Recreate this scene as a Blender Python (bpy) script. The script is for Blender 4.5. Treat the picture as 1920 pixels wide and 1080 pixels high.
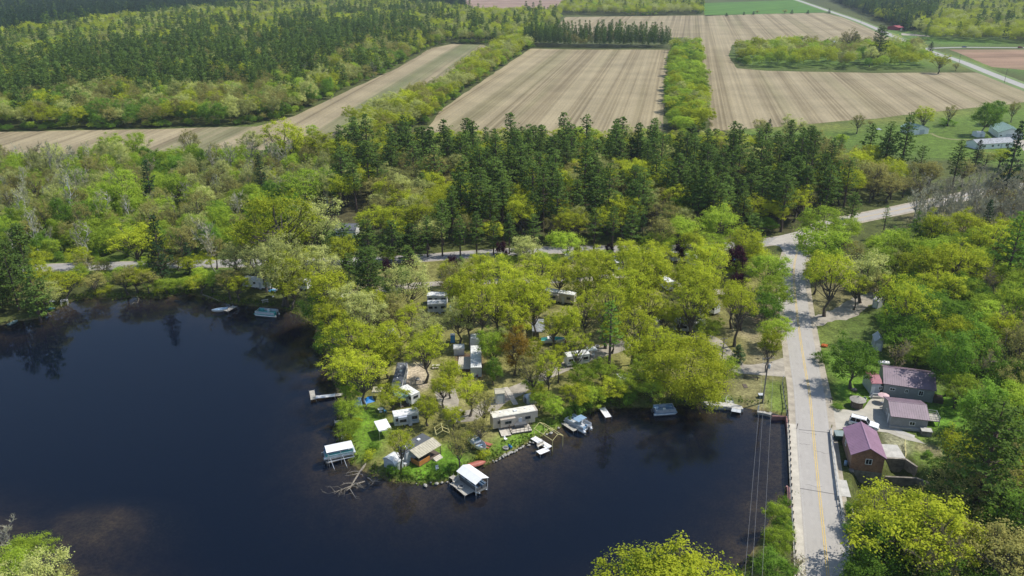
import bpy, math, random
import numpy as np
from mathutils import Vector, Matrix
from mathutils.geometry import tessellate_polygon
R_ = math.radians
random.seed(7)
for o in list(bpy.data.objects): bpy.data.objects.remove(o)
SC = bpy.context.scene
COL = SC.collection
# ------------------------------------------------------------ camera
CAM_H, PITCH, F = 88.0, R_(22.8), 1478.0
cam_d = bpy.data.cameras.new('camera'); cam = bpy.data.objects.new('camera', cam_d); COL.objects.link(cam)
cam.location = (0, 0, CAM_H); cam.rotation_euler = (math.pi/2-PITCH, 0, 0)
cam_d.sensor_width = 36; cam_d.lens = F/1920*36; cam_d.clip_start = 0.5; cam_d.clip_end = 20000
SC.camera = cam
# ------------------------------------------------------------ world, sun, exposure
SUN_EL, SUN_AZ = R_(57), R_(78)      # azimuth clockwise from +Y (the view direction): sun stands right and beyond
w = bpy.data.worlds.new('World'); SC.world = w; w.use_nodes = True
wn = w.node_tree.nodes; wl = w.node_tree.links; wn.clear()
sky = wn.new('ShaderNodeTexSky'); sky.sky_type = 'NISHITA'; sky.sun_disc = False
sky.sun_elevation = SUN_EL; sky.sun_rotation = SUN_AZ; sky.air_density = 1.0; sky.dust_density = 0.6; sky.ozone_density = 1.2
bg = wn.new('ShaderNodeBackground'); bg.inputs['Strength'].default_value = 0.142
wo = wn.new('ShaderNodeOutputWorld'); wl.new(sky.outputs[0], bg.inputs[0]); wl.new(bg.outputs[0], wo.inputs[0])
sd = bpy.data.lights.new('sun', 'SUN'); sun = bpy.data.objects.new('sun', sd); COL.objects.link(sun)
sd.energy = 4.2; sd.angle = R_(0.5); sd.color = (1.0, 0.955, 0.88)
sdir = Vector((math.sin(SUN_AZ)*math.cos(SUN_EL), math.cos(SUN_AZ)*math.cos(SUN_EL), math.sin(SUN_EL)))
sun.rotation_euler = sdir.to_track_quat('Z', 'Y').to_euler()
sun.location = (60, 60, 200)
SC.view_settings.view_transform = 'Standard'; SC.view_settings.look = 'None'
SC.view_settings.exposure = 0.30; SC.view_settings.gamma = 1.0; SC.view_settings.use_curve_mapping = False
SC.cycles.max_bounces = 7; SC.cycles.diffuse_bounces = 3; SC.cycles.glossy_bounces = 3
SC.cycles.transmission_bounces = 4; SC.cycles.transparent_max_bounces = 8; SC.cycles.volume_bounces = 0
SC.cycles.use_denoising = True
SC.cycles.caustics_reflective = False; SC.cycles.caustics_refractive = False

# ------------------------------------------------------------ pixel (of the 1920 wide photograph) -> place
cT, sT = math.cos(PITCH), math.sin(PITCH)
def at(px, py, z=0.0):
    vx = (px-960)/F; vy = (540-py)/F
    d = (vx, cT+vy*sT, -sT+vy*cT)
    if d[2] > -0.02: d = (vx, d[1], -0.02)
    t = (z-CAM_H)/d[2]
    return Vector((d[0]*t, d[1]*t, z))
def px_of(x, y, z=0.0):
    dz = z-CAM_H
    dep = y*cT-dz*sT; up = y*sT+dz*cT
    return 960+F*x/dep, 540-F*up/dep
def mpp(px, py, z=0.0):                       # metres per photo pixel there
    p = at(px, py, z); return (p.y*cT-(z-CAM_H)*sT)/F
def ang(a, b, z=0.0):
    p, q = at(*a, z), at(*b, z); return math.atan2(q.y-p.y, q.x-p.x)
def poly_w(pts, z=0.0): return [(p.x, p.y) for p in (at(a, b, z) for a, b in pts)]

# ------------------------------------------------------------ materials
MATS = {}
def _rgb(c): return (c[0], c[1], c[2], 1)
def mat(name, c, rough=0.8, metal=0.0, var=0.12, scale=1.5, c2=None, bump=0.0, bscale=8.0, coat=0.0, spec=0.5):
    if name in MATS: return MATS[name]
    m = bpy.data.materials.new(name); m.use_nodes = True; n = m.node_tree.nodes; l = m.node_tree.links
    b = n['Principled BSDF']; b.inputs['Roughness'].default_value = rough; b.inputs['Metallic'].default_value = metal
    b.inputs['Coat Weight'].default_value = coat; b.inputs['Specular IOR Level'].default_value = spec
    tc = n.new('ShaderNodeTexCoord'); nz = n.new('ShaderNodeTexNoise'); nz.inputs['Scale'].default_value = scale
    nz.inputs['Detail'].default_value = 5; nz.inputs['Roughness'].default_value = 0.65
    l.new(tc.outputs['Object'], nz.inputs['Vector'])
    cr = n.new('ShaderNodeValToRGB'); cr.color_ramp.elements[0].position = 0.3; cr.color_ramp.elements[1].position = 0.7
    if c2 is None: c2 = tuple(x*(1-2*var) for x in c)
    cr.color_ramp.elements[0].color = _rgb(c2); cr.color_ramp.elements[1].color = _rgb(tuple(min(1, x*(1+var*0.5)) for x in c))
    l.new(nz.outputs[0], cr.inputs[0]); l.new(cr.outputs[0], b.inputs['Base Color'])
    if bump > 0:
        nb = n.new('ShaderNodeTexNoise'); nb.inputs['Scale'].default_value = bscale; nb.inputs['Detail'].default_value = 4
        l.new(tc.outputs['Object'], nb.inputs['Vector'])
        bm = n.new('ShaderNodeBump'); bm.inputs['Strength'].default_value = bump; bm.inputs['Distance'].default_value = 0.05
        l.new(nb.outputs[0], bm.inputs['Height']); l.new(bm.outputs[0], b.inputs['Normal'])
    MATS[name] = m; return m
def leaf_mat(name, c1, c2, trans=0.46, nscale=0.55):
    if name in MATS: return MATS[name]
    m = bpy.data.materials.new(name); m.use_nodes = True; n = m.node_tree.nodes; l = m.node_tree.links; n.clear()
    out = n.new('ShaderNodeOutputMaterial'); mix = n.new('ShaderNodeMixShader'); mix.inputs[0].default_value = trans
    d = n.new('ShaderNodeBsdfDiffuse'); t = n.new('ShaderNodeBsdfTranslucent')
    tc = n.new('ShaderNodeTexCoord'); nz = n.new('ShaderNodeTexNoise'); nz.inputs['Scale'].default_value = nscale; nz.inputs['Detail'].default_value = 3
    l.new(tc.outputs['Object'], nz.inputs['Vector'])
    oi = n.new('ShaderNodeObjectInfo'); at_ = n.new('ShaderNodeAttribute'); at_.attribute_name = 'lr'
    a1 = n.new('ShaderNodeMath'); a1.operation = 'MULTIPLY_ADD'; a1.inputs[1].default_value = 0.9; a1.inputs[2].default_value = -0.2
    l.new(nz.outputs[0], a1.inputs[0])
    a2 = n.new('ShaderNodeMath'); a2.operation = 'MULTIPLY_ADD'; a2.inputs[1].default_value = 0.55; l.new(oi.outputs['Random'], a2.inputs[0]); l.new(a1.outputs[0], a2.inputs[2])
    a3 = n.new('ShaderNodeMath'); a3.operation = 'MULTIPLY_ADD'; a3.inputs[1].default_value = 0.45; l.new(at_.outputs['Fac'], a3.inputs[0]); l.new(a2.outputs[0], a3.inputs[2])
    mc = n.new('ShaderNodeMix'); mc.data_type = 'RGBA'; mc.inputs['A'].default_value = _rgb(c1); mc.inputs['B'].default_value = _rgb(c2)
    a3.use_clamp = True
    l.new(a3.outputs[0], mc.inputs['Factor'])
    hs = n.new('ShaderNodeHueSaturation'); hv = n.new('ShaderNodeMath'); hv.operation = 'MULTIPLY_ADD'; hv.inputs[1].default_value = 0.5; hv.inputs[2].default_value = 0.76
    fr = n.new('ShaderNodeMath'); fr.operation = 'FRACT'; f7 = n.new('ShaderNodeMath'); f7.operation = 'MULTIPLY'; f7.inputs[1].default_value = 7.31
    l.new(oi.outputs['Random'], f7.inputs[0]); l.new(f7.outputs[0], fr.inputs[0]); l.new(fr.outputs[0], hv.inputs[0]); l.new(hv.outputs[0], hs.inputs['Value'])
    l.new(mc.outputs['Result'], hs.inputs['Color'])
    l.new(hs.outputs[0], d.inputs[0]); l.new(hs.outputs[0], t.inputs[0])
    l.new(d.outputs[0], mix.inputs[1]); l.new(t.outputs[0], mix.inputs[2]); l.new(mix.outputs[0], out.inputs[0])
    MATS[name] = m; return m

M = {
 'white': mat('white_paint', (.78, .78, .76), .45, var=.06, scale=.8),
 'white_roof': mat('white_rubber_roof', (.74, .74, .70), .6, var=.22, scale=1.3),
 'cream_roof': mat('cream_roof', (.70, .66, .55), .6, var=.2, scale=1.1),
 'grey_roof': mat('weathered_grey_roof', (.30, .32, .34), .7, var=.35, scale=1.2),
 'tan_side': mat('tan_panel', (.46, .40, .33), .5, var=.08), 'beige': mat('beige_siding', (.52, .47, .38), .7, var=.1),
 'silver': mat('silver_panel', (.52, .55, .60), .35, .25, var=.1), 'lgrey': mat('light_grey_panel', (.50, .52, .54), .55, var=.1),
 'grey_siding': mat('grey_lap_siding', (.27, .28, .28), .7, var=.08), 'dgrey': mat('dark_grey', (.09, .095, .10), .6),
 'slate': mat('slate_shingle', (.13, .14, .16), .85, var=.25, scale=3), 'black': mat('black_rubber', (.02, .02, .02), .7),
 'glass': mat('window_glass', (.02, .025, .03), .08, var=.1), 'teal_glass': mat('tinted_glass', (.06, .12, .13), .1),
 'purple': mat('plum_metal_roof', (.30, .175, .245), .5, .0, var=.10, scale=.35, spec=.5),
 'purple_l': mat('faded_plum_roof', (.21, .145, .175), .5, .0, var=.14, scale=.5),
 'maroon': mat('maroon_roof', (.28, .07, .10), .5), 'brick': None,
 'conc': mat('concrete', (.48, .46, .41), .85, var=.18, scale=.6, bump=.2), 'conc_d': mat('stained_concrete', (.29, .255, .205), .9, var=.35, scale=.8, bump=.3),
 'wood': mat('weathered_deck_wood', (.44, .41, .35), .85, var=.2, scale=3), 'wood_l': mat('pale_boards', (.58, .53, .44), .8, var=.15, scale=2.5),
 'wood_d': mat('dark_timber', (.10, .075, .055), .85), 'wood_o': mat('orange_varnished_wood', (.50, .20, .05), .6), 'pole': mat('creosote_pole', (.17, .145, .12), .85),
 'dock_w': mat('white_dock_decking', (.80, .79, .77), .55, var=.05), 'alu': mat('aluminium', (.62, .64, .66), .38, .7, var=.08),
 'galv': mat('galvanised_steel', (.42, .44, .45), .5, .5, var=.12), 'green_awn': mat('green_awning', (.13, .24, .19), .7, var=.08),
 'tan_roof': mat('tan_metal_roof', (.46, .42, .31), .6, var=.15), 'green_roof': mat('green_metal_roof', (.24, .35, .29), .5, .1, var=.08),
 'teal': mat('teal_vinyl', (.08, .42, .38), .5), 'blue': mat('bright_blue_tarp', (.02, .22, .62), .5, var=.1), 'blue_v': mat('blue_vinyl', (.22, .33, .45), .5),
 'sky_blue': mat('sky_blue_fabric', (.12, .40, .68), .7), 'red': mat('faded_red_paint', (.42, .13, .09), .6, var=.2), 'redsteel': mat('red_sheet_steel', (.33, .16, .135), .7, var=.25, scale=.8),
 'bin': mat('dark_green_bin', (.02, .07, .05), .5), 'lid': mat('grey_green_lid', (.20, .26, .25), .6), 'pink': mat('pink_canvas', (.62, .42, .42), .8),
 'thatch': mat('grey_thatch', (.36, .33, .28), .9, var=.25, scale=4, bump=.5), 'stone': mat('brown_field_stone', (.20, .16, .12), .9, var=.5, scale=4, bump=.6),
 'rock': mat('pale_rock', (.40, .38, .33), .9, var=.3, scale=3), 'drift': mat('bleached_dead_wood', (.27, .235, .18), .9, var=.3, scale=4), 'bark': mat('grey_brown_bark', (.115, .095, .075), .95, var=.3, scale=4),
 'bark_w': mat('white_birch_bark', (.62, .60, .55), .8, var=.3, scale=3), 'bark_g': mat('pale_grey_twig_bark', (.31, .30, .25), .95, var=.2), 'bark_p': mat('pine_bark', (.12, .085, .065), .95, var=.3, scale=4),
 'yellow': mat('yellow_rail_paint', (.68, .60, .25), .6), 'barn': mat('barn_red', (.28, .03, .04), .7), 'car_w': mat('white_car_paint', (.80, .80, .80), .25, coat=.6, var=.02), 'car_b': mat('dark_blue_car_paint', (.03, .07, .16), .25, coat=.6),
 'car_s': mat('silver_car_paint', (.42, .45, .48), .3, .4, coat=.5), 'lamp': mat('lamp_lens', (.75, .75, .7), .15), 'tail': mat('red_tail_lens', (.4, .02, .02), .3), 'chrome': mat('wheel_alloy', (.55, .55, .56), .3, .8),
 'cable': mat('power_cable', (.22, .22, .22), .5, .4, var=.02), 'ceramic': mat('ceramic', (.5, .5, .5), .4), 'mulch': mat('brown_mulch', (.14, .075, .055), .95, var=.3, scale=3),
 'orange_fl': mat('orange_blossom', (.62, .16, .03), .8), 'galv_silo': mat('silo_steel', (.36, .42, .48), .4, .5, var=.1, scale=.6),
}
def brick_mat():
    m = bpy.data.materials.new('brown_brick'); m.use_nodes = True; n = m.node_tree.nodes; l = m.node_tree.links; b = n['Principled BSDF']
    tc = n.new('ShaderNodeTexCoord'); mp = n.new('ShaderNodeMapping'); mp.inputs['Rotation'].default_value = (math.pi/2, 0, 0)
    br = n.new('ShaderNodeTexBrick'); br.inputs['Scale'].default_value = 2.2; br.inputs['Color1'].default_value = (.27, .12, .06, 1); br.inputs['Color2'].default_value = (.36, .19, .105, 1)
    br.inputs['Mortar'].default_value = (.22, .19, .16, 1); br.inputs['Mortar Size'].default_value = .015
    l.new(tc.outputs['Object'], mp.inputs[0]); l.new(mp.outputs[0], br.inputs[0])
    nz = n.new('ShaderNodeTexNoise'); nz.inputs['Scale'].default_value = 1.2; nz.inputs['Detail'].default_value = 5; l.new(tc.outputs['Object'], nz.inputs[0])
    mx = n.new('ShaderNodeMix'); mx.data_type = 'RGBA'; mx.blend_type = 'MULTIPLY'; mx.inputs['Factor'].default_value = .6
    l.new(br.outputs[0], mx.inputs['A']); cr = n.new('ShaderNodeValToRGB'); cr.color_ramp.elements[0].color = (.5, .5, .5, 1); cr.color_ramp.elements[0].position = .3; cr.color_ramp.elements[1].color = (1.25, 1.2, 1.1, 1); cr.color_ramp.elements[1].position = .7
    l.new(nz.outputs[0], cr.inputs[0]); l.new(cr.outputs[0], mx.inputs['B']); l.new(mx.outputs['Result'], b.inputs['Base Color']); b.inputs['Roughness'].default_value = .9
    return m
M['brick'] = brick_mat()

# ------------------------------------------------------------ mesh helpers
class MB:
    def __init__(s): s.V = []; s.Fc = []; s.Mi = []
    def add(s, vs, fs, m=0):
        k = len(s.V); s.V += [tuple(v) for v in vs]; s.Fc += [tuple(i+k for i in f) for f in fs]; s.Mi += [m]*len(fs); return s
    def box(s, x, y, z, sx, sy, sz, rot=0.0, m=0):          # centred in x and y, standing on z
        c, sn = math.cos(rot), math.sin(rot); v = []
        for dz in (0, sz):
            for dx, dy in ((-1, -1), (1, -1), (1, 1), (-1, 1)):
                a, b = dx*sx/2, dy*sy/2; v.append((x+a*c-b*sn, y+a*sn+b*c, z+dz))
        return s.add(v, [(0, 3, 2, 1), (4, 5, 6, 7), (0, 1, 5, 4), (1, 2, 6, 5), (2, 3, 7, 6), (3, 0, 4, 7)], m)
    def bar(s, a, b, r=0.04, r2=None, n=6, m=0): return s.tube([a, b], [r, r2 or r], n, m)
    def tube(s, pts, rad, n=6, m=0):
        pts = [Vector(p) for p in pts]; v = []; f = []
        if not hasattr(rad, '__len__'): rad = [rad]*len(pts)
        for i, p in enumerate(pts):
            d = (pts[min(i+1, len(pts)-1)]-pts[max(i-1, 0)]); d = d.normalized() if d.length > 1e-6 else Vector((0, 0, 1))
            u = d.cross(Vector((0.31, 0.95, 0.02) if abs(d.z) > .9 else (0, 0, 1))).normalized(); q = d.cross(u)
            for k in range(n):
                t = 2*math.pi*k/n; v.append(p+(u*math.cos(t)+q*math.sin(t))*rad[i])
        for i in range(len(pts)-1):
            for k in range(n):
                a = i*n+k; b = i*n+(k+1) % n; f.append((a, b, b+n, a+n))
        f.append(tuple(range(n-1, -1, -1))); f.append(tuple((len(pts)-1)*n+k for k in range(n)))
        return s.add(v, f, m)
    def cyl(s, x, y, z0, z1, r0, r1=None, n=16, m=0):
        r1 = r0 if r1 is None else r1; v = []
        for z, r in ((z0, r0), (z1, r1)):
            for k in range(n): t = 2*math.pi*k/n; v.append((x+r*math.cos(t), y+r*math.sin(t), z))
        f = [(k, (k+1) % n, n+(k+1) % n, n+k) for k in range(n)]+[tuple(range(n-1, -1, -1)), tuple(range(n, 2*n))]
        return s.add(v, f, m)
    def prism(s, poly, z0, z1, m=0):
        n = len(poly); a = sum(poly[i][0]*poly[(i+1) % n][1]-poly[(i+1) % n][0]*poly[i][1] for i in range(n))
        if a < 0: poly = poly[::-1]
        v = [(x, y, z0) for x, y in poly]+[(x, y, z1) for x, y in poly]
        return s.add(v, [tuple(range(n-1, -1, -1)), tuple(range(n, 2*n))]+[(i, (i+1) % n, n+(i+1) % n, n+i) for i in range(n)], m)
    def ext(s, prof, x0, x1, axis='x', m=0):                 # profile of (across, z), swept along an axis
        n = len(prof); v = []
        for q in (x0, x1):
            for a, z in prof: v.append((q, a, z) if axis == 'x' else (a, q, z))
        return s.add(v, [tuple(range(n)), tuple(range(2*n-1, n-1, -1))]+[(i, n+i, n+(i+1) % n, (i+1) % n) for i in range(n)], m)
    def ell(s, x, y, z, rx, ry, rz, nu=12, nv=8, m=0, zmin=-1.0):
        v = []; f = []
        for j in range(nv+1):
            ph = math.asin(max(-1, zmin))+(math.pi/2-math.asin(max(-1, zmin)))*j/nv
            for i in range(nu): t = 2*math.pi*i/nu; v.append((x+rx*math.cos(ph)*math.cos(t), y+ry*math.cos(ph)*math.sin(t), z+rz*math.sin(ph)))
        for j in range(nv):
            for i in range(nu): a = j*nu+i; b = j*nu+(i+1) % nu; f.append((a, b, b+nu, a+nu))
        return s.add(v, f, m)
    def mesh(s, name, mats, smooth=False):
        me = bpy.data.meshes.new(name); me.from_pydata(s.V, [], s.Fc)
        for mm in (mats if isinstance(mats, (list, tuple)) else [mats]): me.materials.append(mm)
        me.polygons.foreach_set('material_index', s.Mi)
        if smooth: me.polygons.foreach_set('use_smooth', [True]*len(s.Fc))
        me.validate(); me.update(); return me
    def obj(s, name, mats, parent=None, smooth=False, loc=None, rot=None):
        o = bpy.data.objects.new(name, s.mesh(name, mats, smooth)); COL.objects.link(o)
        if parent is not None: o.parent = parent
        if loc is not None: o.location = loc
        if rot is not None: o.rotation_euler = (0, 0, rot)
        return o
def tag(o, label, cat, group=None):
    o['label'] = label; o['category'] = cat
    if group: o['group'] = group
    return o
def thing(name, label, cat, loc, rot=0.0, group=None):
    o = bpy.data.objects.new(name, None); COL.objects.link(o); o.empty_display_size = .5
    o.location = loc; o.rotation_euler = (0, 0, rot); return tag(o, label, cat, group)
def struct(o, kind='structure'): o['kind'] = kind; return o
def dup(root, loc, rot=0.0, label=None, group=None, scale=None):
    r = root.copy(); COL.objects.link(r); r.location = loc; r.rotation_euler = (0, 0, rot)
    if label: r['label'] = label
    if group: r['group'] = group
    if scale: r.scale = scale if hasattr(scale, '__len__') else (scale,)*3
    for ch in list(root.children):
        c = ch.copy(); COL.objects.link(c); c.parent = r
        for g in ch.children:
            d = g.copy(); COL.objects.link(d); d.parent = c
    return r
def np_mesh(name, verts, quads, mats, midx=None, lr=None, tris=None):
    me = bpy.data.meshes.new(name); nv = len(verts); nq = len(quads)
    me.vertices.add(nv); me.vertices.foreach_set('co', np.asarray(verts, dtype=np.float32).ravel())
    me.loops.add(nq*4); me.polygons.add(nq)
    me.loops.foreach_set('vertex_index', np.asarray(quads, dtype=np.int32).ravel())
    me.polygons.foreach_set('loop_start', np.arange(nq, dtype=np.int32)*4)
    me.polygons.foreach_set('loop_total', np.full(nq, 4, dtype=np.int32))
    for mm in (mats if isinstance(mats, (list, tuple)) else [mats]): me.materials.append(mm)
    if midx is not None: me.polygons.foreach_set('material_index', np.asarray(midx, dtype=np.int32))
    if lr is not None:
        a = me.attributes.new('lr', 'FLOAT', 'FACE'); a.data.foreach_set('value', np.asarray(lr, dtype=np.float32))
    me.update(calc_edges=True); return me
# ============================================================ THE LAND
WZ = -0.8
LAKE_PX = [(-500, 640), (0, 612), (22, 604), (75, 597), (115, 575), (140, 563), (180, 559), (215, 562), (250, 556), (300, 560), (345, 549), (400, 562), (450, 572), (520, 578),
  (560, 590), (590, 612), (606, 650), (622, 700), (634, 740), (636, 790), (640, 835), (655, 868), (690, 888), (735, 903), (790, 908), (835, 903), (862, 893), (888, 878),
  (925, 865), (965, 842), (1000, 826), (1050, 802), (1085, 782), (1120, 768), (1170, 764), (1225, 764), (1300, 757), (1345, 757), (1400, 765), (1440, 772), (1477, 781),
  (1484, 860), (1488, 915), (1472, 925), (1452, 960), (1425, 1010), (1390, 1070), (1320, 1120), (1150, 1170), (1000, 1300), (700, 1700), (300, 1700), (230, 1400), (150, 1130), (70, 1072), (-40, 1010), (-300, 930), (-900, 1000)]
LAKE = poly_w(LAKE_PX, WZ)
VALLEY_PX = [(1600, 960), (1600, 868), (1661, 868), (1663, 850), (1694, 852), (1716, 868), (1760, 893), (1800, 895), (1860, 850), (1960, 800), (2300, 800), (2300, 1500), (1700, 1500), (1640, 1100)]
VALLEY = poly_w(VALLEY_PX, 0)
def sdf(X, Y, poly):
    """signed distance, positive inside"""
    d = np.full(X.shape, 1e18); ins = np.zeros(X.shape, bool); n = len(poly)
    for i in range(n):
        ax, ay = poly[i]; bx, by = poly[(i+1) % n]; ex, ey = bx-ax, by-ay
        t = np.clip(((X-ax)*ex+(Y-ay)*ey)/(ex*ex+ey*ey+1e-12), 0, 1)
        d = np.minimum(d, (X-ax-t*ex)**2+(Y-ay-t*ey)**2)
        c = ((ay > Y) != (by > Y)) & (X < (bx-ax)*(Y-ay)/(by-ay+1e-30)+ax); ins ^= c
    return np.where(ins, 1, -1)*np.sqrt(d)
def ground_z(X, Y):
    X = np.asarray(X, float); Y = np.asarray(Y, float)
    d = sdf(X, Y, LAKE)
    z = np.interp(d, [-2.2, -1.0, 0, 2, 6, 12, 24], [0, -.35, WZ, -1.35, -2.0, -3.3, -6.0])
    sh = at(165, 985, WZ); z = np.maximum(z, np.where(d > 0, -1.25-.02*((X-sh.x)**2*.55+(Y-sh.y)**2), -9))
    v = sdf(X, Y, VALLEY)
    return z+np.interp(v, [-.6, 0, 1.2, 6, 14], [0, -.3, -2.8, -4.2, -5.2])
def gz(x, y): return float(ground_z(np.array([x]), np.array([y]))[0])
def gp(px, py):                                           # ground point under a pixel (outside water and valley: z = 0)
    p = at(px, py); return Vector((p.x, p.y, gz(p.x, p.y)))

def axis_lines(dense0, dense1, step, lo, hi, grow=1.14):
    a = list(np.arange(dense0, dense1+1e-6, step)); s = step; q = dense1
    while q < hi: s = min(s*grow, 160); q += s; a.append(q)
    s = step; q = dense0
    while q > lo: s = min(s*grow, 160); q -= s; a.insert(0, q)
    return np.array(a)
gx = axis_lines(-150, 120, .9, -4500, 4500); gy = axis_lines(62, 300, .9, -60, 9000)
GX, GY = np.meshgrid(gx, gy); GZ = ground_z(GX, GY)
rs = np.random.RandomState(3)
def vnoise(X, Y, s, seed):
    r = np.random.RandomState(seed).rand(256, 256); u = X/s; v = Y/s
    i = np.floor(u).astype(int); j = np.floor(v).astype(int); fu = u-i; fv = v-j; fu = fu*fu*(3-2*fu); fv = fv*fv*(3-2*fv)
    g = lambda a, b: r[a % 256, b % 256]
    return (g(i, j)*(1-fu)+g(i+1, j)*fu)*(1-fv)+(g(i, j+1)*(1-fu)+g(i+1, j+1)*fu)*fv
base = np.zeros(GX.shape+(3,)); base[:] = (.070, .085, .022)
def paint(pts, col, soft=3.0, edge=2.0, amt=1.0, world=False):
    global base
    P = pts if world else poly_w(pts)
    d = sdf(GX, GY, P)+(vnoise(GX, GY, 5, 11)-.5)*edge*2+(vnoise(GX, GY, 17, 12)-.5)*edge*2
    k = np.clip(d/soft*.5+.5, 0, 1)[..., None]*amt; base = base*(1-k)+np.array(col)*k
GRASS, LAWN, DRY, SAND, FLOOR = (.085, .150, .018), (.105, .185, .018), (.200, .185, .075), (.33, .28, .19), (.075, .062, .032)
paint([(-400, 250), (700, 235), (700, 480), (-400, 500)], (.095, .135, .028), 8, 6)
paint([(560, 245), (1480, 245), (1500, 440), (560, 430)], (.065, .060, .026), 8, 6)
paint([(1370, 248), (1500, 236), (1930, 186), (2400, 150), (2400, 330), (1930, 320), (1800, 300), (1600, 288), (1480, 262), (1400, 262)], (.092, .150, .020), 4, 2)
paint([(1400, 238), (1640, 224), (1920, 186), (1930, 200), (1500, 248)], (.15, .17, .035), 3, 3)
paint([(1370, 110), (1420, 128), (1640, 134), (1860, 134), (1780, 108), (1720, 92), (1600, 70), (1400, 75)], (.085, .150, .020), 6, 2)
paint([(1640, 100), (1860, 134), (1790, 110), (1720, 92)], (.17, .20, .04), 6, 2)
paint([(1690, 60), (1900, 75), (1900, 86), (1740, 86)], (.095, .19, .025), 6, 2)
paint([(1790, 90), (1870, 128), (2100, 170), (2100, 130)], (.09, .17, .03), 6, 2)
paint([(60, 485), (430, 478), (430, 520), (60, 530)], (.10, .16, .025), 2, 1)
# campground: worn olive grass with sandy patches
paint([(700, 490), (1000, 480), (1450, 480), (1470, 640), (1470, 700), (1380, 720), (1340, 750), (1100, 760), (960, 800), (880, 860), (740, 890), (660, 850), (660, 700), (640, 600)], (.185, .180, .052), 5, 3)
for c, rx, ry in (((1060, 500), 70, 14), ((1020, 600), 60, 20), ((1160, 640), 60, 22), ((960, 710), 40, 22), ((1230, 600), 40, 12), ((1000, 640), 30, 20), ((860, 610), 60, 16), ((1410, 610), 50, 40), ((860, 760), 50, 24), ((900, 800), 36, 20), ((690, 540), 30, 16), ((760, 600), 30, 10), ((1110, 590), 50, 14)):
    paint([(c[0]+rx*math.cos(t), c[1]+ry*math.sin(t)) for t in [k*math.pi/6 for k in range(12)]], DRY if rx > 35 else (.26, .225, .12), 3, 3, .85)
paint([(745, 680), (800, 680), (815, 725), (790, 735), (742, 722)], (.42, .35, .25), 1.2, .4)
paint([(856, 662), (905, 662), (905, 712), (880, 715), (845, 690)], (.13, .075, .055), 1, .4)
paint([(1380, 650), (1395, 570), (1420, 550), (1465, 590), (1472, 700), (1385, 700)], (.25, .215, .12), 3, 2)
paint([(1400, 545), (1465, 545), (1470, 610), (1400, 610)], (.20, .15, .09), 3, 2)
# green lawns along the water
paint([(660, 770), (700, 760), (735, 800), (715, 850), (670, 860), (650, 820)], (.115, .205, .018), 2, 1)
paint([(735, 870), (850, 830), (880, 860), (850, 900), (790, 908), (735, 900)], (.105, .215, .016), 2, 1)
paint([(880, 860), (1000, 790), (1080, 770), (1085, 782), (1000, 825), (925, 865)], (.115, .195, .022), 2, 1)
paint([(1050, 770), (1330, 745), (1400, 750), (1480, 775), (1400, 768), (1200, 768), (1080, 785)], (.09, .19, .016), 1.5, .6)
paint([(1376, 700), (1470, 705), (1476, 780), (1440, 775), (1380, 762)], (.200, .185, .080), 2, 1)
paint([(1434, 714), (1468, 714), (1476, 782), (1440, 778)], (.135, .185, .035), 1, .5)
# roadside east
paint([(1510, 590), (1640, 600), (1650, 640), (1560, 665), (1530, 660)], (.155, .195, .04), 2, 2)
paint([(1520, 500), (1620, 480), (1640, 590), (1510, 590)], (.17, .155, .07), 3, 2)
paint([(1555, 590), (1700, 560), (1900, 560), (1900, 900), (1720, 880), (1700, 740), (1550, 700)], (.085, .125, .025), 3, 2)
paint([(1548, 660), (1660, 670), (1650, 735), (1628, 760), (1600, 770), (1560, 750)], (.105, .195, .020), 2, 1)
paint([(1740, 735), (1800, 740), (1830, 800), (1780, 815), (1735, 800)], (.100, .205, .020), 2, 1)
paint([(1690, 810), (1780, 815), (1800, 870), (1740, 880), (1700, 850)], (.12, .17, .03), 1.5, 1)
paint([(1652, 808), (1700, 818), (1705, 850), (1662, 850)], (.26, .25, .15), 1, .5)
paint([(1720, 830), (1780, 845), (1760, 858), (1715, 842)], (.22, .20, .10), 1, .5)
paint([(1700, 400), (2000, 380), (2000, 440), (1720, 430)], (.19, .15, .085), 5, 3)
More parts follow.
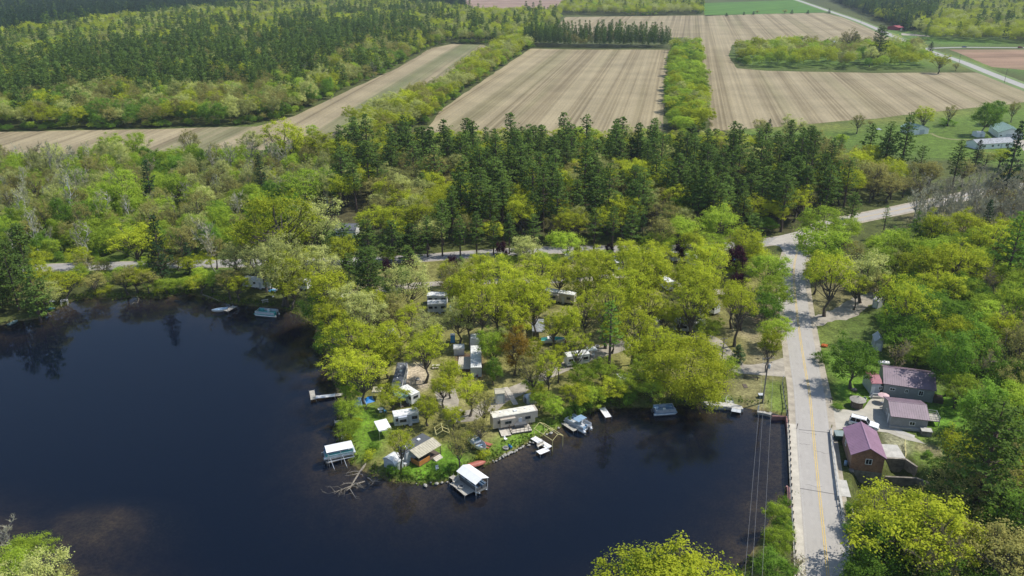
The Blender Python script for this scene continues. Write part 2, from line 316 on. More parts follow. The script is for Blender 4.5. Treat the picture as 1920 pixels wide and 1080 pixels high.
# lake bed: brown mud by the bank, darker silt further out
dl = sdf(GX, GY, LAKE); k = np.clip((dl+.7)/.8, 0, 1)[..., None]; bed = np.array((.125, .090, .042))*(1+.5*(vnoise(GX, GY, 3, 5)-.5))[..., None]
_s = at(165, 985, WZ); k2 = (np.clip((dl-4)/16, 0, 1)*np.clip(((GX-_s.x)**2*.55+(GY-_s.y)**2)/60-.3, 0, 1))[..., None]; bed = bed*(1-k2)+np.array((.030, .030, .020))*k2; base = base*(1-k)+bed*k
base *= (0.82+.36*vnoise(GX, GY, 9, 21))[..., None]*(0.9+.2*vnoise(GX, GY, 2.5, 22))[..., None]
ny, nx = GX.shape; idx = np.arange(nx*ny).reshape(ny, nx)
quads = np.stack([idx[:-1, :-1], idx[:-1, 1:], idx[1:, 1:], idx[1:, :-1]], -1).reshape(-1, 4)
def ground_mat():
    m = bpy.data.materials.new('ground_cover'); m.use_nodes = True; n = m.node_tree.nodes; l = m.node_tree.links; b = n['Principled BSDF']
    b.inputs['Roughness'].default_value = .95; b.inputs['Specular IOR Level'].default_value = .15
    a = n.new('ShaderNodeAttribute'); a.attribute_name = 'Col'; g = n.new('ShaderNodeNewGeometry')
    prev = a.outputs['Color']
    for sc, lo, hi in ((.35, .62, 1.35), (1.7, .55, 1.4), (6.0, .7, 1.25)):
        nz = n.new('ShaderNodeTexNoise'); nz.inputs['Scale'].default_value = sc; nz.inputs['Detail'].default_value = 4; l.new(g.outputs['Position'], nz.inputs['Vector'])
        mr = n.new('ShaderNodeMapRange'); mr.inputs['From Min'].default_value = .3; mr.inputs['From Max'].default_value = .7; mr.inputs['To Min'].default_value = lo; mr.inputs['To Max'].default_value = hi; l.new(nz.outputs[0], mr.inputs[0])
        vm = n.new('ShaderNodeVectorMath'); vm.operation = 'SCALE'; l.new(prev, vm.inputs[0]); l.new(mr.outputs[0], vm.inputs['Scale']); prev = vm.outputs[0]
    nz = n.new('ShaderNodeTexNoise'); nz.inputs['Scale'].default_value = 2.6; nz.inputs['Detail'].default_value = 3; l.new(g.outputs['Position'], nz.inputs['Vector'])
    mr = n.new('ShaderNodeMapRange'); mr.inputs['From Min'].default_value = .52; mr.inputs['From Max'].default_value = .66; l.new(nz.outputs[0], mr.inputs[0])
    ml = n.new('ShaderNodeMath'); ml.operation = 'MULTIPLY'; ml.inputs[1].default_value = .35; l.new(mr.outputs[0], ml.inputs[0])
    mx = n.new('ShaderNodeMix'); mx.data_type = 'RGBA'; mx.inputs['B'].default_value = (.15, .13, .06, 1); l.new(ml.outputs[0], mx.inputs['Factor']); l.new(prev, mx.inputs['A'])
    l.new(mx.outputs['Result'], b.inputs['Base Color'])
    bp = n.new('ShaderNodeBump'); bp.inputs['Strength'].default_value = .6; bp.inputs['Distance'].default_value = .12
    nb = n.new('ShaderNodeTexNoise'); nb.inputs['Scale'].default_value = 3.5; nb.inputs['Detail'].default_value = 5; l.new(g.outputs['Position'], nb.inputs['Vector']); l.new(nb.outputs[0], bp.inputs['Height']); l.new(bp.outputs[0], b.inputs['Normal'])
    return m
gm = np_mesh('ground', np.stack([GX, GY, GZ], -1).reshape(-1, 3), quads, [ground_mat()])
ca = gm.color_attributes.new('Col', 'FLOAT_COLOR', 'POINT'); ca.data.foreach_set('color', np.concatenate([base.reshape(-1, 3), np.ones((nx*ny, 1))], 1).astype(np.float32).ravel())
gm.polygons.foreach_set('use_smooth', np.ones(len(quads), bool))
g_o = bpy.data.objects.new('ground', gm); COL.objects.link(g_o); struct(g_o)

# water: a closed body with a rippled surface, absorbing light with depth
def water_mat():
    m = bpy.data.materials.new('lake_water'); m.use_nodes = True; n = m.node_tree.nodes; l = m.node_tree.links; n.clear(); out = n.new('ShaderNodeOutputMaterial')
    fr = n.new('ShaderNodeFresnel'); fr.inputs['IOR'].default_value = 1.333; gl = n.new('ShaderNodeBsdfGlossy'); gl.inputs['Roughness'].default_value = .03
    tr = n.new('ShaderNodeBsdfTransparent'); tr.inputs[0].default_value = (.86, .86, .80, 1); mx = n.new('ShaderNodeMixShader'); df = n.new('ShaderNodeBsdfDiffuse'); df.inputs[0].default_value = (.004, .012, .032, 1); m0 = n.new('ShaderNodeMixShader'); m0.inputs[0].default_value = .32; l.new(tr.outputs[0], m0.inputs[1]); l.new(df.outputs[0], m0.inputs[2])
    g = n.new('ShaderNodeNewGeometry'); mp = n.new('ShaderNodeMapping'); mp.inputs['Scale'].default_value = (1.0, 1.9, 1); l.new(g.outputs['Position'], mp.inputs[0])
    nz = n.new('ShaderNodeTexNoise'); nz.inputs['Scale'].default_value = 1.3; nz.inputs['Detail'].default_value = 4; l.new(mp.outputs[0], nz.inputs[0])
    bp = n.new('ShaderNodeBump'); bp.inputs['Strength'].default_value = .055; bp.inputs['Distance'].default_value = .05; l.new(nz.outputs[0], bp.inputs['Height'])
    for s in (fr, gl): l.new(bp.outputs[0], s.inputs['Normal'])
    l.new(fr.outputs[0], mx.inputs[0]); l.new(m0.outputs[0], mx.inputs[1]); l.new(gl.outputs[0], mx.inputs[2]); l.new(mx.outputs[0], out.inputs['Surface'])
    va = n.new('ShaderNodeVolumeAbsorption'); va.inputs['Color'].default_value = (.45, .40, .30, 1); va.inputs['Density'].default_value = .5; l.new(va.outputs[0], out.inputs['Volume'])
    return m
ar = sum(LAKE[i][0]*LAKE[(i+1) % len(LAKE)][1]-LAKE[(i+1) % len(LAKE)][0]*LAKE[i][1] for i in range(len(LAKE)))
LW_ = []
for i in range(len(LAKE)):
    a_, b_, c_ = Vector(LAKE[i-1]), Vector(LAKE[i]), Vector(LAKE[(i+1) % len(LAKE)]); t_ = ((b_-a_).normalized()+(c_-b_).normalized()).normalized(); LW_.append((b_.x+t_.y*(1.1 if ar > 0 else -1.1), b_.y-t_.x*(1.1 if ar > 0 else -1.1)))
q = MB(); tri_ = tessellate_polygon([[Vector((x, y, 0)) for x, y in LW_]]); nL = len(LW_)
def _up(t): a, b, c = (LW_[k] for k in t); return (b[0]-a[0])*(c[1]-a[1])-(c[0]-a[0])*(b[1]-a[1]) > 0
fs_ = [tuple(t) if _up(t) else tuple(t[::-1]) for t in tri_]
q.add([(x, y, -7.5) for x, y in LW_]+[(x, y, WZ) for x, y in LW_], [tuple(k+nL for k in t) for t in fs_]+[t[::-1] for t in fs_]+[((i, (i+1) % nL, nL+(i+1) % nL, nL+i) if ar > 0 else ((i+1) % nL, i, nL+i, nL+(i+1) % nL)) for i in range(nL)])
wo_ = q.obj('water', [water_mat()]); struct(wo_)

# fields
def striped(name, c1, c2, c3, deg, period, fine, green=0.0):
    m = bpy.data.materials.new(name); m.use_nodes = True; n = m.node_tree.nodes; l = m.node_tree.links; b = n['Principled BSDF']; b.inputs['Roughness'].default_value = .95; b.inputs['Specular IOR Level'].default_value = .1
    g = n.new('ShaderNodeNewGeometry'); mp = n.new('ShaderNodeMapping'); mp.vector_type = 'TEXTURE'; mp.inputs['Rotation'].default_value = (0, 0, R_(-deg)); l.new(g.outputs['Position'], mp.inputs[0])
    nw = n.new('ShaderNodeTexNoise'); nw.inputs['Scale'].default_value = .02; nw.inputs['Detail'].default_value = 2; l.new(g.outputs['Position'], nw.inputs['Vector'])
    sx = n.new('ShaderNodeSeparateXYZ'); l.new(mp.outputs[0], sx.inputs[0])
    def bands(period, stretch, detail, lo, hi, seed):
        a = n.new('ShaderNodeMath'); a.operation = 'MULTIPLY'; a.inputs[1].default_value = 1/period; l.new(sx.outputs[0], a.inputs[0])
        bb = n.new('ShaderNodeMath'); bb.operation = 'MULTIPLY'; bb.inputs[1].default_value = 1/(period*stretch); l.new(sx.outputs[1], bb.inputs[0])
        c = n.new('ShaderNodeCombineXYZ'); c.inputs[2].default_value = seed; l.new(a.outputs[0], c.inputs[0]); l.new(bb.outputs[0], c.inputs[1])
        t = n.new('ShaderNodeTexNoise'); t.inputs['Scale'].default_value = 1; t.inputs['Detail'].default_value = detail; l.new(c.outputs[0], t.inputs['Vector'])
        r = n.new('ShaderNodeMapRange'); r.inputs['From Min'].default_value = lo; r.inputs['From Max'].default_value = hi; l.new(t.outputs[0], r.inputs[0]); return r.outputs[0]
    s1 = bands(period, 500, 1.0, .44, .56, 1.3); s2 = bands(fine, 300, 2, .35, .68, 5.1); s3 = bands(period*1.7, 30, 3, .52, .70, 9.7)
    m1 = n.new('ShaderNodeMix'); m1.data_type = 'RGBA'; m1.inputs['A'].default_value = _rgb(c1); m1.inputs['B'].default_value = _rgb(c2); l.new(s1, m1.inputs['Factor'])
    k = n.new('ShaderNodeMath'); k.operation = 'MULTIPLY'; k.inputs[1].default_value = .8; l.new(s2, k.inputs[0])
    m2 = n.new('ShaderNodeMix'); m2.data_type = 'RGBA'; m2.inputs['B'].default_value = _rgb(tuple(min(1, x*1.28) for x in c2)); l.new(k.outputs[0], m2.inputs['Factor']); l.new(m1.outputs['Result'], m2.inputs['A'])
    kg = n.new('ShaderNodeMath'); kg.operation = 'MULTIPLY'; kg.inputs[1].default_value = green; l.new(s3, kg.inputs[0])
    m3 = n.new('ShaderNodeMix'); m3.data_type = 'RGBA'; m3.inputs['B'].default_value = _rgb(c3); l.new(kg.outputs[0], m3.inputs['Factor']); l.new(m2.outputs['Result'], m3.inputs['A'])
    t = n.new('ShaderNodeTexNoise'); t.inputs['Scale'].default_value = .7; t.inputs['Detail'].default_value = 5; l.new(g.outputs['Position'], t.inputs['Vector'])
    t2 = n.new('ShaderNodeTexNoise'); t2.inputs['Scale'].default_value = .03; t2.inputs['Detail'].default_value = 4; l.new(g.outputs['Position'], t2.inputs['Vector'])
    ad = n.new('ShaderNodeMath'); ad.operation = 'ADD'; l.new(t.outputs[0], ad.inputs[0]); l.new(t2.outputs[0], ad.inputs[1])
    r = n.new('ShaderNodeMapRange'); r.inputs['From Min'].default_value = .7; r.inputs['From Max'].default_value = 1.3; r.inputs['To Min'].default_value = .78; r.inputs['To Max'].default_value = 1.2; l.new(ad.outputs[0], r.inputs[0])
    v = n.new('ShaderNodeVectorMath'); v.operation = 'SCALE'; l.new(m3.outputs['Result'], v.inputs[0]); l.new(r.outputs[0], v.inputs['Scale']); l.new(v.outputs[0], b.inputs['Base Color'])
    return m
def sheet(name, pts, z, m, world=False, wob=0.0):
    P = pts if world else poly_w(pts)
    if wob:                                           # break straight edges up a little
        Q = []
        for i in range(len(P)):
            a, b2 = P[i], P[(i+1) % len(P)]; L = math.hypot(b2[0]-a[0], b2[1]-a[1]); kk = max(1, int(L/12)) if L < 900 else 1
            for j in range(kk): t = j/kk; Q.append((a[0]+(b2[0]-a[0])*t+random.uniform(-wob, wob), a[1]+(b2[1]-a[1])*t+random.uniform(-wob, wob)))
        P = Q
    tri = tessellate_polygon([[Vector((x, y, 0)) for x, y in P]])
    q = MB(); fs = []
    for t in tri:
        a, b2, c = (P[k] for k in t); ar = (b2[0]-a[0])*(c[1]-a[1])-(c[0]-a[0])*(b2[1]-a[1]); fs.append(tuple(t) if ar > 0 else tuple(t[::-1]))
    q.add([(x, y, z) for x, y in P], fs); return struct(q.obj(name, [m]))
ST1, ST2, ST3 = (.168, .134, .076), (.260, .216, .130), (.130, .145, .052)
FIELDS = {
 'stubble_field': ([(995, 91), (1080, 93), (1256, 93), (1250, 160), (1244, 244), (1180, 262), (780, 262), (830, 205), (900, 155)], striped('corn_stubble', ST1, ST2, ST3, 11.3, 9, 1.7, .25)),
 'strip_field': ([(-700, 252), (0, 247), (250, 243), (480, 237), (553, 218), (640, 176), (740, 130), (810, 90), (850, 82), (905, 84), (925, 92), (905, 110), (820, 160), (735, 200), (660, 236), (610, 258), (500, 282), (240, 288), (-700, 300)], striped('strip_stubble', (.175, .142, .085), (.256, .212, .130), (.120, .145, .058), 5.8, 11, 2.2, .75)),
 'far_stubble_field': ([(1040, 56), (1060, 32), (1300, 29), (1545, 24), (1580, 33), (1690, 74), (1640, 78), (1450, 78), (1372, 84), (1366, 104), (1380, 128), (1440, 133), (1640, 137), (1830, 136), (1925, 168), (1990, 186), (1920, 192), (1640, 222), (1430, 240), (1332, 246), (1322, 160), (1312, 88), (1285, 70), (1040, 74)], striped('north_stubble', (.166, .133, .076), (.260, .216, .132), (.135, .135, .055), 12, 10, 1.9, .30)),
 'green_field': ([(1316, 6), (1490, 0), (1556, 23), (1400, 27), (1322, 30)], striped('winter_wheat', (.060, .130, .022), (.075, .150, .026), (.05, .14, .03), 40, 14, 3, .3)),
 'ploughed_field': ([(860, -3), (1075, -4), (1046, 22), (960, 26), (888, 24)], striped('ploughed_soil', (.20, .135, .10), (.25, .175, .13), (.17, .12, .08), 80, 16, 4, .4)),
 'brown_field': ([(1782, 93), (2100, 93), (2100, 140), (1930, 132), (1860, 126)], striped('brown_soil', (.195, .125, .078), (.235, .155, .10), (.2, .16, .08), 80, 14, 3, .4)),
}
for k_, (p_, m_) in FIELDS.items(): sheet(k_, p_, .04, m_, wob=.8)

# roads
def smooth(P, n=8):
    out = []
    for i in range(len(P)-1):
        p0, p1, p2, p3 = P[max(i-1, 0)], P[i], P[i+1], P[min(i+2, len(P)-1)]
        for k in range(n):
            t = k/n; out.append(tuple(.5*((2*p1[c])+(-p0[c]+p2[c])*t+(2*p0[c]-5*p1[c]+4*p2[c]-p3[c])*t*t+(-p0[c]+3*p1[c]-3*p2[c]+p3[c])*t**3) for c in (0, 1)))
    return out+[P[-1]]
def offset(P, d):
    out = []
    for i in range(len(P)):
        a = P[max(i-1, 0)]; b = P[min(i+1, len(P)-1)]; dx, dy = b[0]-a[0], b[1]-a[1]; L = math.hypot(dx, dy) or 1
        dd = d[i] if hasattr(d, '__len__') else d
        out.append((P[i][0]+dy/L*dd, P[i][1]-dx/L*dd))
    return out
def strip(name, P, lo, hi, z, m, raised=0.0):
    A = offset(P, lo); B = offset(P, hi); q = MB(); n = len(P)
    if raised:
        v = []
        for k in range(n): v += [(A[k][0], A[k][1], z-raised), (A[k][0], A[k][1], z), (B[k][0], B[k][1], z), (B[k][0], B[k][1], z-raised)]
        f = []
        for k in range(n-1):
            a = 4*k
            for j in range(3): f.append((a+j, a+j+4, a+j+5, a+j+1))
        f += [(0, 1, 2, 3), (4*n-1, 4*n-2, 4*n-3, 4*n-4)]; q.add(v, f)
    else:
        v = []
        for k in range(n): v += [(A[k][0], A[k][1], z), (B[k][0], B[k][1], z)]
        q.add(v, [(2*k, 2*k+1, 2*k+3, 2*k+2) for k in range(n-1)])
    return struct(q.obj(name, [m]))
asph = mat('pale_asphalt', (.36, .335, .30), .88, var=.10, scale=.35, c2=(.30, .28, .25), bump=.15, bscale=12)
asph2 = mat('grey_asphalt', (.31, .295, .275), .9, var=.12, scale=.4, bump=.15)
shoulder = mat('sandy_shoulder', (.40, .35, .27), .95, var=.2, scale=.5)
gravel = mat('gravel_track', (.37, .33, .265), .95, var=.25, scale=.4, bump=.3)
linem = mat('yellow_road_paint', (.62, .43, .10), .7, var=.15, scale=4); whl = mat('white_road_paint', (.44, .42, .38), .7, var=.2, scale=4)
MAIN = smooth([tuple(at(a, b)[:2]) for a, b in [(1572, 1250), (1560, 1150), (1552, 1077), (1545, 1005), (1535, 913), (1526, 825), (1518, 740), (1510, 694), (1500, 630), (1493, 575), (1489, 530), (1489, 500), (1496, 470), (1510, 447), (1533, 431), (1565, 419), (1610, 409), (1690, 393), (1770, 376), (1870, 357), (2100, 325)]])
WEST = smooth([tuple(at(a, b)[:2]) for a, b in [(1520, 442), (1480, 447), (1430, 455), (1350, 462), (1250, 466), (1150, 467), (1000, 470), (880, 477), (760, 486), (640, 490), (520, 492), (420, 494), (300, 496), (180, 499), (60, 503), (-200, 512), (-500, 520)]])
strip('road_shoulder', MAIN, -4.6, 4.5, .025, shoulder); strip('main_road', MAIN, -3.25, 3.15, .045, asph)
strip('side_road_shoulder', WEST[4:], -3.6, 3.6, .015, shoulder); strip('side_road', WEST[2:], -2.9, 2.9, .035, asph2)
sheet('junction_road', [(1462, 442), (1505, 432), (1560, 422), (1530, 436), (1510, 470), (1478, 500), (1474, 480), (1462, 462), (1440, 458)], .055, mat('junction_asphalt', (.40, .37, .325), .9, var=.1, scale=.3))
wear = mat('worn_lane', (.32, .298, .265), .88, var=.14, scale=.25, c2=(.345, .322, .288))
for s_ in (-2.25, -.95, .85, 2.15): strip('road_wear', MAIN[6:-4], s_-.28, s_+.28, .049, wear)
for s_ in (-.16, .16): strip('road_line', MAIN[6:-4], s_-.06, s_+.06, .062, linem)
for s_ in (-2.95, 2.85): strip('road_edge_line', MAIN[:60], s_-.04, s_+.04, .052, whl)
BR = [p for p in MAIN if at(1470, 1120).y-6 < p[1] < at(1500, 800).y]
strip('sidewalk', BR, -4.95, -3.3, .20, mat('pale_sidewalk', (.50, .455, .37), .9, var=.14, scale=.5), raised=.5)
strip('bridge_curb', BR, 3.2, 3.65, .30, M['conc'], raised=1.5)
crk = mat('tar_crack', (.20, .19, .175), .8)
for yj in (808, 918):
    a, b = at(1486, yj-2), at(1562 if yj < 850 else 1571, yj+4 if yj < 850 else yj+10); q = MB(); q.bar((a.x+1.3, a.y, .066), (b.x, b.y, .066), .05, m=0); struct(q.obj('road_joint', [crk]))
crk = mat('tar_crack', (.12, .115, .11), .8)
rr = random.Random(5)
for k in range(7):
    i = rr.randrange(6, 75); p = MAIN[i]; q = MB(); pts = []; s0 = rr.uniform(-3, 1)
    A = offset(MAIN, s0)[i]; B_ = offset(MAIN, s0+rr.uniform(1.5, 3))[i]
    for t in range(6): u = t/5; pts.append((A[0]+(B_[0]-A[0])*u, A[1]+(B_[1]-A[1])*u+rr.uniform(-.25, .25), .048))
    q.tube(pts, .025, 4); struct(q.obj('road_crack', [crk]))
FARR = smooth([tuple(at(a, b)[:2]) for a, b in [(1440, -18), (1500, 2), (1555, 21), (1610, 40), (1680, 70), (1740, 95), (1800, 115), (1860, 139), (1925, 164), (2050, 210)]])
strip('far_road_verge', FARR, -9, 9, .06, mat('verge_grass', (.13, .19, .045), .95, var=.2, scale=.1)); strip('far_road', FARR, -4.2, 4.2, .09, mat('far_asphalt', (.33, .315, .28), .9, var=.08, scale=.2))
SIDE = smooth([tuple(at(a, b)[:2]) for a, b in [(1738, 91), (1800, 89), (1900, 89.5), (2050, 90)]])
strip('cross_road', SIDE, -3.5, 3.5, .075, mat('cross_asphalt', (.31, .30, .27), .9, var=.08, scale=.2))
# drives and tracks
sheet('gravel_drive', [(1478, 668), (1482, 708), (1468, 706), (1440, 703), (1380, 700), (1372, 696), (1376, 684), (1410, 686), (1440, 680)], .02, gravel, wob=.5)
sheet('patio_drive', [(1551, 745), (1566, 766), (1602, 771), (1620, 766), (1630, 752), (1648, 738), (1672, 745), (1676, 800), (1700, 812), (1735, 832), (1700, 826), (1664, 812), (1594, 802), (1560, 808)], .022, mat('pale_drive', (.43, .40, .33), .92, var=.15, scale=.4), wob=.3)
sheet('walkway', [(1671, 801), (1716, 817), (1713, 822), (1682, 812)], .05, M['conc'])
def track(name, pts, w, z=.018, m=gravel):
    P = smooth([tuple(at(a, b)[:2]) for a, b in pts], 6); W = [w/2*(1+random.uniform(-.25, .25)) for _ in P]
    A = offset(P, [-k for k in W]); B = offset(P, W); q = MB(); v = []
    for k in range(len(P)): v += [(*A[k], z), (*B[k], z)]
    q.add(v, [(2*k, 2*k+1, 2*k+3, 2*k+2) for k in range(len(P)-1)]); return struct(q.obj(name, [m]))
track('east_drive', [(1503, 606), (1540, 598), (1580, 588), (1600, 575), (1625, 560), (1660, 548)], 5.5)
track('camp_track', [(1384, 694), (1340, 640), (1290, 630), (1200, 640), (1130, 660), (1010, 710), (880, 780), (850, 770), (830, 720)], 4)
track('north_camp_track', [(1440, 560), (1300, 540), (1200, 516), (1060, 526), (900, 528), (780, 535), (690, 548)], 3.6, .017)
track('farm_drive', [(1905, 262), (1925, 275), (1960, 300)], 7, .02)
track('farm_lane', [(1745, 250), (1765, 258), (1800, 262), (1870, 262)], 2.2, .02, mat('worn_grass_lane', (.19, .19, .07), .95))
sheet('cross_farm_lane', [(1690, 62), (1740, 66), (1745, 69), (1690, 66)], .05, gravel)
# distance polylines that forests must keep clear of
CLEAR = [(MAIN, 7.5), (WEST, 5.5), (FARR, 12), (SIDE, 8)]
# ============================================================ TREES
L_ = {
 'yellow': leaf_mat('yellow_green_leaves', (0.275, 0.335, 0.027), (0.480, 0.525, 0.042)),
 'lime': leaf_mat('lime_leaves', (0.235, 0.355, 0.036), (0.380, 0.490, 0.055)),
 'pale': leaf_mat('pale_young_leaves', (0.312, 0.338, 0.106), (0.500, 0.525, 0.175)),
 'green': leaf_mat('fresh_green_leaves', (0.105, 0.205, 0.028), (0.195, 0.325, 0.042)),
 'olive': leaf_mat('olive_buds', (0.231, 0.231, 0.069), (0.375, 0.350, 0.106)),
 'rust': leaf_mat('rusty_buds', (0.230, 0.167, 0.023), (0.380, 0.247, 0.040)),
 'purple': leaf_mat('plum_leaves', (0.030, 0.012, 0.020), (0.060, 0.020, 0.034)),
 'pine': leaf_mat('pine_needles', (0.055, 0.100, 0.024), (0.128, 0.198, 0.038), .25, .8),
 'pine2': leaf_mat('bright_pine_needles', (0.094, 0.188, 0.030), (0.169, 0.281, 0.040), .28, .8),
 'spruce': leaf_mat('dark_needles', (0.026, 0.058, 0.026), (0.054, 0.102, 0.036), .2, .8),
 'grey': leaf_mat('bare_twigs', (.27, .26, .17), (.42, .40, .28), .1, .8),
 'brown': leaf_mat('brown_twigs', (0.170, 0.145, 0.110), (0.270, 0.225, 0.160), .1, .8),
}
UPV = np.array([0, 0, 1.0])
def cards(C, Nn, S, rs, asp=.62):
    n = len(C); N = Nn/np.maximum(np.linalg.norm(Nn, axis=1, keepdims=True), 1e-6)
    r = rs.normal(size=(n, 3)); t = np.cross(N, r); t /= np.maximum(np.linalg.norm(t, axis=1, keepdims=True), 1e-6); b = np.cross(N, t)
    S = S[:, None]; v = np.stack([C+t*S, C+b*S*asp, C-t*S, C-b*S*asp], 1).reshape(-1, 3)
    return v, np.arange(4*n).reshape(-1, 4)
def rays(n, rs):
    d = rs.normal(size=(n, 3)); return d/np.linalg.norm(d, axis=1, keepdims=True)
def curve(a, b, sag, rs, k=4):
    a = Vector(a); b = Vector(b); out = []
    for i in range(k+1):
        t = i/k; p = a.lerp(b, t); p.z += sag*math.sin(math.pi*t)
        if 0 < i < k: p += Vector((rs.uniform(-1, 1), rs.uniform(-1, 1), rs.uniform(-.5, .5)))*(b-a).length*.05
        out.append(p)
    return out
PROTO = {}
def broadleaf(key, col, H, R, base=.3, ncl=34, lpc=190, leaf=.21, flat=.75, seed=0, limbs=18, bark='bark', crad=.27, dome=.35, stems=1):
    rs = np.random.RandomState(seed); zb = H*base; zc = (H+zb)/2; hz = (H-zb)/2
    C = []; ph = rs.uniform(0, 6.28, 4); am = rs.uniform(.10, .24, 2)
    tries = 0
    while len(C) < ncl and tries < 4000:
        tries += 1
        d = rays(1, rs)[0]; 
        if d[2] < -dome-.35: continue
        az = math.atan2(d[1], d[0]); lob = 1+am[0]*math.sin(2*az+ph[0]+d[2]*1.5)+am[1]*math.sin(3*az+ph[1]-d[2]*2)
        r = rs.uniform(.35, 1)**.6*lob
        p = np.array([d[0]*R*r, d[1]*R*r, zc+d[2]*hz*r]); p[:2] *= (1-crad*.55); p[2] = zc+(p[2]-zc)*(1-crad*.4)
        p[:2] += rs.normal(0, R*.05, 2)
        if all(np.linalg.norm((p-q)*(1, 1, 1.2)) > R*crad*.62 for q in C): C.append(p)
    V = []; Q = []; LR = []; k = 0
    for c in C:
        rc = R*crad*rs.uniform(.65, 1.25); n = int(lpc*1.25*rs.uniform(.6, 1.3)*(rc/(R*crad))**1.5); d = rays(n, rs); r = rc*np.minimum(np.abs(rs.normal(.55, .38, n)), 1.6)
        p = c+d*r[:, None]*(1, 1, flat); N = d*(1, 1, 1.1)+np.array([0, 0, .95])+rs.normal(0, .55, (n, 3))
        v, q = cards(p, N, leaf*.9*rs.uniform(.6, 1.35, n), rs); V.append(v); Q.append(q+k); k += len(v); LR.append(np.clip(rs.rand(n)*.7+rs.rand()*.3, 0, 1))
    # stray sprays outside the clumps break the outline
    n = int(ncl*lpc*.16); d = rays(n, rs); d[:, 2] = np.abs(d[:, 2])*1.1-.25; p = d*rs.uniform(.55, 1.08, n)[:, None]*(R, R, hz)+(0, 0, zc)
    v, q = cards(p, d+rs.normal(0, .6, (n, 3)), leaf*rs.uniform(.5, 1.1, n), rs); V.append(v); Q.append(q+k); LR.append(rs.rand(n))
    crown = np_mesh('crown', np.concatenate(V), np.concatenate(Q), [L_[col]], lr=np.concatenate(LR))
    t = MB(); tr = .018*H+.05
    for sidx in range(stems):
        off = Vector((0, 0, 0)) if stems == 1 else Vector((rs.uniform(-.5, .5), rs.uniform(-.5, .5), 0))
        top = Vector((rs.uniform(-.1, .1)*R, rs.uniform(-.1, .1)*R, zc+hz*.45)) if stems == 1 else Vector((rs.uniform(-.6, .6)*R, rs.uniform(-.6, .6)*R, zc+hz*.5))
        ax = curve(off, top, 0, rs, 6); t.tube(ax, [tr*(1.5 if i == 0 else 1)*(1-.13*i)/(stems**.5) for i in range(7)], 7)
    for i in sorted(range(len(C)), key=lambda i: -abs(C[i][0])-abs(C[i][1]))[:limbs]:
        c = Vector(C[i]); f = rs.uniform(.35, .75); s = ax[0].lerp(ax[-1], 1); s = ax[max(1, min(5, int(f*6)))]
        if s.z > c.z-.5: s = ax[2]
        pts = curve(s, c, -.05*R, rs, 4); r0 = tr*rs.uniform(.28, .45); t.tube(pts, [r0, r0*.8, r0*.6, r0*.42, r0*.2], 5)
        for _ in range(3): e = c+Vector(rays(1, rs)[0])*R*crad*.8; t.tube([pts[3], e], [r0*.35, r0*.1], 3)
    PROTO[key] = (t.mesh('trunk', [M[bark]]), crown, H, R, (zc+hz*.1)/H)
def twigs(key, H, R, col='grey', bark='bark_g', base=.3, seed=0, spread=.55, n1=10, n2=8, n3=14, stems=1, leafy=0, leafcol='olive'):
    rs = np.random.RandomState(seed); t = MB(); tr = .016*H+.03; ends = []; V = []; Q = []; k = 0
    for s_ in range(stems):
        o = Vector((rs.uniform(-.7, .7), rs.uniform(-.7, .7), 0))*(stems > 1); top = Vector((rs.uniform(-.4, .4)*R, rs.uniform(-.4, .4)*R, H*.86))
        ax = curve(o, top, 0, rs, 7); t.tube(ax, [tr*(1-.125*i)/(stems**.4) for i in range(8)], 6)
        for i in range(n1):
            f = base+(1-base)*(i+rs.rand())/n1*.95; s = ax[min(6, int(f*7))].lerp(ax[min(7, int(f*7)+1)], f*7-int(f*7)); a = rs.uniform(0, 6.28); L = R*rs.uniform(.7, 1.15)*(1-.45*f)
            e = s+Vector((math.cos(a)*L*spread*1.5, math.sin(a)*L*spread*1.5, L*rs.uniform(.55, 1.0))); b = curve(s, e, -.05*L, rs, 3); t.tube(b, [tr*.35, tr*.25, tr*.16, tr*.07], 4)
            for _ in range(n2):
                q = b[1+rs.randint(3)] if True else e; l2 = L*rs.uniform(.25, .5); e2 = q+(Vector(rays(1, rs)[0])+Vector((0, 0, .6)))*l2*.8; ends.append((q, e2, l2))
    for q, e2, l2 in ends:
        n = n3; a = np.array(q); b = np.array(e2); f = rs.uniform(.1, 1, n)[:, None]; p = a+(b-a)*f; d = rays(n, rs)*.8+(b-a)/max(l2, .1)+(0, 0, .3); e = p+d*l2*rs.uniform(.25, .6, n)[:, None]
        p = np.concatenate([p, a[None]]); e = np.concatenate([e, b[None]]); n += 1; w_ = np.cross(e-p, rays(n, rs)); w_ /= np.maximum(np.linalg.norm(w_, axis=1, keepdims=True), 1e-6)
        wd = (.022+.0012*H); v = np.stack([p-w_*wd, p+w_*wd, e+w_*wd*.5, e-w_*wd*.5], 1).reshape(-1, 3); V.append(v); Q.append(np.arange(4*n).reshape(-1, 4)+k); k += 4*n
    nq = sum(len(q) for q in Q); mi = [0]*nq; lr = list(rs.rand(nq)); mats = [L_[col]]
    if leafy:
        E = np.array([e[1] for e in ends]); p = E[rs.randint(len(E), size=leafy)]+rs.normal(0, R*.11, (leafy, 3)); v, q = cards(p, rays(leafy, rs)+(0, 0, .5), .16*rs.uniform(.6, 1.3, leafy), rs)
        V.append(v); Q.append(q+k); mi += [1]*leafy; lr += list(rs.rand(leafy)); mats.append(L_[leafcol])
    PROTO[key] = (t.mesh('trunk', [M[bark]]), np_mesh('crown', np.concatenate(V), np.concatenate(Q), mats, midx=mi, lr=lr), H, R, .62)
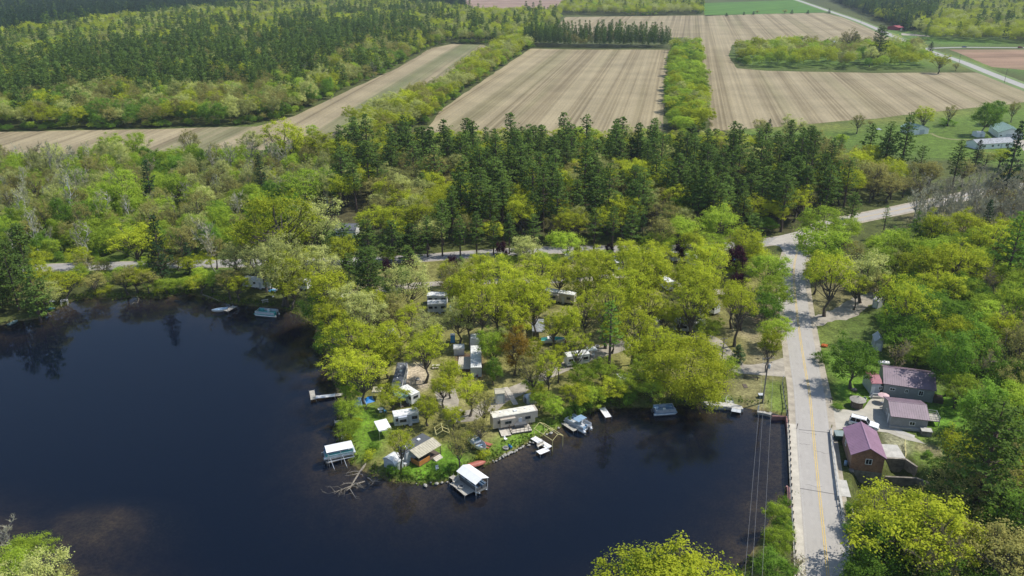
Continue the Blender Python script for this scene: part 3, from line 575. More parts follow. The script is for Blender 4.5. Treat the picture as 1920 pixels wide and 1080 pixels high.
def pine(key, H, R, base=.3, seed=0, col='pine', step=.95, nb=5, per=13, tuft=4, leaf=.30, conic=.0, droop=.0, bark='bark_p', low=.5):
    rs = np.random.RandomState(seed); t = MB(); tr = .014*H+.06; lean = rs.uniform(-.02, .02, 2)*H
    ax = [Vector((lean[0]*f**2, lean[1]*f**2, H*f)) for f in (0, .25, .5, .75, .99)]; t.tube(ax, [tr*1.2, tr, tr*.75, tr*.45, .04], 7)
    C = []; Nn = []; z = base*H; a0 = rs.uniform(0, 6)
    while z < H*.985:
        f = (z-base*H)/(H-base*H); prof = (low+(1-low)*min(1, f*4))*(1-f)**(.62+conic*.4)+.07
        for j in range(nb):
            if rs.rand() < .13: continue
            a = a0+j*2*math.pi/nb+rs.uniform(-.4, .4); L = R*prof*rs.uniform(.6, 1.2); up = rs.uniform(.08, .30)-droop+.35*f
            s = np.array([lean[0]*(z/H)**2, lean[1]*(z/H)**2, z]); dr = np.array([math.cos(a), math.sin(a), up])
            if L > R*.35: t.tube([Vector(s), Vector(s+dr*L*.8)], [tr*.22, .03], 3)
            n = max(2, int(per*L/R*1.2)); fr = rs.uniform(.22, 1, n)**.75; p = s+dr*(L*fr)[:, None]; side = np.array([-math.sin(a), math.cos(a), 0]); p = p+side*(rs.normal(0, .17, n)*L*(.4+fr*.6))[:, None]; p[:, 2] += rs.normal(0, .10, n)*L*.4
            pp = np.repeat(p, tuft, 0)+rs.normal(0, leaf*.75, (n*tuft, 3))*(1, 1, .5); C.append(pp); Nn.append(np.tile([0, 0, 1.1], (n*tuft, 1))+rs.normal(0, .6, (n*tuft, 3))+dr*.3)
        z += step*rs.uniform(.75, 1.25)*(1.1-.35*f); a0 += .9
    C = np.concatenate(C); Nn = np.concatenate(Nn); n = len(C); v, q = cards(C, Nn, leaf*rs.uniform(.6, 1.4, n), rs, .5)
    PROTO[key] = (t.mesh('trunk', [M[bark]]), np_mesh('crown', v, q, [L_[col]], lr=rs.rand(n)), H, R, (1+base)/2*.92)

# near (fine leaves) and distant (coarser leaves) shapes
for i in range(4):
    broadleaf(f'yellow{i}', 'yellow', 14, 5.2, [.32, .38, .28, .35][i], 58, 108, .165, .62, 10+i, 34, crad=.21)
    broadleaf(f'olive{i}', 'olive', 14, 5.0, .3, 62, 60, .15, .7, 40+i, 34, crad=.20)
    broadleaf(f'pale{i}', 'pale', 13.5, 5.0, .3, 56, 110, .155, .7, 50+i, 30, crad=.21)
for i in range(3):
    broadleaf(f'lime{i}', 'lime', 12, 5.2, .22, 56, 150, .165, .6, 20+i, 18, crad=.24)
    broadleaf(f'green{i}', 'green', 11, 4.6, .16, 54, 165, .165, .75, 30+i, 16, crad=.25)
    broadleaf(f'sparse{i}', 'yellow', 15, 5.4, .40, 46, 78, .16, .5, 60+i, 34, crad=.20)
    twigs(f'bare{i}', 14, 4.6, 'grey', seed=70+i); twigs(f'brownbare{i}', 14, 4.8, 'brown', 'bark', seed=80+i, leafy=700)
    twigs(f'birch{i}', 14, 3.4, 'grey', 'bark_w', seed=90+i, stems=2, leafy=450, leafcol='pale', n1=7, n2=5)
    pine(f'spruce{i}', 13, 3.3, .08, 110+i, 'spruce', .62, 7, 11, 4, .20, conic=.5, droop=.18, low=1)
for i in range(6): pine(f'pine{i}', 21, [4.6, 5.2, 4.0, 4.9, 3.6, 5.4][i], [.30, .42, .36, .22, .50, .33][i], 100+i, step=[.95, 1.1, .9, 1.0, .85, 1.25][i], nb=[5, 6, 5, 6, 4, 5][i])
broadleaf('willow0', 'yellow', 17, 9.6, .10, 90, 260, .19, .95, 131, 26, crad=.20, dome=.65)
broadleaf('rust0', 'rust', 14, 5.0, .12, 40, 230, .15, .95, 132, 30, crad=.28, dome=.6)
for i in range(2): broadleaf(f'purple{i}', 'purple', 6.5, 1.9, .10, 26, 150, .14, 1.0, 133+i, 6, crad=.36, dome=.7)
pine('openpine0', 19, 5.4, .22, 141, 'pine2', 1.15, 5, 17, 5, .24); pine('openpine1', 20, 3.2, .50, 142, 'pine2', .9, 5, 9, 4, .22); pine('bigpine0', 22, 6.6, .15, 143, 'pine', .95, 6, 20, 5, .25, low=.8)
for i in range(3): pine(f'roundpine{i}', 11, 4.0, .16, 150+i, 'pine', .72, 6, 13, 5, .22, low=.7)
for i in range(2): broadleaf(f'shrub{i}', 'green', 3.2, 2.0, .04, 18, 120, .12, .9, 160+i, 4, crad=.36, dome=.7); broadleaf(f'shrubpale{i}', 'yellow', 3.6, 2.4, .04, 18, 90, .12, .9, 165+i, 6, crad=.36, dome=.7)
# distant
for i in range(3):
    broadleaf(f'far_yellow{i}', 'yellow', 13.5, 5.2, .04, 24, 66, .40, .8, 210+i, 6, crad=.36, dome=.62); broadleaf(f'far_pale{i}', 'pale', 13, 5.2, .04, 24, 62, .40, .8, 220+i, 8, crad=.36, dome=.62)
    broadleaf(f'far_lime{i}', 'lime', 13, 4.8, .03, 24, 64, .40, .85, 230+i, 5, crad=.38, dome=.62); broadleaf(f'far_green{i}', 'green', 13, 4.9, .03, 24, 64, .40, .85, 240+i, 5, crad=.38, dome=.62)
    broadleaf(f'far_olive{i}', 'olive', 13.5, 5.0, .04, 24, 54, .34, .8, 250+i, 14, crad=.34, dome=.62); pine(f'far_pine{i}', 20, 4.2, .22, 260+i, 'pine', 1.2, 5, 7, 3, .50)
    pine(f'far_spruce{i}', 16, 3.2, .10, 270+i, 'spruce', 1.1, 6, 6, 3, .45, conic=.5, low=1)
    twigs(f'far_bare{i}', 14, 4.8, 'grey', seed=280+i, n1=8, n2=5, n3=6)
KIND = {  # family -> (object name, category, look, fine shapes, distant shapes)
 'yellow': ('broadleaf_tree', 'tree', 'yellow-green oak-like tree', 4, 3), 'sparse': ('broadleaf_tree', 'tree', 'open-crowned yellow-green tree', 3, 0), 'lime': ('broadleaf_tree', 'tree', 'dense lime-green tree', 3, 3),
 'green': ('broadleaf_tree', 'tree', 'rich green leafy tree', 3, 3), 'olive': ('budding_tree', 'tree', 'thin olive-brown budding tree', 4, 3), 'pale': ('budding_tree', 'tree', 'pale cream-green budding tree', 4, 3),
 'willow': ('broadleaf_tree', 'tree', 'huge rounded yellow-green tree', 1, 0), 'rust': ('broadleaf_tree', 'tree', 'rust-brown budding tree', 1, 0), 'purple': ('purple_leaf_tree', 'tree', 'small plum-leaved tree', 2, 0),
 'bare': ('bare_tree', 'tree', 'leafless pale grey tree', 3, 3), 'brownbare': ('bare_tree', 'tree', 'nearly leafless brown tree', 3, 0), 'birch': ('birch_tree', 'tree', 'white-stemmed sparse birch', 3, 0),
 'pine': ('pine_tree', 'tree', 'tall dark green pine', 6, 3), 'spruce': ('spruce_tree', 'tree', 'conical blackish-green conifer', 3, 3), 'openpine': ('pine_tree', 'tree', 'bright green open pine', 2, 0),
 'bigpine': ('pine_tree', 'tree', 'huge spreading dark pine', 1, 0), 'roundpine': ('pine_tree', 'tree', 'bushy dark green pine', 3, 0), 'shrub': ('shrub', 'shrub', 'low rounded green shrub', 2, 0), 'shrubpale': ('shrub', 'shrub', 'low yellow-green shrub', 2, 0),
}
TREES = []        # (family, x, y, z, scale xy, scale z, rot, zone, fine?)
rt = random.Random(12)
KEYPTS = [(805, 550), (830, 556), (818, 566), (1035, 548), (1062, 553), (1030, 641), (1045, 642), (1075, 665), (1095, 665), (892, 660), (892, 680), (868, 680), (860, 653), (1275, 602), (1300, 604), (1158, 487), (1310, 477), (1268, 469), (1364, 482), (465, 525), (492, 528), (512, 546), (566, 524), (745, 700), (756, 738), (772, 734), (750, 778), (772, 774), (718, 796), (938, 742), (993, 745), (945, 785), (980, 785), (818, 688), (776, 700), (1347, 565), (640, 428), (1408, 706), (1656, 681), (1648, 638), (1618, 750), (824, 808), (705, 737), (714, 768), (1400, 650), (1420, 640), (1259, 522)]
def tree_at(fam, cx, cy, wpx, hk=1.0, zone='camp', z0=None):
    """a tree whose crown centre stands behind photo pixel (cx, cy) and is wpx wide; its base is put where such a tree would stand"""
    if zone == 'campground' and fam in ('yellow', 'sparse', 'pale', 'olive') and cy < 700: wpx *= 1.14 if cy < 560 else 1.03; hk *= 1.14
    if zone in ('campground', 'shore', 'roadside') and fam != 'roundpine':
        for kx, ky in KEYPTS:
            if abs(ky-cy) < wpx*.42 and abs(kx-cx) < wpx*.46 and cy > ky-wpx*.45 and wpx > 25: cx = kx+(wpx*.47 if cx >= kx else -wpx*.47)
    key = fam+'0'; _, _, H, R, cf = PROTO[key]; s = 1.0; g = 0 if z0 is None else z0
    for _ in range(4):
        zc = g+H*s*hk*cf; p = at(cx, cy, zc); s = wpx*mpp(cx, cy, zc)/2/R
        if z0 is None: g = gz(p.x, p.y); g = max(g, -5.2) if sdf(np.array([p.x]), np.array([p.y]), VALLEY)[0] > -1 else (max(g, -.5))
    k_ = 0 if zone != 'riverside' else 99
    while k_ < 14 and sdf(np.array([p.x]), np.array([p.y]), LAKE)[0] > -.9: p.y += .8; k_ += 1; g = max(gz(p.x, p.y), -.5)
    TREES.append((fam, p.x, p.y, g, s, s*hk, rt.uniform(0, 6.28), zone, True))
EXPL = """
campground
yellow 512 402 125 .9;yellow 470 440 75 .9;pale 585 405 85 1.05;yellow 560 436 70 .8;pale 545 490 90 .9;pale 492 478 70 .9;yellow 640 465 60 .8;pale 600 490 70 .9;sparse 470 505 70 .9;yellow 512 505 70 .8;
pale 560 520 70 .8;yellow 600 535 90 .85;pale 650 560 80 .9;yellow 540 548 70 .7;yellow 432 545 54 .6;green 590 585 60 .9;yellow 620 590 80 .8;pale 690 580 80 .9;yellow 655 625 95 .85;green 612 650 60 1;
yellow 700 640 90 .85;sparse 640 680 80 .9;yellow 680 690 90 .9;yellow 725 655 70 .8;lime 662 728 50 .9;yellow 705 735 60 .7;lime 655 765 55 .9;lime 650 800 50 .7;shrubpale 640 845 34 1;
roundpine 600 452 66 1;roundpine 645 456 62 1;roundpine 690 452 66 1.05;roundpine 735 450 60 1;roundpine 775 452 56 1;bigpine 690 525 88 .95;roundpine 655 505 50 1;roundpine 730 545 50 .8;
pine 800 436 36 1;pine 828 432 38 1;pine 862 434 36 1;pine 893 430 38 1;pine 925 434 34 1;pine 955 430 36 1;pine 1000 432 36 1;pine 1115 425 40 1;pine 1150 422 40 1;pine 1185 424 44 1;spruce 1205 440 34 1.2;lime 1215 452 50 .8;yellow 1175 462 44 .7;lime 1255 455 50 .8;yellow 1300 452 50 .8;yellow 1110 478 44 .7;green 1040 490 30 .8;roundpine 975 462 44 .8;lime 1015 482 44 .7;yellow 1085 482 50 .7;roundpine 765 478 40 .8;green 905 486 26 .5;shrub 860 492 26 1;lime 1180 478 50 .7;yellow 1235 470 50 .7;lime 1345 455 60 .7;yellow 1400 462 56 .7;lime 1150 480 40 .7;yellow 1420 475 50 .7;lime 730 478 34 .8;yellow 560 480 60 .8;pale 440 478 60 .8;purple 722 496 24 1.1;purple 772 492 20 1;purple 850 490 26 1.1;purple 941 470 24 1.3;purple 1083 470 18 1;purple 1143 463 18 1;purple 1275 466 22 1.3;purple 1380 487 38 1.25;purple 1384 525 30 1.1;
green 752 515 40 1;pale 793 520 72 1;yellow 840 505 40 .8;olive 850 520 60 .9;yellow 880 525 75 .85;sparse 770 590 60 1;olive 745 575 70 .9;pale 800 610 70 .9;yellow 795 645 80 .95;pale 860 590 66 .9;
sparse 905 555 80 1;sparse 880 575 70 1;yellow 938 515 80 .9;yellow 975 540 80 1;sparse 1010 500 80 .9;yellow 1012 560 72 1.1;yellow 965 590 70 .9;lime 905 640 62 1.25;rust 965 650 72 1.0;sparse 1040 605 60 1;yellow 1065 600 60 1.1;
olive 1000 690 64 .9;lime 1062 452 72 .75;pale 987 462 56 .8;yellow 1050 510 60 .8;yellow 1105 520 80 .9;sparse 1100 570 70 1;sparse 1140 560 80 1.1;yellow 1180 530 84 .95;yellow 1150 610 60 .9;sparse 1190 600 80 1;
yellow 1225 495 90 .9;yellow 1260 540 90 .9;yellow 1300 500 95 .9;yellow 1340 520 80 .9;sparse 1300 560 84 1;sparse 1350 560 84 1;yellow 1250 585 60 .8;sparse 1230 630 70 1;lime 1310 610 60 .8;
openpine 1145 640 96 1;yellow 1195 650 60 1;lime 1130 690 60 .9;lime 1170 715 60 .8;lime 1090 700 60 1;yellow 1080 735 60 .8;sparse 1048 660 40 1.4;lime 1110 745 60 .7;yellow 1150 735 60 .7;lime 1210 690 70 .9;willow 1292 690 178 .80;
lime 1225 735 60 .7;shrub 1180 755 40 .8;shrub 1140 758 44 .8;shrub 1080 765 36 1;shrub 1100 760 40 1;yellow 1325 765 60 .5;lime 1360 690 60 .9;
lime 1440 500 84 .9;lime 1455 545 80 .9;green 1438 572 66 .9;lime 1430 615 70 .8;yellow 1430 640 50 1.2;olive 1395 570 54 .9;spruce 1393 662 34 .55;lime 1285 430 80 .8;lime 1350 412 84 .9;lime 1250 450 60 .8;yellow 1370 450 70 .8;
roundpine 1410 440 64 1;olive 1240 430 50 .9;lime 1320 480 80 .8;sparse 820 690 50 1.1;yellow 830 720 60 .9;yellow 880 730 70 .9;yellow 850 690 40 .8;olive 905 755 66 .9;yellow 790 760 60 .8;
sparse 740 822 66 1.1;shrub 700 835 24 .8;olive 860 835 60 1.1;yellow 850 775 50 .8;olive 900 800 50 .9;lime 1020 745 50 .8;lime 1040 760 44 .9;lime 1000 720 40 .8;yellow 1010 735 40 .9;yellow 830 540 60 1;pale 860 510 50 .9;yellow 900 490 50 .9;sparse 930 560 70 1;yellow 1030 545 60 1;yellow 1120 490 60 .9;yellow 1165 565 66 1;sparse 1215 560 70 1;yellow 1275 515 66 1;yellow 1330 480 66 1;lime 1380 500 50 .9;yellow 1370 550 60 1;yellow 1290 590 50 1;sparse 1085 640 54 1.2;yellow 1215 655 60 .9;lime 950 490 50 .8;pale 1190 500 50 .8;sparse 1030 680 60 1.2;pale 930 640 50 1;sparse 1260 640 70 1;yellow 700 560 60 .9;yellow 745 620 60 .9;shrubpale 880 815 34 1;shrubpale 905 855 30 1;
shrub 735 885 28 1;shrub 760 895 24 .8;shrub 815 888 26 .8;shrub 850 882 26 .8;shrub 1065 778 26 1;shrubpale 690 850 30 1;shrubpale 665 790 30 1;green 925 690 40 1.2;yellow 1000 650 44 1.1;
shore
pale 35 580 70 .8;yellow 80 520 60 .9;olive 60 545 60 .8;yellow 110 532 80 .55;olive 160 538 56 .6;olive 205 540 60 .7;yellow 225 540 66 .6;olive 265 530 50 .7;lime 300 540 50 .6;yellow 360 540 56 .55;
olive 420 530 60 .8;lime 330 548 40 .7;lime 395 520 50 .8;roundpine 20 520 70 1.3;roundpine 15 580 70 1.3;roundpine 40 470 70 1.2;spruce 295 465 52 1.3;spruce 352 485 34 1;yellow 300 455 60 .9;yellow 250 445 90 .8;olive 400 460 50 1;
bigpine 692 505 60 1;olive 340 445 70 .9;bare 395 450 70 1;shrubpale 280 556 26 1;shrub 310 552 24 1;shrub 345 545 22 1;shrubpale 160 565 24 1;lime 75 570 40 .6;
birches
birch 40 380 40 1.2;birch 130 345 50 1.3;birch 195 380 40 1.2;birch 155 440 44 1.2;birch 240 390 40 1;birch 60 420 40 1.2;birch 110 390 30 1;bare 400 300 44 1.2;bare 430 295 44 1.2;bare 500 290 46 1.1;bare 535 292 46 1.1;bare 470 285 44 1;
green 110 400 46 1.6;lime 230 350 70 1.3;lime 190 370 60 1.2;green 280 310 50 1.1;green 330 310 44 1.2;spruce 280 350 40 1.35;lime 210 270 50 1.2;lime 255 270 50 1.2;olive 355 262 44 1.1;bare 90 300 50 1.3;bare 130 300 40 1.1;yellow 535 250 80 1;
green 630 345 60 1;lime 370 365 60 .9;green 400 395 60 .8;lime 570 345 90 .8;pale 470 262 50 .9;lime 585 245 24 1.3;spruce 490 335 36 1.4;lime 330 345 60 1;green 160 400 60 1;yellow 590 265 70 .8;pale 680 270 60 .9;yellow 640 280 70 .8;
roadside
lime 1545 415 90 .8;lime 1545 455 110 .85;lime 1590 425 60 .8;yellow 1560 505 90 1.15;yellow 1535 495 60 1.1;pale 1625 500 84 .95;olive 1600 470 60 .9;olive 1650 530 60 .9;pale 1680 475 66 .9;yellow 1730 490 96 .8;yellow 1800 485 110 .8;
yellow 1760 530 90 .8;yellow 1850 510 80 .8;lime 1650 455 60 .8;green 1720 560 90 .8;green 1780 600 110 .8;green 1700 620 90 .8;lime 1760 650 90 .8;lime 1790 540 90 .8;green 1608 672 92 .95;green 1830 640 100 .9;green 1880 700 100 .9;
lime 1850 580 80 .9;lime 1800 720 70 1;green 1850 760 100 1;green 1792 668 88 1.3;brownbare 1890 610 70 1.1;brownbare 1860 540 60 1.1;brownbare 1680 660 60 .9;openpine 1900 470 90 1.1;sparse 1870 440 90 1;green 1680 590 70 .8;lime 1720 660 60 .8;
brownbare 1840 690 70 1;yellow 1900 560 70 1;brownbare 1910 650 60 1.2;green 1690 440 40 .8;green 1760 420 40 .8;sparse 1610 530 50 1.1;shrub 1541 668 34 .8;shrub 1571 761 22 .6;lime 1900 790 110 1;yellow 1900 820 60 1;lime 1845 800 60 .9;
shrub 1790 850 30 1;shrub 1760 870 34 1;shrub 1740 850 20 1;openpine 1660 415 40 .9;roundpine 1600 385 40 1;
bare 1720 385 60 1;bare 1755 395 60 1;bare 1790 400 60 1;bare 1825 400 60 1;bare 1860 405 60 1;bare 1895 400 60 1;bare 1740 415 50 1;bare 1800 420 50 1;bare 1850 425 50 1;bare 1900 425 50 1;bare 1770 430 50 1;spruce 1848 420 36 1.4;
riverside
yellow 1700 985 200 .85;yellow 1775 1010 150 .85;yellow 1655 955 120 .85;green 1660 1030 140 .9;brownbare 1730 1050 160 .9;bigpine 1848 880 190 1;green 1890 950 160 .8;olive 1880 1040 170 .9;green 1800 1060 140 .8;lime 1900 870 110 .9;brownbare 1850 1050 120 .9;
lime 1458 960 52 1.2;lime 1462 1010 64 1.1;green 1450 1060 76 .8;brownbare 1500 1060 56 .9;shrub 1473 940 24 1.2;green 1470 985 40 1;green 1620 1080 100 .8;shrub 1600 990 40 1;shrub 1595 950 30 1;openpine 1905 1000 120 1;
yellow 1200 1085 190 .75;yellow 1300 1090 200 .75;lime 1250 1120 200 .7;green 1385 1110 90 .8;lime 60 1025 80 .8;pale 60 1080 130 .9;lime 20 1060 90 .9;bare 10 1000 60 .8;olive 100 1085 80 .8;
farm
olive 1425 232 34 .7;spruce 1443 235 16 .8;pale 1430 240 34 .7;pale 1487 232 44 .8;olive 1610 225 30 .9;olive 1632 228 12 .8;yellow 1735 212 40 1;olive 1783 208 30 1;shrub 1777 228 30 .5;green 1850 215 54 1;green 1870 205 40 1;olive 1902 202 26 1.1;
lime 1580 258 26 .8;olive 1540 262 44 .8;roundpine 1527 250 26 .8;pale 1850 290 40 .7;yellow 1878 290 40 .7;spruce 1833 290 30 1;spruce 1895 315 56 1.6;pine 1577 275 22 1.2;yellow 1764 112 34 .8;olive 1794 122 16 .7;spruce 1745 92 18 .8;olive 1720 80 34 .7;
roundpine 1650 82 42 1.2;roundpine 1603 78 22 1.3;olive 1594 68 34 1;spruce 1555 20 7 .6;spruce 1515 22 7 .5;spruce 1395 25 7 .5;spruce 1362 27 7 .5;spruce 1413 24 7 .5;pale 1472 20 10 .6;pale 1420 21 8 .6;spruce 1485 22 8 .5
"""
zone = None
for line in EXPL.strip().splitlines():
    if ';' not in line: zone = line.strip(); continue
    for e in line.split(';'):
        if e.strip():
            f, a, b, c, h = e.split(); tree_at(f, float(a), float(b), float(c), float(h), zone)

# woods: areas where trees stand (their feet), photo pixels
BAN_PX = [[(1375, 560), (1470, 560), (1480, 700), (1475, 800), (1375, 770)], [(1540, 650), (1660, 660), (1780, 700), (1800, 800), (1740, 880), (1560, 880)], [(1370, 240), (1640, 222), (1925, 190), (1925, 300), (1860, 300), (1600, 275), (1500, 262)],
          [(590, 400), (690, 405), (690, 442), (590, 440)], [(1500, 560), (1660, 560), (1650, 650), (1500, 650)]]
BAN = [LAKE]+[poly_w(p) for p in BAN_PX]+[poly_w(v[0]) for v in FIELDS.values()]
def clear_ok(X, Y, r=4):
    ok = np.ones(X.shape, bool)
    for p in BAN: ok &= sdf(X, Y, p) < -r*.6
    for line, dd in CLEAR:
        for i in range(0, len(line)-1, 2):
            a, b = line[i], line[min(i+2, len(line)-1)]; ex, ey = b[0]-a[0], b[1]-a[1]; t = np.clip(((X-a[0])*ex+(Y-a[1])*ey)/(ex*ex+ey*ey+1e-9), 0, 1)
            ok &= np.hypot(X-a[0]-t*ex, Y-a[1]-t*ey) > dd
    return ok
WOODS = [  # name, polygon, spacing, mix
 ('middle pine wood', [(690, 292), (830, 300), (1000, 304), (1250, 304), (1390, 300), (1450, 306), (1500, 322), (1500, 425), (1440, 438), (1250, 455), (1000, 462), (800, 470), (660, 440), (640, 380), (640, 300)], 6.8, dict(pine=50, yellow=16, green=6, olive=12, pale=11, sparse=5, lime=5)),
 ('hedge by the pine wood', [(640, 268), (1240, 262), (1330, 258), (1390, 270), (1390, 292), (1000, 296), (700, 290)], 7.5, dict(pale=40, yellow=30, lime=15, olive=15)),
 ('east pine wood', [(1450, 300), (1600, 325), (1700, 340), (1790, 350), (1790, 366), (1700, 372), (1600, 392), (1520, 410), (1450, 430)], 7.2, dict(pine=38, yellow=22, olive=20, pale=12, green=8)),
 ('east wood', [(1790, 345), (1930, 350), (2200, 360), (2200, 440), (1900, 372), (1780, 368)], 7.5, dict(pine=25, yellow=25, olive=22, pale=18, bare=10)),
 ('bare grey wood', [(1700, 400), (1920, 385), (2100, 380), (2100, 450), (1920, 460), (1720, 445)], 6.2, dict(bare=70, brownbare=18, spruce=4, pine=6)),
 ('riverside wood', [(1640, 520), (1720, 470), (2050, 460), (2150, 700), (2150, 1000), (1960, 1000), (1930, 800), (1800, 780), (1770, 690), (1680, 660), (1640, 600)], 7.6, dict(green=34, lime=22, yellow=16, olive=14, brownbare=10, pine=4)),
 ('river bank wood', [(1600, 1090), (1700, 1000), (1800, 900), (1960, 830), (2250, 900), (2250, 1300), (1640, 1300)], 8.5, dict(green=40, olive=25, yellow=20, brownbare=15)),
 ('birch scrub', [(-300, 320), (0, 316), (250, 314), (500, 308), (640, 292), (700, 292), (640, 330), (620, 400), (500, 440), (430, 482), (0, 492), (-300, 500)], 6.4, dict(green=26, lime=27, olive=12, pale=12, birch=10, bare=9, brownbare=4, yellow=6, spruce=2)),
 ('birch scrub understorey', [(-300, 302), (0, 298), (500, 294), (640, 290), (600, 400), (430, 485), (0, 492), (-300, 500)], 6.0, dict(shrub=50, shrubpale=50)),
 ('shore pines', [(-300, 495), (60, 490), (50, 560), (0, 600), (-300, 610)], 7, dict(roundpine=60, yellow=20, olive=20)),
 ('shore thicket', [(60, 515), (420, 508), (440, 560), (340, 545), (250, 550), (120, 565)], 6.5, dict(olive=24, yellow=22, lime=14, shrub=20, shrubpale=20)),
 ('hedge between the fields', [(640, 262), (735, 208), (830, 168), (905, 112), (935, 92), (975, 76), (1000, 74), (995, 92), (930, 140), (830, 206), (790, 235), (720, 262)], 6.8, dict(pale=34, yellow=34, lime=14, olive=18)),
 ('green hedge', [(1262, 92), (1306, 88), (1318, 150), (1326, 248), (1262, 256), (1258, 160)], 6.4, dict(lime=55, green=18, yellow=15, pale=12)),
 ('shelter belt', [(985, 79), (1070, 82), (1255, 84), (1258, 90), (1070, 90), (985, 88)], 5.6, dict(pine=86, olive=8, pale=6)),
 ('woodlot', [(1374, 106), (1390, 96), (1500, 92), (1620, 92), (1700, 96), (1720, 106), (1740, 128), (1640, 131), (1420, 126), (1388, 122)], 10.5, dict(yellow=36, lime=22, pale=16, olive=16, green=6, pine=3)),
 ('field-edge wood', [(-600, 246), (0, 248), (480, 240), (556, 221), (645, 176), (812, 92), (835, 80), (790, 72), (640, 120), (500, 180), (0, 200), (-600, 210)], 7.0, dict(green=28, olive=17, pale=12, yellow=10, lime=7, pine=18, bare=8)),
 ('middle forest', [(-800, 215), (0, 205), (500, 180), (640, 120), (800, 74), (760, 52), (600, 70), (420, 80), (200, 108), (0, 130), (-800, 150)], 7.4, dict(pine=56, olive=10, yellow=14, pale=8, green=9, spruce=3)),
 ('yellow forest', [(-900, 150), (0, 130), (200, 108), (420, 80), (600, 70), (760, 52), (800, 74), (860, 82), (905, 84), (985, 78), (1040, 60), (1050, 30), (900, 30), (780, 16), (620, 0), (400, 24), (200, 45), (0, 75), (-900, 90)], 8.5, dict(yellow=36, pale=18, lime=16, pine=16, olive=12)),
 ('dark plantation', [(-900, 88), (0, 73), (200, 44), (400, 23), (620, -1), (600, -14), (400, -4), (200, 6), (0, 14), (-900, 20)], 7.6, dict(spruce=92, pine=8)),
 ('skyline forest', [(-900, 18), (0, 13), (200, 5), (400, -5), (600, -16), (600, -40), (-900, -30)], 11, dict(pale=40, yellow=30, spruce=30)),
 ('far block of pines', [(760, 22), (860, 16), (888, 12), (880, 5), (800, 5), (760, 12)], 8, dict(spruce=90, pine=10)),
 ('north forest', [(620, 0), (780, 14), (890, 2), (860, -8), (1075, -8), (1080, -30), (600, -30)], 11, dict(yellow=40, pale=30, pine=30)),
 ('grove by the green field', [(1046, 24), (1060, 28), (1200, 30), (1315, 27), (1322, 12), (1310, 2), (1080, -4)], 9, dict(pale=40, yellow=30, lime=15, pine=12)),
 ('north-east pine wood', [(1560, 2), (1700, 60), (1740, 55), (1760, 20), (1720, -14), (1540, -14)], 8, dict(spruce=55, pine=35, yellow=10)),
 ('north-east forest', [(1640, 38), (1690, 48), (1740, 76), (1900, 82), (2300, 85), (2300, -20), (1740, -20), (1700, 10)], 9, dict(yellow=50, pale=22, pine=10, lime=10, olive=8)),
 ('horizon forest', [(1100, -8), (1500, -8), (1560, -16), (2300, -22), (2300, -48), (1000, -48)], 14, dict(yellow=40, pale=20, pine=40)),
]
FW = [poly_w(v[0]) for v in FIELDS.values()]
rsp = np.random.RandomState(77)
def frame_ok(X, Y, Z=8.0):
    dep = Y*cT-(Z-CAM_H)*sT; px = 960+F*X/np.maximum(dep, 1); up = Y*sT+(Z-CAM_H)*cT; py = 540-F*up/np.maximum(dep, 1)
    return (px > -260-60*150/np.maximum(dep, 50)) & (px < 2190+60*150/np.maximum(dep, 50)) & (py > -40) & (py < 1250)
used_xy = [(t[1], t[2]) for t in TREES]
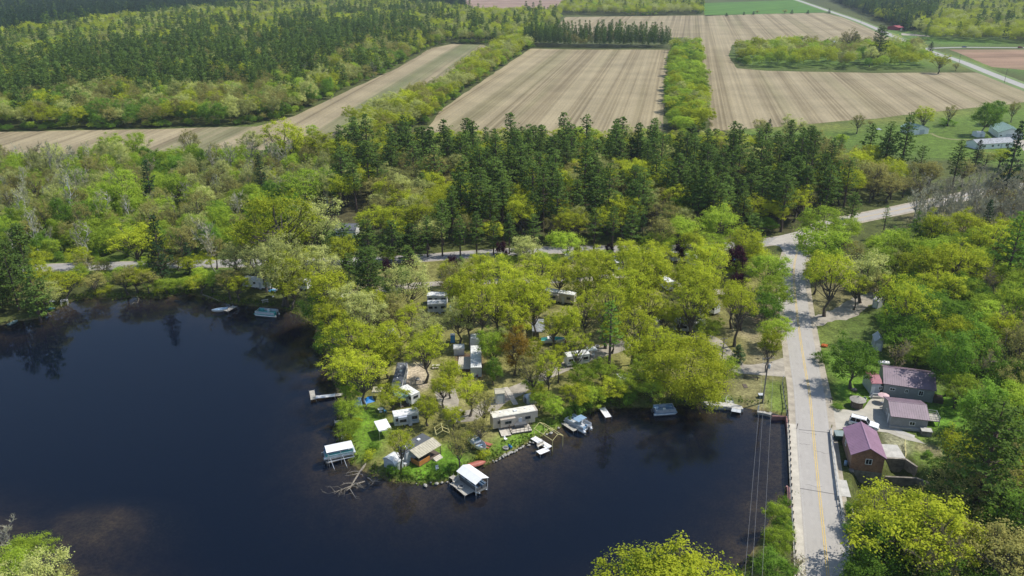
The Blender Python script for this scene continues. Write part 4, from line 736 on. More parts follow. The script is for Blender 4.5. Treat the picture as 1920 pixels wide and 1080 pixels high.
for name, P, sp, mix in WOODS:
    W = poly_w(P); xs = [p[0] for p in W]; ys = [p[1] for p in W]
    nxn = int((max(xs)-min(xs))/sp)+1; nyn = int((max(ys)-min(ys))/(sp*.87))+1
    ii, jj = np.meshgrid(np.arange(nxn), np.arange(nyn)); X = min(xs)+(ii+.5*(jj % 2))*sp+rsp.uniform(-.36, .36, ii.shape)*sp; Y = min(ys)+jj*sp*.87+rsp.uniform(-.36, .36, ii.shape)*sp
    X = X.ravel(); Y = Y.ravel(); k = frame_ok(X, Y); X = X[k]; Y = Y[k]
    k = sdf(X, Y, W) > -1; X = X[k]; Y = Y[k]; k = clear_ok(X, Y, 3 if 'hedge' in name or 'belt' in name else 4.5); X = X[k]; Y = Y[k]
    keys = list(mix); pr = np.array([mix[q] for q in keys], float); pr /= pr.sum()
    # neighbours tend to be alike: choose the kind from a smooth field as well
    fld = vnoise(X, Y, 38, 31)*.55+vnoise(X, Y, 14, 32)*.3+rsp.rand(len(X))*.35; rk = np.argsort(np.argsort(fld))/max(1, len(X)); cum = np.cumsum(pr)
    ED = np.max([sdf(X, Y, p) for p in FW], 0) if len(X) else np.zeros(0)
    for x, y, u, ed in zip(X, Y, rk, ED):
        fam = keys[min(len(keys)-1, int(np.searchsorted(cum, (u*(.45 if 'middle' in name else .72)+rsp.rand()*(.55 if 'middle' in name else .28)) % 1.0)))]
        if y < 420 and any(abs(x-a)+abs(y-b) < 3.2 for a, b in used_xy): continue
        s = rsp.uniform(.76, 1.24); sz = s*rsp.uniform(.80, 1.16)
        if name == 'hedge by the pine wood': sz *= .62; s *= .8
        if 'hedge' in name: s *= .92; sz *= .8
        if name == 'shelter belt': s *= .66; sz *= .98
        if name == 'middle pine wood' and fam == 'pine': s *= 1.05; sz *= .92
        if name == 'birch scrub': sz *= .86; s *= .72
        if name == 'shore thicket': sz *= .5; s *= .62
        if name in ('middle pine wood', 'east pine wood', 'east wood') and fam != 'pine': sz *= .88
        zz = gz(x, y) if y < 320 else 0.0
        if y > 300 and fam not in ('shrub', 'shrubpale') and ed > -11 and 'belt' not in name:
            for _ in range(2): TREES.append((('green', 'olive', 'lime', 'green')[rsp.randint(4)], float(x+rsp.uniform(-3, 3)), float(y+rsp.uniform(-2.5, .5)), zz-.3, rsp.uniform(.42, .65), rsp.uniform(.3, .5), float(rsp.uniform(0, 6.28)), name, False))
        TREES.append((fam, float(x), float(y), zz, s, sz, float(rsp.uniform(0, 6.28)), name, y < 330 or name == 'woodlot'))

LAND = [('the white cabin with the dark grey roof', 640, 430), ('the road junction', 1490, 450), ('the white caravan on the west shore', 480, 525), ('the long white trailer in mid camp', 1048, 552), ('the twin white trailers', 815, 565),
 ('the long green-grey trailer', 1290, 608), ('the white boat on a trailer', 1037, 642), ('the white motorhome', 1085, 668), ('the L-shaped white dock', 1015, 835), ('the white barrel-roofed shed', 738, 862), ('the trailer with a green awning', 764, 735),
 ('the orange porch cabin', 800, 845), ('the tan fifth-wheel trailer', 965, 780), ('the blue tarped boat', 1364, 482), ('the gravel drive', 1410, 690), ('the T-shaped dock', 610, 742), ('the covered boat lift', 636, 845), ('the moored teal pontoon boat', 500, 586),
 ('the green raft', 25, 606), ('the long plum-roofed house', 1700, 715), ('the brick pump house', 1628, 850), ('the thatched round hut', 1606, 750), ('the far white garage', 1728, 245), ('the white ranch house', 1870, 275), ('the steel silo', 1563, 82), ('the dark red barn', 1691, 52),
 ('the shelter belt', 1130, 85), ('the west tip of the strip field', 240, 265), ('the bend of the strip field', 560, 230), ('the north end of the strip field', 870, 86), ('the near corner of the stubble field', 840, 255), ('the middle of the stubble field edge', 1050, 255), ('the foot of the green hedge', 1290, 245), ('the head of the green hedge', 1285, 95),
 ('the east bend of the road', 1650, 400), ('the bare grey wood', 1800, 425), ('the grey-green shed in the east lawn', 1648, 650), ('the top of the shore road', 70, 500), ('the middle of the shore road', 240, 498), ('the white rowboat', 93, 560), ('the fallen dead tree', 650, 900), ('the sloping boat ramp', 1385, 765),
 ('the concrete retaining wall', 1690, 870), ('the south end of the bridge', 1490, 1060), ('the short white dock', 1135, 772), ('the blue pontoon boat', 1245, 770), ('the camp shed with barrel roof', 860, 655), ('the green field', 1420, 15), ('the ploughed field', 960, 12), ('the dark plantation', 200, 40)]
LW = [(n_, at(a, b).x, at(a, b).y) for n_, a, b in LAND]
ORD = 'first second third fourth fifth sixth seventh eighth ninth tenth eleventh twelfth thirteenth fourteenth fifteenth sixteenth seventeenth eighteenth nineteenth'.split()
def ordn(i):
    if i < 19: return ORD[i]
    t = (i+1)//10; u = (i+1) % 10; T = {2: 'twenty', 3: 'thirty', 4: 'forty', 5: 'fifty', 6: 'sixty', 7: 'seventy', 8: 'eighty', 9: 'ninety'}.get(t, 'hundred')
    return (T[:-1]+'ieth' if T != 'hundred' else 'hundredth') if u == 0 else f'{T}-{ORD[u-1]}'
def small_big(sz, fam):
    return 'tall ' if sz > 1.12 and fam not in ('pine', 'bigpine', 'willow', 'purple') else ('young ' if sz < .72 else '')
# pick the individuals (the 300 of a kind that show largest), the rest are two far woods
cnt = {}; IND = []; REST = []
TREES.sort(key=lambda t: (not t[8], math.hypot(t[2], CAM_H)/max(.3, t[4]*PROTO[t[0]+'0'][3])) if t[7] not in ('campground', 'shore', 'birches', 'roadside', 'riverside', 'farm') else (False, 0))
for t in TREES:
    nm = KIND[t[0]][0]; c = cnt.get(nm, 0)
    qx = px_of(t[1], t[2], 6)[0]
    if c < 290 and -70 < qx < 1990 and (t[8] or t[2] < 1000): cnt[nm] = c+1; IND.append(t)
    else: REST.append(t)
roots = {}
def put_tree(fam, x, y, z, s, sz, rot, fine, label, group):
    nm, cat, look, nf, nd = KIND[fam]
    use_far = (not fine and nd > 0); k = (('far_' if use_far else '')+fam)+str(rt.randrange(nd if use_far else nf))
    tm, cm, H, R, cf = PROTO[k]
    r = bpy.data.objects.new(nm, None); COL.objects.link(r); r.empty_display_size = .5; r.location = (x, y, z-.05); r.rotation_euler = (0, 0, rot); r.scale = (s, s, sz); tag(r, label, cat, group)
    for part, me in (('trunk', tm), ('crown', cm)):
        o = bpy.data.objects.new(part, me); COL.objects.link(o); o.parent = r
        if part == 'crown': roots.setdefault(k, o)
    return r
bins = {}
for t in IND:
    d, i = min(((math.hypot(t[1]-lx, t[2]-ly)*(1 if abs(t[2]-ly) < 60 else 1.3), i) for i, (_, lx, ly) in enumerate(LW)))
    look = small_big(t[5], t[0])+KIND[t[0]][2]; bins.setdefault((look, i), []).append((d, t))
for (look, i), L in bins.items():
    L.sort(key=lambda q: q[0])
    for j, (d, t) in enumerate(L):
        lab = f'{look} next to {LW[i][0]}' if len(L) == 1 else f'{look}, {ordn(j)} out from {LW[i][0]}'
        if len(lab.split()) > 16: lab = lab.replace('the ', '', 1)
        put_tree(*t[:7], t[8], lab, {'campground': 'trees between the campsites', 'shore': 'trees along the west shore', 'birches': 'trees of the birch scrub', 'roadside': 'trees east of the road', 'riverside': 'trees along the river', 'farm': 'trees round the farm'}.get(t[7], 'trees of the '+t[7]))
# the far woods: one object per kind of wood, trees instanced from the individuals' crowns
def far_wood(name, fams):
    T = [t for t in REST if t[0] in fams]
    if not T: return
    keys = []; data = []
    for t in T:
        nd = KIND[t[0]][4]; k = ('far_' if nd else '')+t[0]+str(rt.randrange(nd or KIND[t[0]][3]))
        if k not in roots:
            alt = [q for q in roots if q.rstrip('0123456789') in ('far_'+t[0], t[0])] or [q for q in roots if q.startswith('far_')] or list(roots)
            k = alt[rt.randrange(len(alt))]
        if k not in keys: keys.append(k)
        data.append((t[1], t[2], t[3], keys.index(k), t[6], t[4], t[5]))
    D = np.array(data); me = bpy.data.meshes.new(name); me.vertices.add(len(D)); me.vertices.foreach_set('co', D[:, :3].astype(np.float32).ravel())
    a = me.attributes.new('kind_index', 'INT', 'POINT'); a.data.foreach_set('value', D[:, 3].astype(np.int32))
    a = me.attributes.new('turn', 'FLOAT_VECTOR', 'POINT'); a.data.foreach_set('vector', np.stack([D[:, 4]*0, D[:, 4]*0, D[:, 4]], 1).astype(np.float32).ravel())
    a = me.attributes.new('size', 'FLOAT_VECTOR', 'POINT'); a.data.foreach_set('vector', np.stack([D[:, 5], D[:, 5], D[:, 6]], 1).astype(np.float32).ravel())
    o = bpy.data.objects.new(name, me); COL.objects.link(o); struct(o, 'stuff')
    ng = bpy.data.node_groups.new(name, 'GeometryNodeTree'); ng.interface.new_socket('Geometry', in_out='INPUT', socket_type='NodeSocketGeometry'); ng.interface.new_socket('Geometry', in_out='OUTPUT', socket_type='NodeSocketGeometry')
    n = ng.nodes; l = ng.links; gi = n.new('NodeGroupInput'); go = n.new('NodeGroupOutput'); jn = n.new('GeometryNodeJoinGeometry')
    def attr(nm, ty): q = n.new('GeometryNodeInputNamedAttribute'); q.data_type = ty; q.inputs['Name'].default_value = nm; return q.outputs['Attribute']
    ki, tu, si = attr('kind_index', 'INT'), attr('turn', 'FLOAT_VECTOR'), attr('size', 'FLOAT_VECTOR')
    for i, k in enumerate(keys):
        oi = n.new('GeometryNodeObjectInfo'); oi.transform_space = 'ORIGINAL'; oi.inputs['Object'].default_value = roots[k]; oi.inputs['As Instance'].default_value = True
        ip = n.new('GeometryNodeInstanceOnPoints'); cp = n.new('FunctionNodeCompare'); cp.data_type = 'INT'; cp.operation = 'EQUAL'; cp.inputs[3].default_value = i
        l.new(ki, cp.inputs[2]); l.new(cp.outputs[0], ip.inputs['Selection']); l.new(gi.outputs[0], ip.inputs['Points']); l.new(oi.outputs['Geometry'], ip.inputs['Instance']); l.new(tu, ip.inputs['Rotation']); l.new(si, ip.inputs['Scale']); l.new(ip.outputs[0], jn.inputs[0])
    l.new(jn.outputs[0], go.inputs[0]); md = o.modifiers.new('wood', 'NODES'); md.node_group = ng
far_wood('leafy_woods', ('yellow', 'lime', 'green', 'pale', 'olive', 'sparse', 'bare', 'brownbare', 'birch', 'shrub', 'shrubpale')); far_wood('conifer_woods', ('pine', 'spruce', 'roundpine', 'openpine'))
print('TREES', len(TREES), cnt, len(REST))
# ============================================================ BUILDINGS
def rect(FL, FR, BL, z, zb=None):
    """three pixel corners of a flat rectangle at height z -> centre, width, depth, angle"""
    a, b = at(*FL, z), at(*FR, z); c = at(*BL, z if zb is None else zb); ux = (b-a).to_2d(); W = ux.length; ux.normalize(); uy = Vector((-ux.y, ux.x)); D = (c-a).to_2d().dot(uy)
    ctr = a.to_2d()+ux*W/2+uy*D/2; return ctr, W, D, math.atan2(ux.y, ux.x)
def win(parent, x, y, z, ww, hh, nrm, name='window', frame='white', glass='glass'):
    """framed window on a wall of a building whose local axes are x, y; nrm in '-y','+y','-x','+x'"""
    fr = MB(); gl = MB(); t = .05; al = nrm[1] == 'y'
    def bx(q, u, v, su, sv, dep, off):
        s = -1 if nrm[0] == '-' else 1
        if al: q.box(x+u, y+s*off, z+v-sv/2, su, dep, sv)
        else: q.box(x+s*off, y+u, z+v-sv/2, dep, su, sv)
    f = .09
    for u, v, su, sv in ((0, hh/2, ww+2*f, f), (0, -hh/2, ww+2*f, f), (-ww/2-f/2, 0, f, hh-f), (ww/2+f/2, 0, f, hh-f), (0, 0, f*.6, hh-f)): bx(fr, u, v, su, sv, .07, .035)
    bx(gl, 0, 0, ww, hh-.02, .02, .012)
    o = fr.obj(name, [M[frame]], parent); gl.obj('pane', [M[glass]], o); return o
def door(parent, x, y, nrm, h=2.0, wd=.9, m='white'):
    q = MB(); s = -1 if nrm[0] == '-' else 1
    if nrm[1] == 'y': q.box(x, y+s*.025, .1, wd, .05, h)
    else: q.box(x+s*.025, y, .1, .05, wd, h)
    o = q.obj('door', [M[m]], parent); k = MB()
    if nrm[1] == 'y': k.ell(x+wd*.38, y+s*.08, 1.1, .04, .04, .04, 6, 4)
    else: k.ell(x+s*.08, y+wd*.38, 1.1, .04, .04, .04, 6, 4)
    k.obj('handle', [M['chrome']], o); return o
def house(name, label, cat, r, ez, rz, ridge, wall, roof, wins=(), doors=(), over=.35, rib=.45, depth=None, base=0.0, group=None, chimney=None, found=True):
    ctr, W, D, a = r
    if depth: ctr = ctr-Vector((-math.sin(a), math.cos(a)))*(D/2-depth/2); D = depth
    t = thing(name, label, cat, (ctr.x, ctr.y, base), a, group); w2, d2 = W/2-over, D/2-over; e = ez-.12
    q = MB(); b0 = -base if base < 0 else -.3
    q.box(0, 0, b0 if base >= 0 else 0, 2*w2, 2*d2, e-(b0 if base >= 0 else 0))
    if ridge == 'y': k = (rz-ez)/(W/2); q.ext([(-w2, e), (w2, e), (0, e+k*w2-.02)], -d2, d2, 'y')
    else: k = (rz-ez)/(D/2); q.ext([(-d2, e), (d2, e), (0, e+k*d2-.02)], -w2, w2, 'x')
    wo = q.obj('wall', [M[wall]], t)
    q = MB(); th = .10; hw = W/2 if ridge == 'y' else D/2; ln = D/2 if ridge == 'y' else W/2; ax = 'y' if ridge == 'y' else 'x'
    for s in (-1, 1): q.ext([(0, rz), (s*hw, ez), (s*hw, ez-th), (0, rz-th)], -ln, ln, ax)
    if rib:
        n = int(2*ln/rib); L = math.hypot(hw, rz-ez)
        for i in range(n+1):
            p = -ln+.03+i*(2*ln-.06)/n
            for s in (-1, 1): q.ext([(s*.02, rz+.03), (s*hw, ez+.03), (s*hw, ez), (s*.02, rz)], p-.025, p+.025, ax)
    q.ext([(-.12, rz-.01), (-.12, rz+.02), (0, rz+.05), (.12, rz+.02), (.12, rz-.01)], -ln-.01, ln+.01, ax)
    ro = q.obj('roof', [M[roof]], t)
    q = MB(); q.box(0, -D/2-.02 if ridge == 'x' else 0, ez-.22, W if ridge == 'x' else .02, .05, .12)
    for face, u, z, ww, hh in wins:
        x, y = {'-y': (u, -d2), '+y': (u, d2), '-x': (-w2, u), '+x': (w2, u)}[face]; win(t, x, y, z, ww, hh, face)
    for face, u, mm, wd, hh in doors:
        x, y = {'-y': (u, -d2), '+y': (u, d2), '-x': (-w2, u), '+x': (w2, u)}[face]; door(t, x, y, face, hh, wd, mm)
    if chimney: q = MB(); q.box(chimney[0], chimney[1], ez, .6, .6, rz-ez+.7); q.obj('chimney', [M['brick']], ro)
    return t, W, D, a
def local(t, x, y, z=0): return t.matrix_basis @ Vector((x, y, z))

# brick pump house by the bridge; its wall runs down to the river side
rA = rect((1595.5, 853), (1663.6, 861), (1592, 803), 3.1)
tA, WA, DA, aA = house('brick_house', 'brown brick house with a plum metal gable roof beside the bridge', 'house', rA, 3.1, 4.9, 'y', 'brick', 'purple', wins=[('-y', .2, 1.9, 1.0, 1.1), ('+x', 0, 1.7, .8, 1.0), ('-x', 1.5, 1.7, .8, .9)], over=.3)
q = MB(); q.box(0, 0, -5.2, WA-.55, DA-.55, 4.95); q.obj('foundation', [M['conc_d']], tA)
rB = rect((1656.4, 719), (1756.8, 733.4), (1656.9, 687), 3.1, 4.9); ctr, W, D, a = rB; dB = 2*D
tB, WB, DB, aB = house('long_house', 'long grey house under a faded plum metal roof dappled by tree shade', 'house', rB, 3.1, 4.9, 'x', 'grey_siding', 'purple_l', wins=[('-y', -3.2, 1.9, .9, .6), ('-y', -.4, 1.9, .5, .8), ('-y', 2.4, 1.9, .8, 1.1), ('+x', 0, 1.9, 1, 1)], doors=[('+x', -1.6, 'white', .9, 2.0)], depth=dB, over=.3)
q = MB(); q.box(WB/2+.9, -DB/2+1.6, 0, 1.8, 2.4, .9); q.obj('porch_step', [M['wood_d']], tB)
rA2 = rect((1634.5, 719), (1656, 719.5), (1633.5, 697), 2.9)
tB2, W2_, D2_, a2 = house('entry_annex', 'small annex with a maroon hipped roof joined to the long grey house', 'annex', rA2, 2.9, 3.7, 'x', 'lgrey', 'maroon', wins=[('-y', .9, 1.7, .6, .8)], doors=[('-y', -.6, 'white', .8, 1.9)], over=.25, rib=0)
q = MB(); q.box(0, -D2_/2-.6, .1, W2_, 1.5, .2); q.obj('porch_floor', [M['wood']], tB2); q = MB()
for i in range(9): q.box(-W2_/2+.1+i*(W2_-.2)/8, -D2_/2-1.3, .3, .06, .06, .85)
q.box(0, -D2_/2-1.3, 1.15, W2_, .09, .07); q.obj('porch_railing', [M['white']], tB2)
rC = rect((1670.4, 780.4), (1744.3, 788.8), (1665.3, 744), 2.8)
tC, WC, DC, aC = house('grey_cottage', 'grey sided cottage with a plum metal roof next to the pale drive', 'house', rC, 2.8, 4.1, 'x', 'grey_siding', 'purple_l', wins=[('-y', .6, 1.55, .9, .8), ('-x', 0, 1.6, .9, .9)], doors=[('-x', -1.8, 'white', .9, 2)], over=.25)
q = MB(); q.box(0, -DC/2+.1, -.2, WC-.3, .3, .75); q.obj('plinth', [M['conc']], tC)
# timber deck with rail on the cottage's river end
q = MB(); X0 = WC/2+1.4; q.box(X0, .4, 1.0, 2.8, 3.0, .14); dk = q.obj('deck', [M['wood']], tC); q = MB()
for x_, y_ in ((X0+1.3, 1.8), (X0+1.3, -1), (X0-1.2, -1), (X0-1.2, 1.8)): q.box(x_, y_, -.2, .12, .12, 2.2)
for zz in (1.5, 2.0): q.box(X0, -1, zz, 2.8, .05, .07); q.box(X0+1.3, .4, zz, .05, 2.9, .07); q.box(X0, 1.8, zz, 2.8, .05, .07)
for i in range(9): q.box(X0-1.2+i*.32, -1, 1.1, .04, .04, .9)
q.obj('railing', [M['galv']], dk)
# farm buildings
r = rect((1714, 243), (1744.5, 240.5), (1705.5, 235), 3.0); house('farm_garage', 'white garage with a green gable roof alone on the farm lawn', 'garage', r, 3.0, 4.9, 'y', 'white', 'green_roof', wins=[('-x', 1, 1.7, .9, .8), ('-x', 3.6, 1.7, .9, .8)], doors=[('-y', .6, 'lgrey', 3.2, 2.4)], rib=.9)
r = rect((1872, 248.5), (1920.5, 251), (1871, 236), 3.2); house('machine_shed', 'large white shed with a green gable roof behind the ranch house', 'shed', r, 3.2, 5.7, 'y', 'white', 'green_roof', wins=[('-y', 4.2, 1.7, 1.3, 1.2), ('-y', -4.4, 1.6, .9, .8)], doors=[('-y', 0, 'lgrey', 4.4, 2.5)], rib=.9)
r = rect((1834.5, 271), (1905, 266.5), (1829, 263), 2.7); house('ranch_house', 'long white ranch house with a pale green-grey roof', 'house', r, 2.7, 4.4, 'x', 'white', 'grey_roof', wins=[('-y', -7, 1.5, 1.4, 1.2), ('-y', 6.6, 1.5, 2.0, 1.3), ('-y', 1.4, 1.6, .9, .9), ('-y', -2, 1.5, 1.2, 1.1)], doors=[('-y', 3.2, 'lgrey', .9, 2.0)], rib=0, depth=8.5)
r = rect((1833.5, 249.5), (1848.5, 249.5), (1833.5, 245.5), 2.3); house('tool_shed', 'tiny white tool shed between the farm garage and ranch house', 'shed', r, 2.3, 2.9, 'x', 'white', 'white_roof', doors=[('-y', 0, 'lgrey', 1.2, 1.8)], rib=0, over=.12)
r = rect((1685, 52), (1697, 51.5), (1686, 49), 3.5); house('red_barn', 'dark red barn half hidden by trees past the far road', 'barn', r, 3.5, 5.5, 'x', 'barn', 'barn', doors=[('-y', 0, 'white', 3, 3)], rib=0)
r = rect((626, 431.5), (666.5, 432), (616, 419.5), 2.8); house('white_cabin', 'white cabin with a dark slate roof in a clearing of the pines', 'house', r, 2.8, 3.9, 'x', 'white', 'slate', wins=[('-y', -2.6, 1.5, 1.3, .9), ('-y', .4, 1.6, .7, .7), ('-y', 3, 1.6, .7, .7)], doors=[('-y', 1.7, 'lgrey', .9, 2)], rib=0, depth=7.5)
r = rect((1640, 641), (1658, 643), (1642, 628), 2.4); house('backyard_shed', 'pale blue-grey gabled shed on the east lawn under trees', 'shed', r, 2.4, 3.5, 'y', 'lgrey', 'silver', doors=[('-y', 0, 'white', 1.1, 1.9)], rib=0, over=.15)
r = rect((1636, 562), (1648, 566), (1638, 554), 2.2); house('small_white_shed', 'small white shed beside the east drive', 'shed', r, 2.2, 2.9, 'x', 'lgrey', 'white_roof', doors=[('-y', 0, 'white', .9, 1.8)], rib=0, over=.12)
r = rect((928.5, 738.8), (947.4, 737.2), (927, 728.5), 2.6); house('garden_shed', 'light grey shed with a tan shingle roof behind the tan trailer', 'shed', r, 2.6, 3.1, 'x', 'silver', 'tan_roof', doors=[('-y', 0, 'white', 1.2, 1.9)], rib=0, over=.12)
r = rect((1231, 606), (1243, 605), (1231, 599), 2.3); house('camp_storage_shed', 'small silver storage shed touching the long green-grey trailer', 'shed', r, 2.3, 2.9, 'y', 'silver', 'lgrey', doors=[('-y', 0, 'white', .9, 1.8)], rib=0, over=.12)
r = rect((1640, 243), (1652, 242), (1640, 241), .7)
def barrel(name, label, cat, r, wallh, rise, wall, roof, ribs=True, end='+x'):
    """barrel-roofed shed: arch across y"""
    ctr, W, D, a = r; t = thing(name, label, cat, (ctr.x, ctr.y, 0), a); q = MB(); n = 10
    prof = [(-D/2+.08, 0), (-D/2+.08, wallh)]+[(-(D/2-.08)*math.cos(math.pi*i/n), wallh+(rise-.06)*math.sin(math.pi*i/n)) for i in range(1, n)]+[(D/2-.08, wallh), (D/2-.08, 0)]
    q.ext(prof, -W/2+.1, W/2-.1); q.obj('wall', [M[wall]], t); q = MB(); out = [(-D/2*1.04*math.cos(math.pi*i/n), wallh+rise*math.sin(math.pi*i/n)) for i in range(n+1)]
    q.ext(out+[(y*.96, z-.06) for y, z in out[::-1]], -W/2, W/2); q.obj('roof', [M[roof]], t)
    s = -1 if end == '-x' else 1; door(t, s*(W/2-.1), 0, end, 1.8, 1.2, 'lgrey'); return t
barrel('barrel_roof_shed', 'white barrel-roofed shed at the tip of the peninsula', 'shed', rect((739, 869.5), (757, 858), (720.5, 856.5), 2.1), 1.8, .75, 'silver', 'white_roof', end='-x')
barrel('arched_camp_shed', 'blue-grey barn-shaped shed beside the camp deck', 'shed', rect((850, 654), (871, 653), (850, 647), 1.9), 1.7, .8, 'silver', 'white_roof')
q = MB(); n = 12
for i in range(2):
    q.ext([(-1.1*math.cos(math.pi*k/n), .9*(i*0)+2.3*math.sin(math.pi*k/n)) for k in range(n+1)], -1.0+i*1.02, 0.0+i*1.1)
o = q.obj('dome_greenhouse', [M['silver']], None, True, gp(993, 755), .5); tag(o, 'grey rounded plastic garden igloo with a hatch by the shrubs', 'greenhouse')
d_ = MB(); d_.box(-1.03, 0, .2, .05, .9, 1.3); d_.obj('hatch', [M['dgrey']], o)

# round thatched hut, patio things
t = thing('round_hut', 'round stone hut with a conical grey thatched roof on the lawn', 'hut', gp(1606, 762)); q = MB(); q.cyl(0, 0, -.2, 1.7, 1.25, 1.25, 18); q.obj('wall', [M['stone']], t)
q = MB(); q.cyl(0, 0, 1.7, 2.35, 1.65, .12, 20); q.cyl(0, 0, 1.62, 1.7, 1.65, 1.65, 20); rf = q.obj('roof', [M['thatch']], t); q = MB(); q.cyl(0, 0, 2.3, 2.55, .18, .14, 8); q.obj('roof_cap', [M['rock']], rf)
q = MB(); q.box(-.4, -1.22, 0, .7, .12, 1.4); q.obj('door', [M['wood_d']], t)
def umbrella(name, label, p, m, r=1.2, h=2.2, rot=0):
    t = thing(name, label, 'umbrella', p, rot); q = MB(); q.cyl(0, 0, 0, h+.1, .03, .03, 8); q.cyl(0, 0, 0, .12, .3, .25, 12); q.obj('pole', [M['alu']], t)
    q = MB(); q.cyl(0, 0, h-.35, h, r, .03, 8); q.obj('canopy', [M[m]], t); return t
umbrella('patio_umbrella', 'open pale pink umbrella on the patio of the plum-roofed houses', gp(1654, 755), 'pink')
umbrella('beach_umbrella', 'bright blue umbrella beside the west shore caravan', gp(512, 556), 'sky_blue', 1.1)
def chair(label, p, rot, m='lgrey', group=None):
    t = thing('garden_chair', label, 'chair', p, rot, group); q = MB(); q.box(0, 0, .40, .55, .5, .05); q.obj('seat', [M[m]], t); q = MB(); q.box(0, .25, .45, .55, .05, .55); q.obj('backrest', [M[m]], t)
    for x, y in ((-.24, -.22), (.24, -.22), (-.24, .22), (.24, .22)): q = MB(); q.box(x, y, 0, .05, .05, .4); q.obj('leg', [M[m]], t)
    return t
chair('pale garden chair facing the patio umbrella', gp(1622, 751), 2.2); chair('pale garden chair by the round hut wall', gp(1632, 747), 3.4); chair('white garden chair below the thatched hut', gp(1604.5, 765.5), .4, 'white')
chair('dark garden chair against the cottage', gp(1657, 764), 1.2, 'dgrey'); chair('second dark garden chair against the cottage', gp(1664, 765), 1.2, 'dgrey')
q = MB(); q.cyl(0, 0, 0, .3, .7, .7, 14); q.cyl(0, 0, .3, .31, .45, .45, 12, 1); tag(q.obj('fire_ring', [M['stone'], M['dgrey']], None, False, gp(1601, 732)), 'round brick fire ring behind the thatched hut', 'fire ring')
def tank(label, p, rot):
    t = thing('gas_tank', label, 'tank', p, rot); q = MB(); pts = [(-1.35, 0, .75), (-1.25, 0, .75), (-1.05, 0, .75), (1.05, 0, .75), (1.25, 0, .75), (1.35, 0, .75)]; q.tube(pts, [.1, .35, .5, .5, .35, .1], 16); q.obj('vessel', [M['white']], t, True)
    for x in (-.7, .7): q = MB(); q.box(x, 0, 0, .15, .7, .35); q.obj('foot', [M['galv']], t)
    q = MB(); q.cyl(0, 0, 1.2, 1.4, .2, .2, 10); q.obj('dome_cap', [M['lgrey']], t)
tank('white oval gas tank behind the long plum-roofed house', gp(1656.4, 686), -.05)
t = thing('rubbish_container', 'dark green wheeled rubbish container beside the bridge rail', 'dumpster', gp(1573.5, 823), -.1); q = MB()
q.ext([(-.8, .2), (-.9, 1.2), (.8, 1.35), (.8, .2)], -1.0, 1.0); q.obj('bin', [M['bin']], t); q = MB(); q.ext([(-.95, 1.22), (-.95, 1.28), (.85, 1.46), (.85, 1.38)], -1.05, 1.05); q.obj('lid', [M['lid']], t)
for x in (-.8, .8):
    for y in (-.6, .6): q = MB(); q.tube([(x-.05, y, .1), (x+.05, y, .1)], .1, 8); q.obj('wheel', [M['black']], t)
q = MB(); q.box(0, 0, 0, 1.9, 1.4, 1.1); q.box(0, 0, 1.1, 2.05, 1.55, .08, 0, 1); tag(q.obj('concrete_block_bin', [M['conc_d'], M['conc']], None, False, gp(1735, 815), aC), 'square concrete lidded bin at the cottage corner', 'bin')
# concrete platform and retaining walls going down to the river
z0 = -5.2
def wallrun(name, label, pts, th, ztop, zbot, m, cap=None):
    P = [tuple(at(a, b, ztop)[:2]) for a, b in pts]; A = offset(P, -th/2); B_ = offset(P, th/2); q = MB()
    for i in range(len(P)-1): q.add([(*A[i], zbot), (*A[i+1], zbot), (*B_[i+1], zbot), (*B_[i], zbot), (*A[i], ztop), (*A[i+1], ztop), (*B_[i+1], ztop), (*B_[i], ztop)], [(0, 3, 2, 1), (4, 5, 6, 7), (0, 1, 5, 4), (1, 2, 6, 5), (2, 3, 7, 6), (3, 0, 4, 7)])
    ox, oy = P[0]; q.V = [(x-ox, y-oy, z) for x, y, z in q.V]; return tag(q.obj(name, [m], None, False, (ox, oy, 0)), label, 'wall')
wallrun('retaining_wall', 'stained concrete retaining wall beside the brick house', [(1661, 858), (1698, 860)], .4, .1, z0, M['conc_d'])
wallrun('wing_wall', 'concrete wing wall stepping down toward the trees', [(1698, 860), (1720, 875)], .4, .05, z0, M['conc_d'])
wallrun('lower_retaining_wall', 'lower mossy retaining wall under the wing wall', [(1660, 893), (1719, 896), (1750, 908)], .4, -1.6, z0-.2, M['conc_d'])
wallrun('river_wall', 'grey river wall under the bridge walkway', [(1573, 858), (1580, 900), (1590, 935), (1600, 965)], .4, -.3, z0, M['conc'])
q = MB(); c, W, D, a = rect((1661, 857), (1698, 859), (1662, 833), .1); q.box(0, 0, -.3, W, D, .4); o = q.obj('concrete_apron', [M['conc']], None, False, (c.x, c.y, 0), a); tag(o, 'flat concrete apron next to the brick house', 'platform')
q = MB(); a0 = gp(1695, 833); a1 = gp(1698.5, 857)
t = thing('pipe_railing', 'yellow pipe railing on the concrete apron', 'railing', a0)
v = a1-a0
for k in range(4): q = MB(); q.bar(v*(k/3)+Vector((0, 0, .1)), v*(k/3)+Vector((0, 0, 1.15)), .04); q.obj('post', [M['yellow']], t)
for zz in (.6, 1.15): q = MB(); q.bar(Vector((0, 0, zz)), v+Vector((0, 0, zz)), .05); q.obj('rail', [M['yellow']], t)
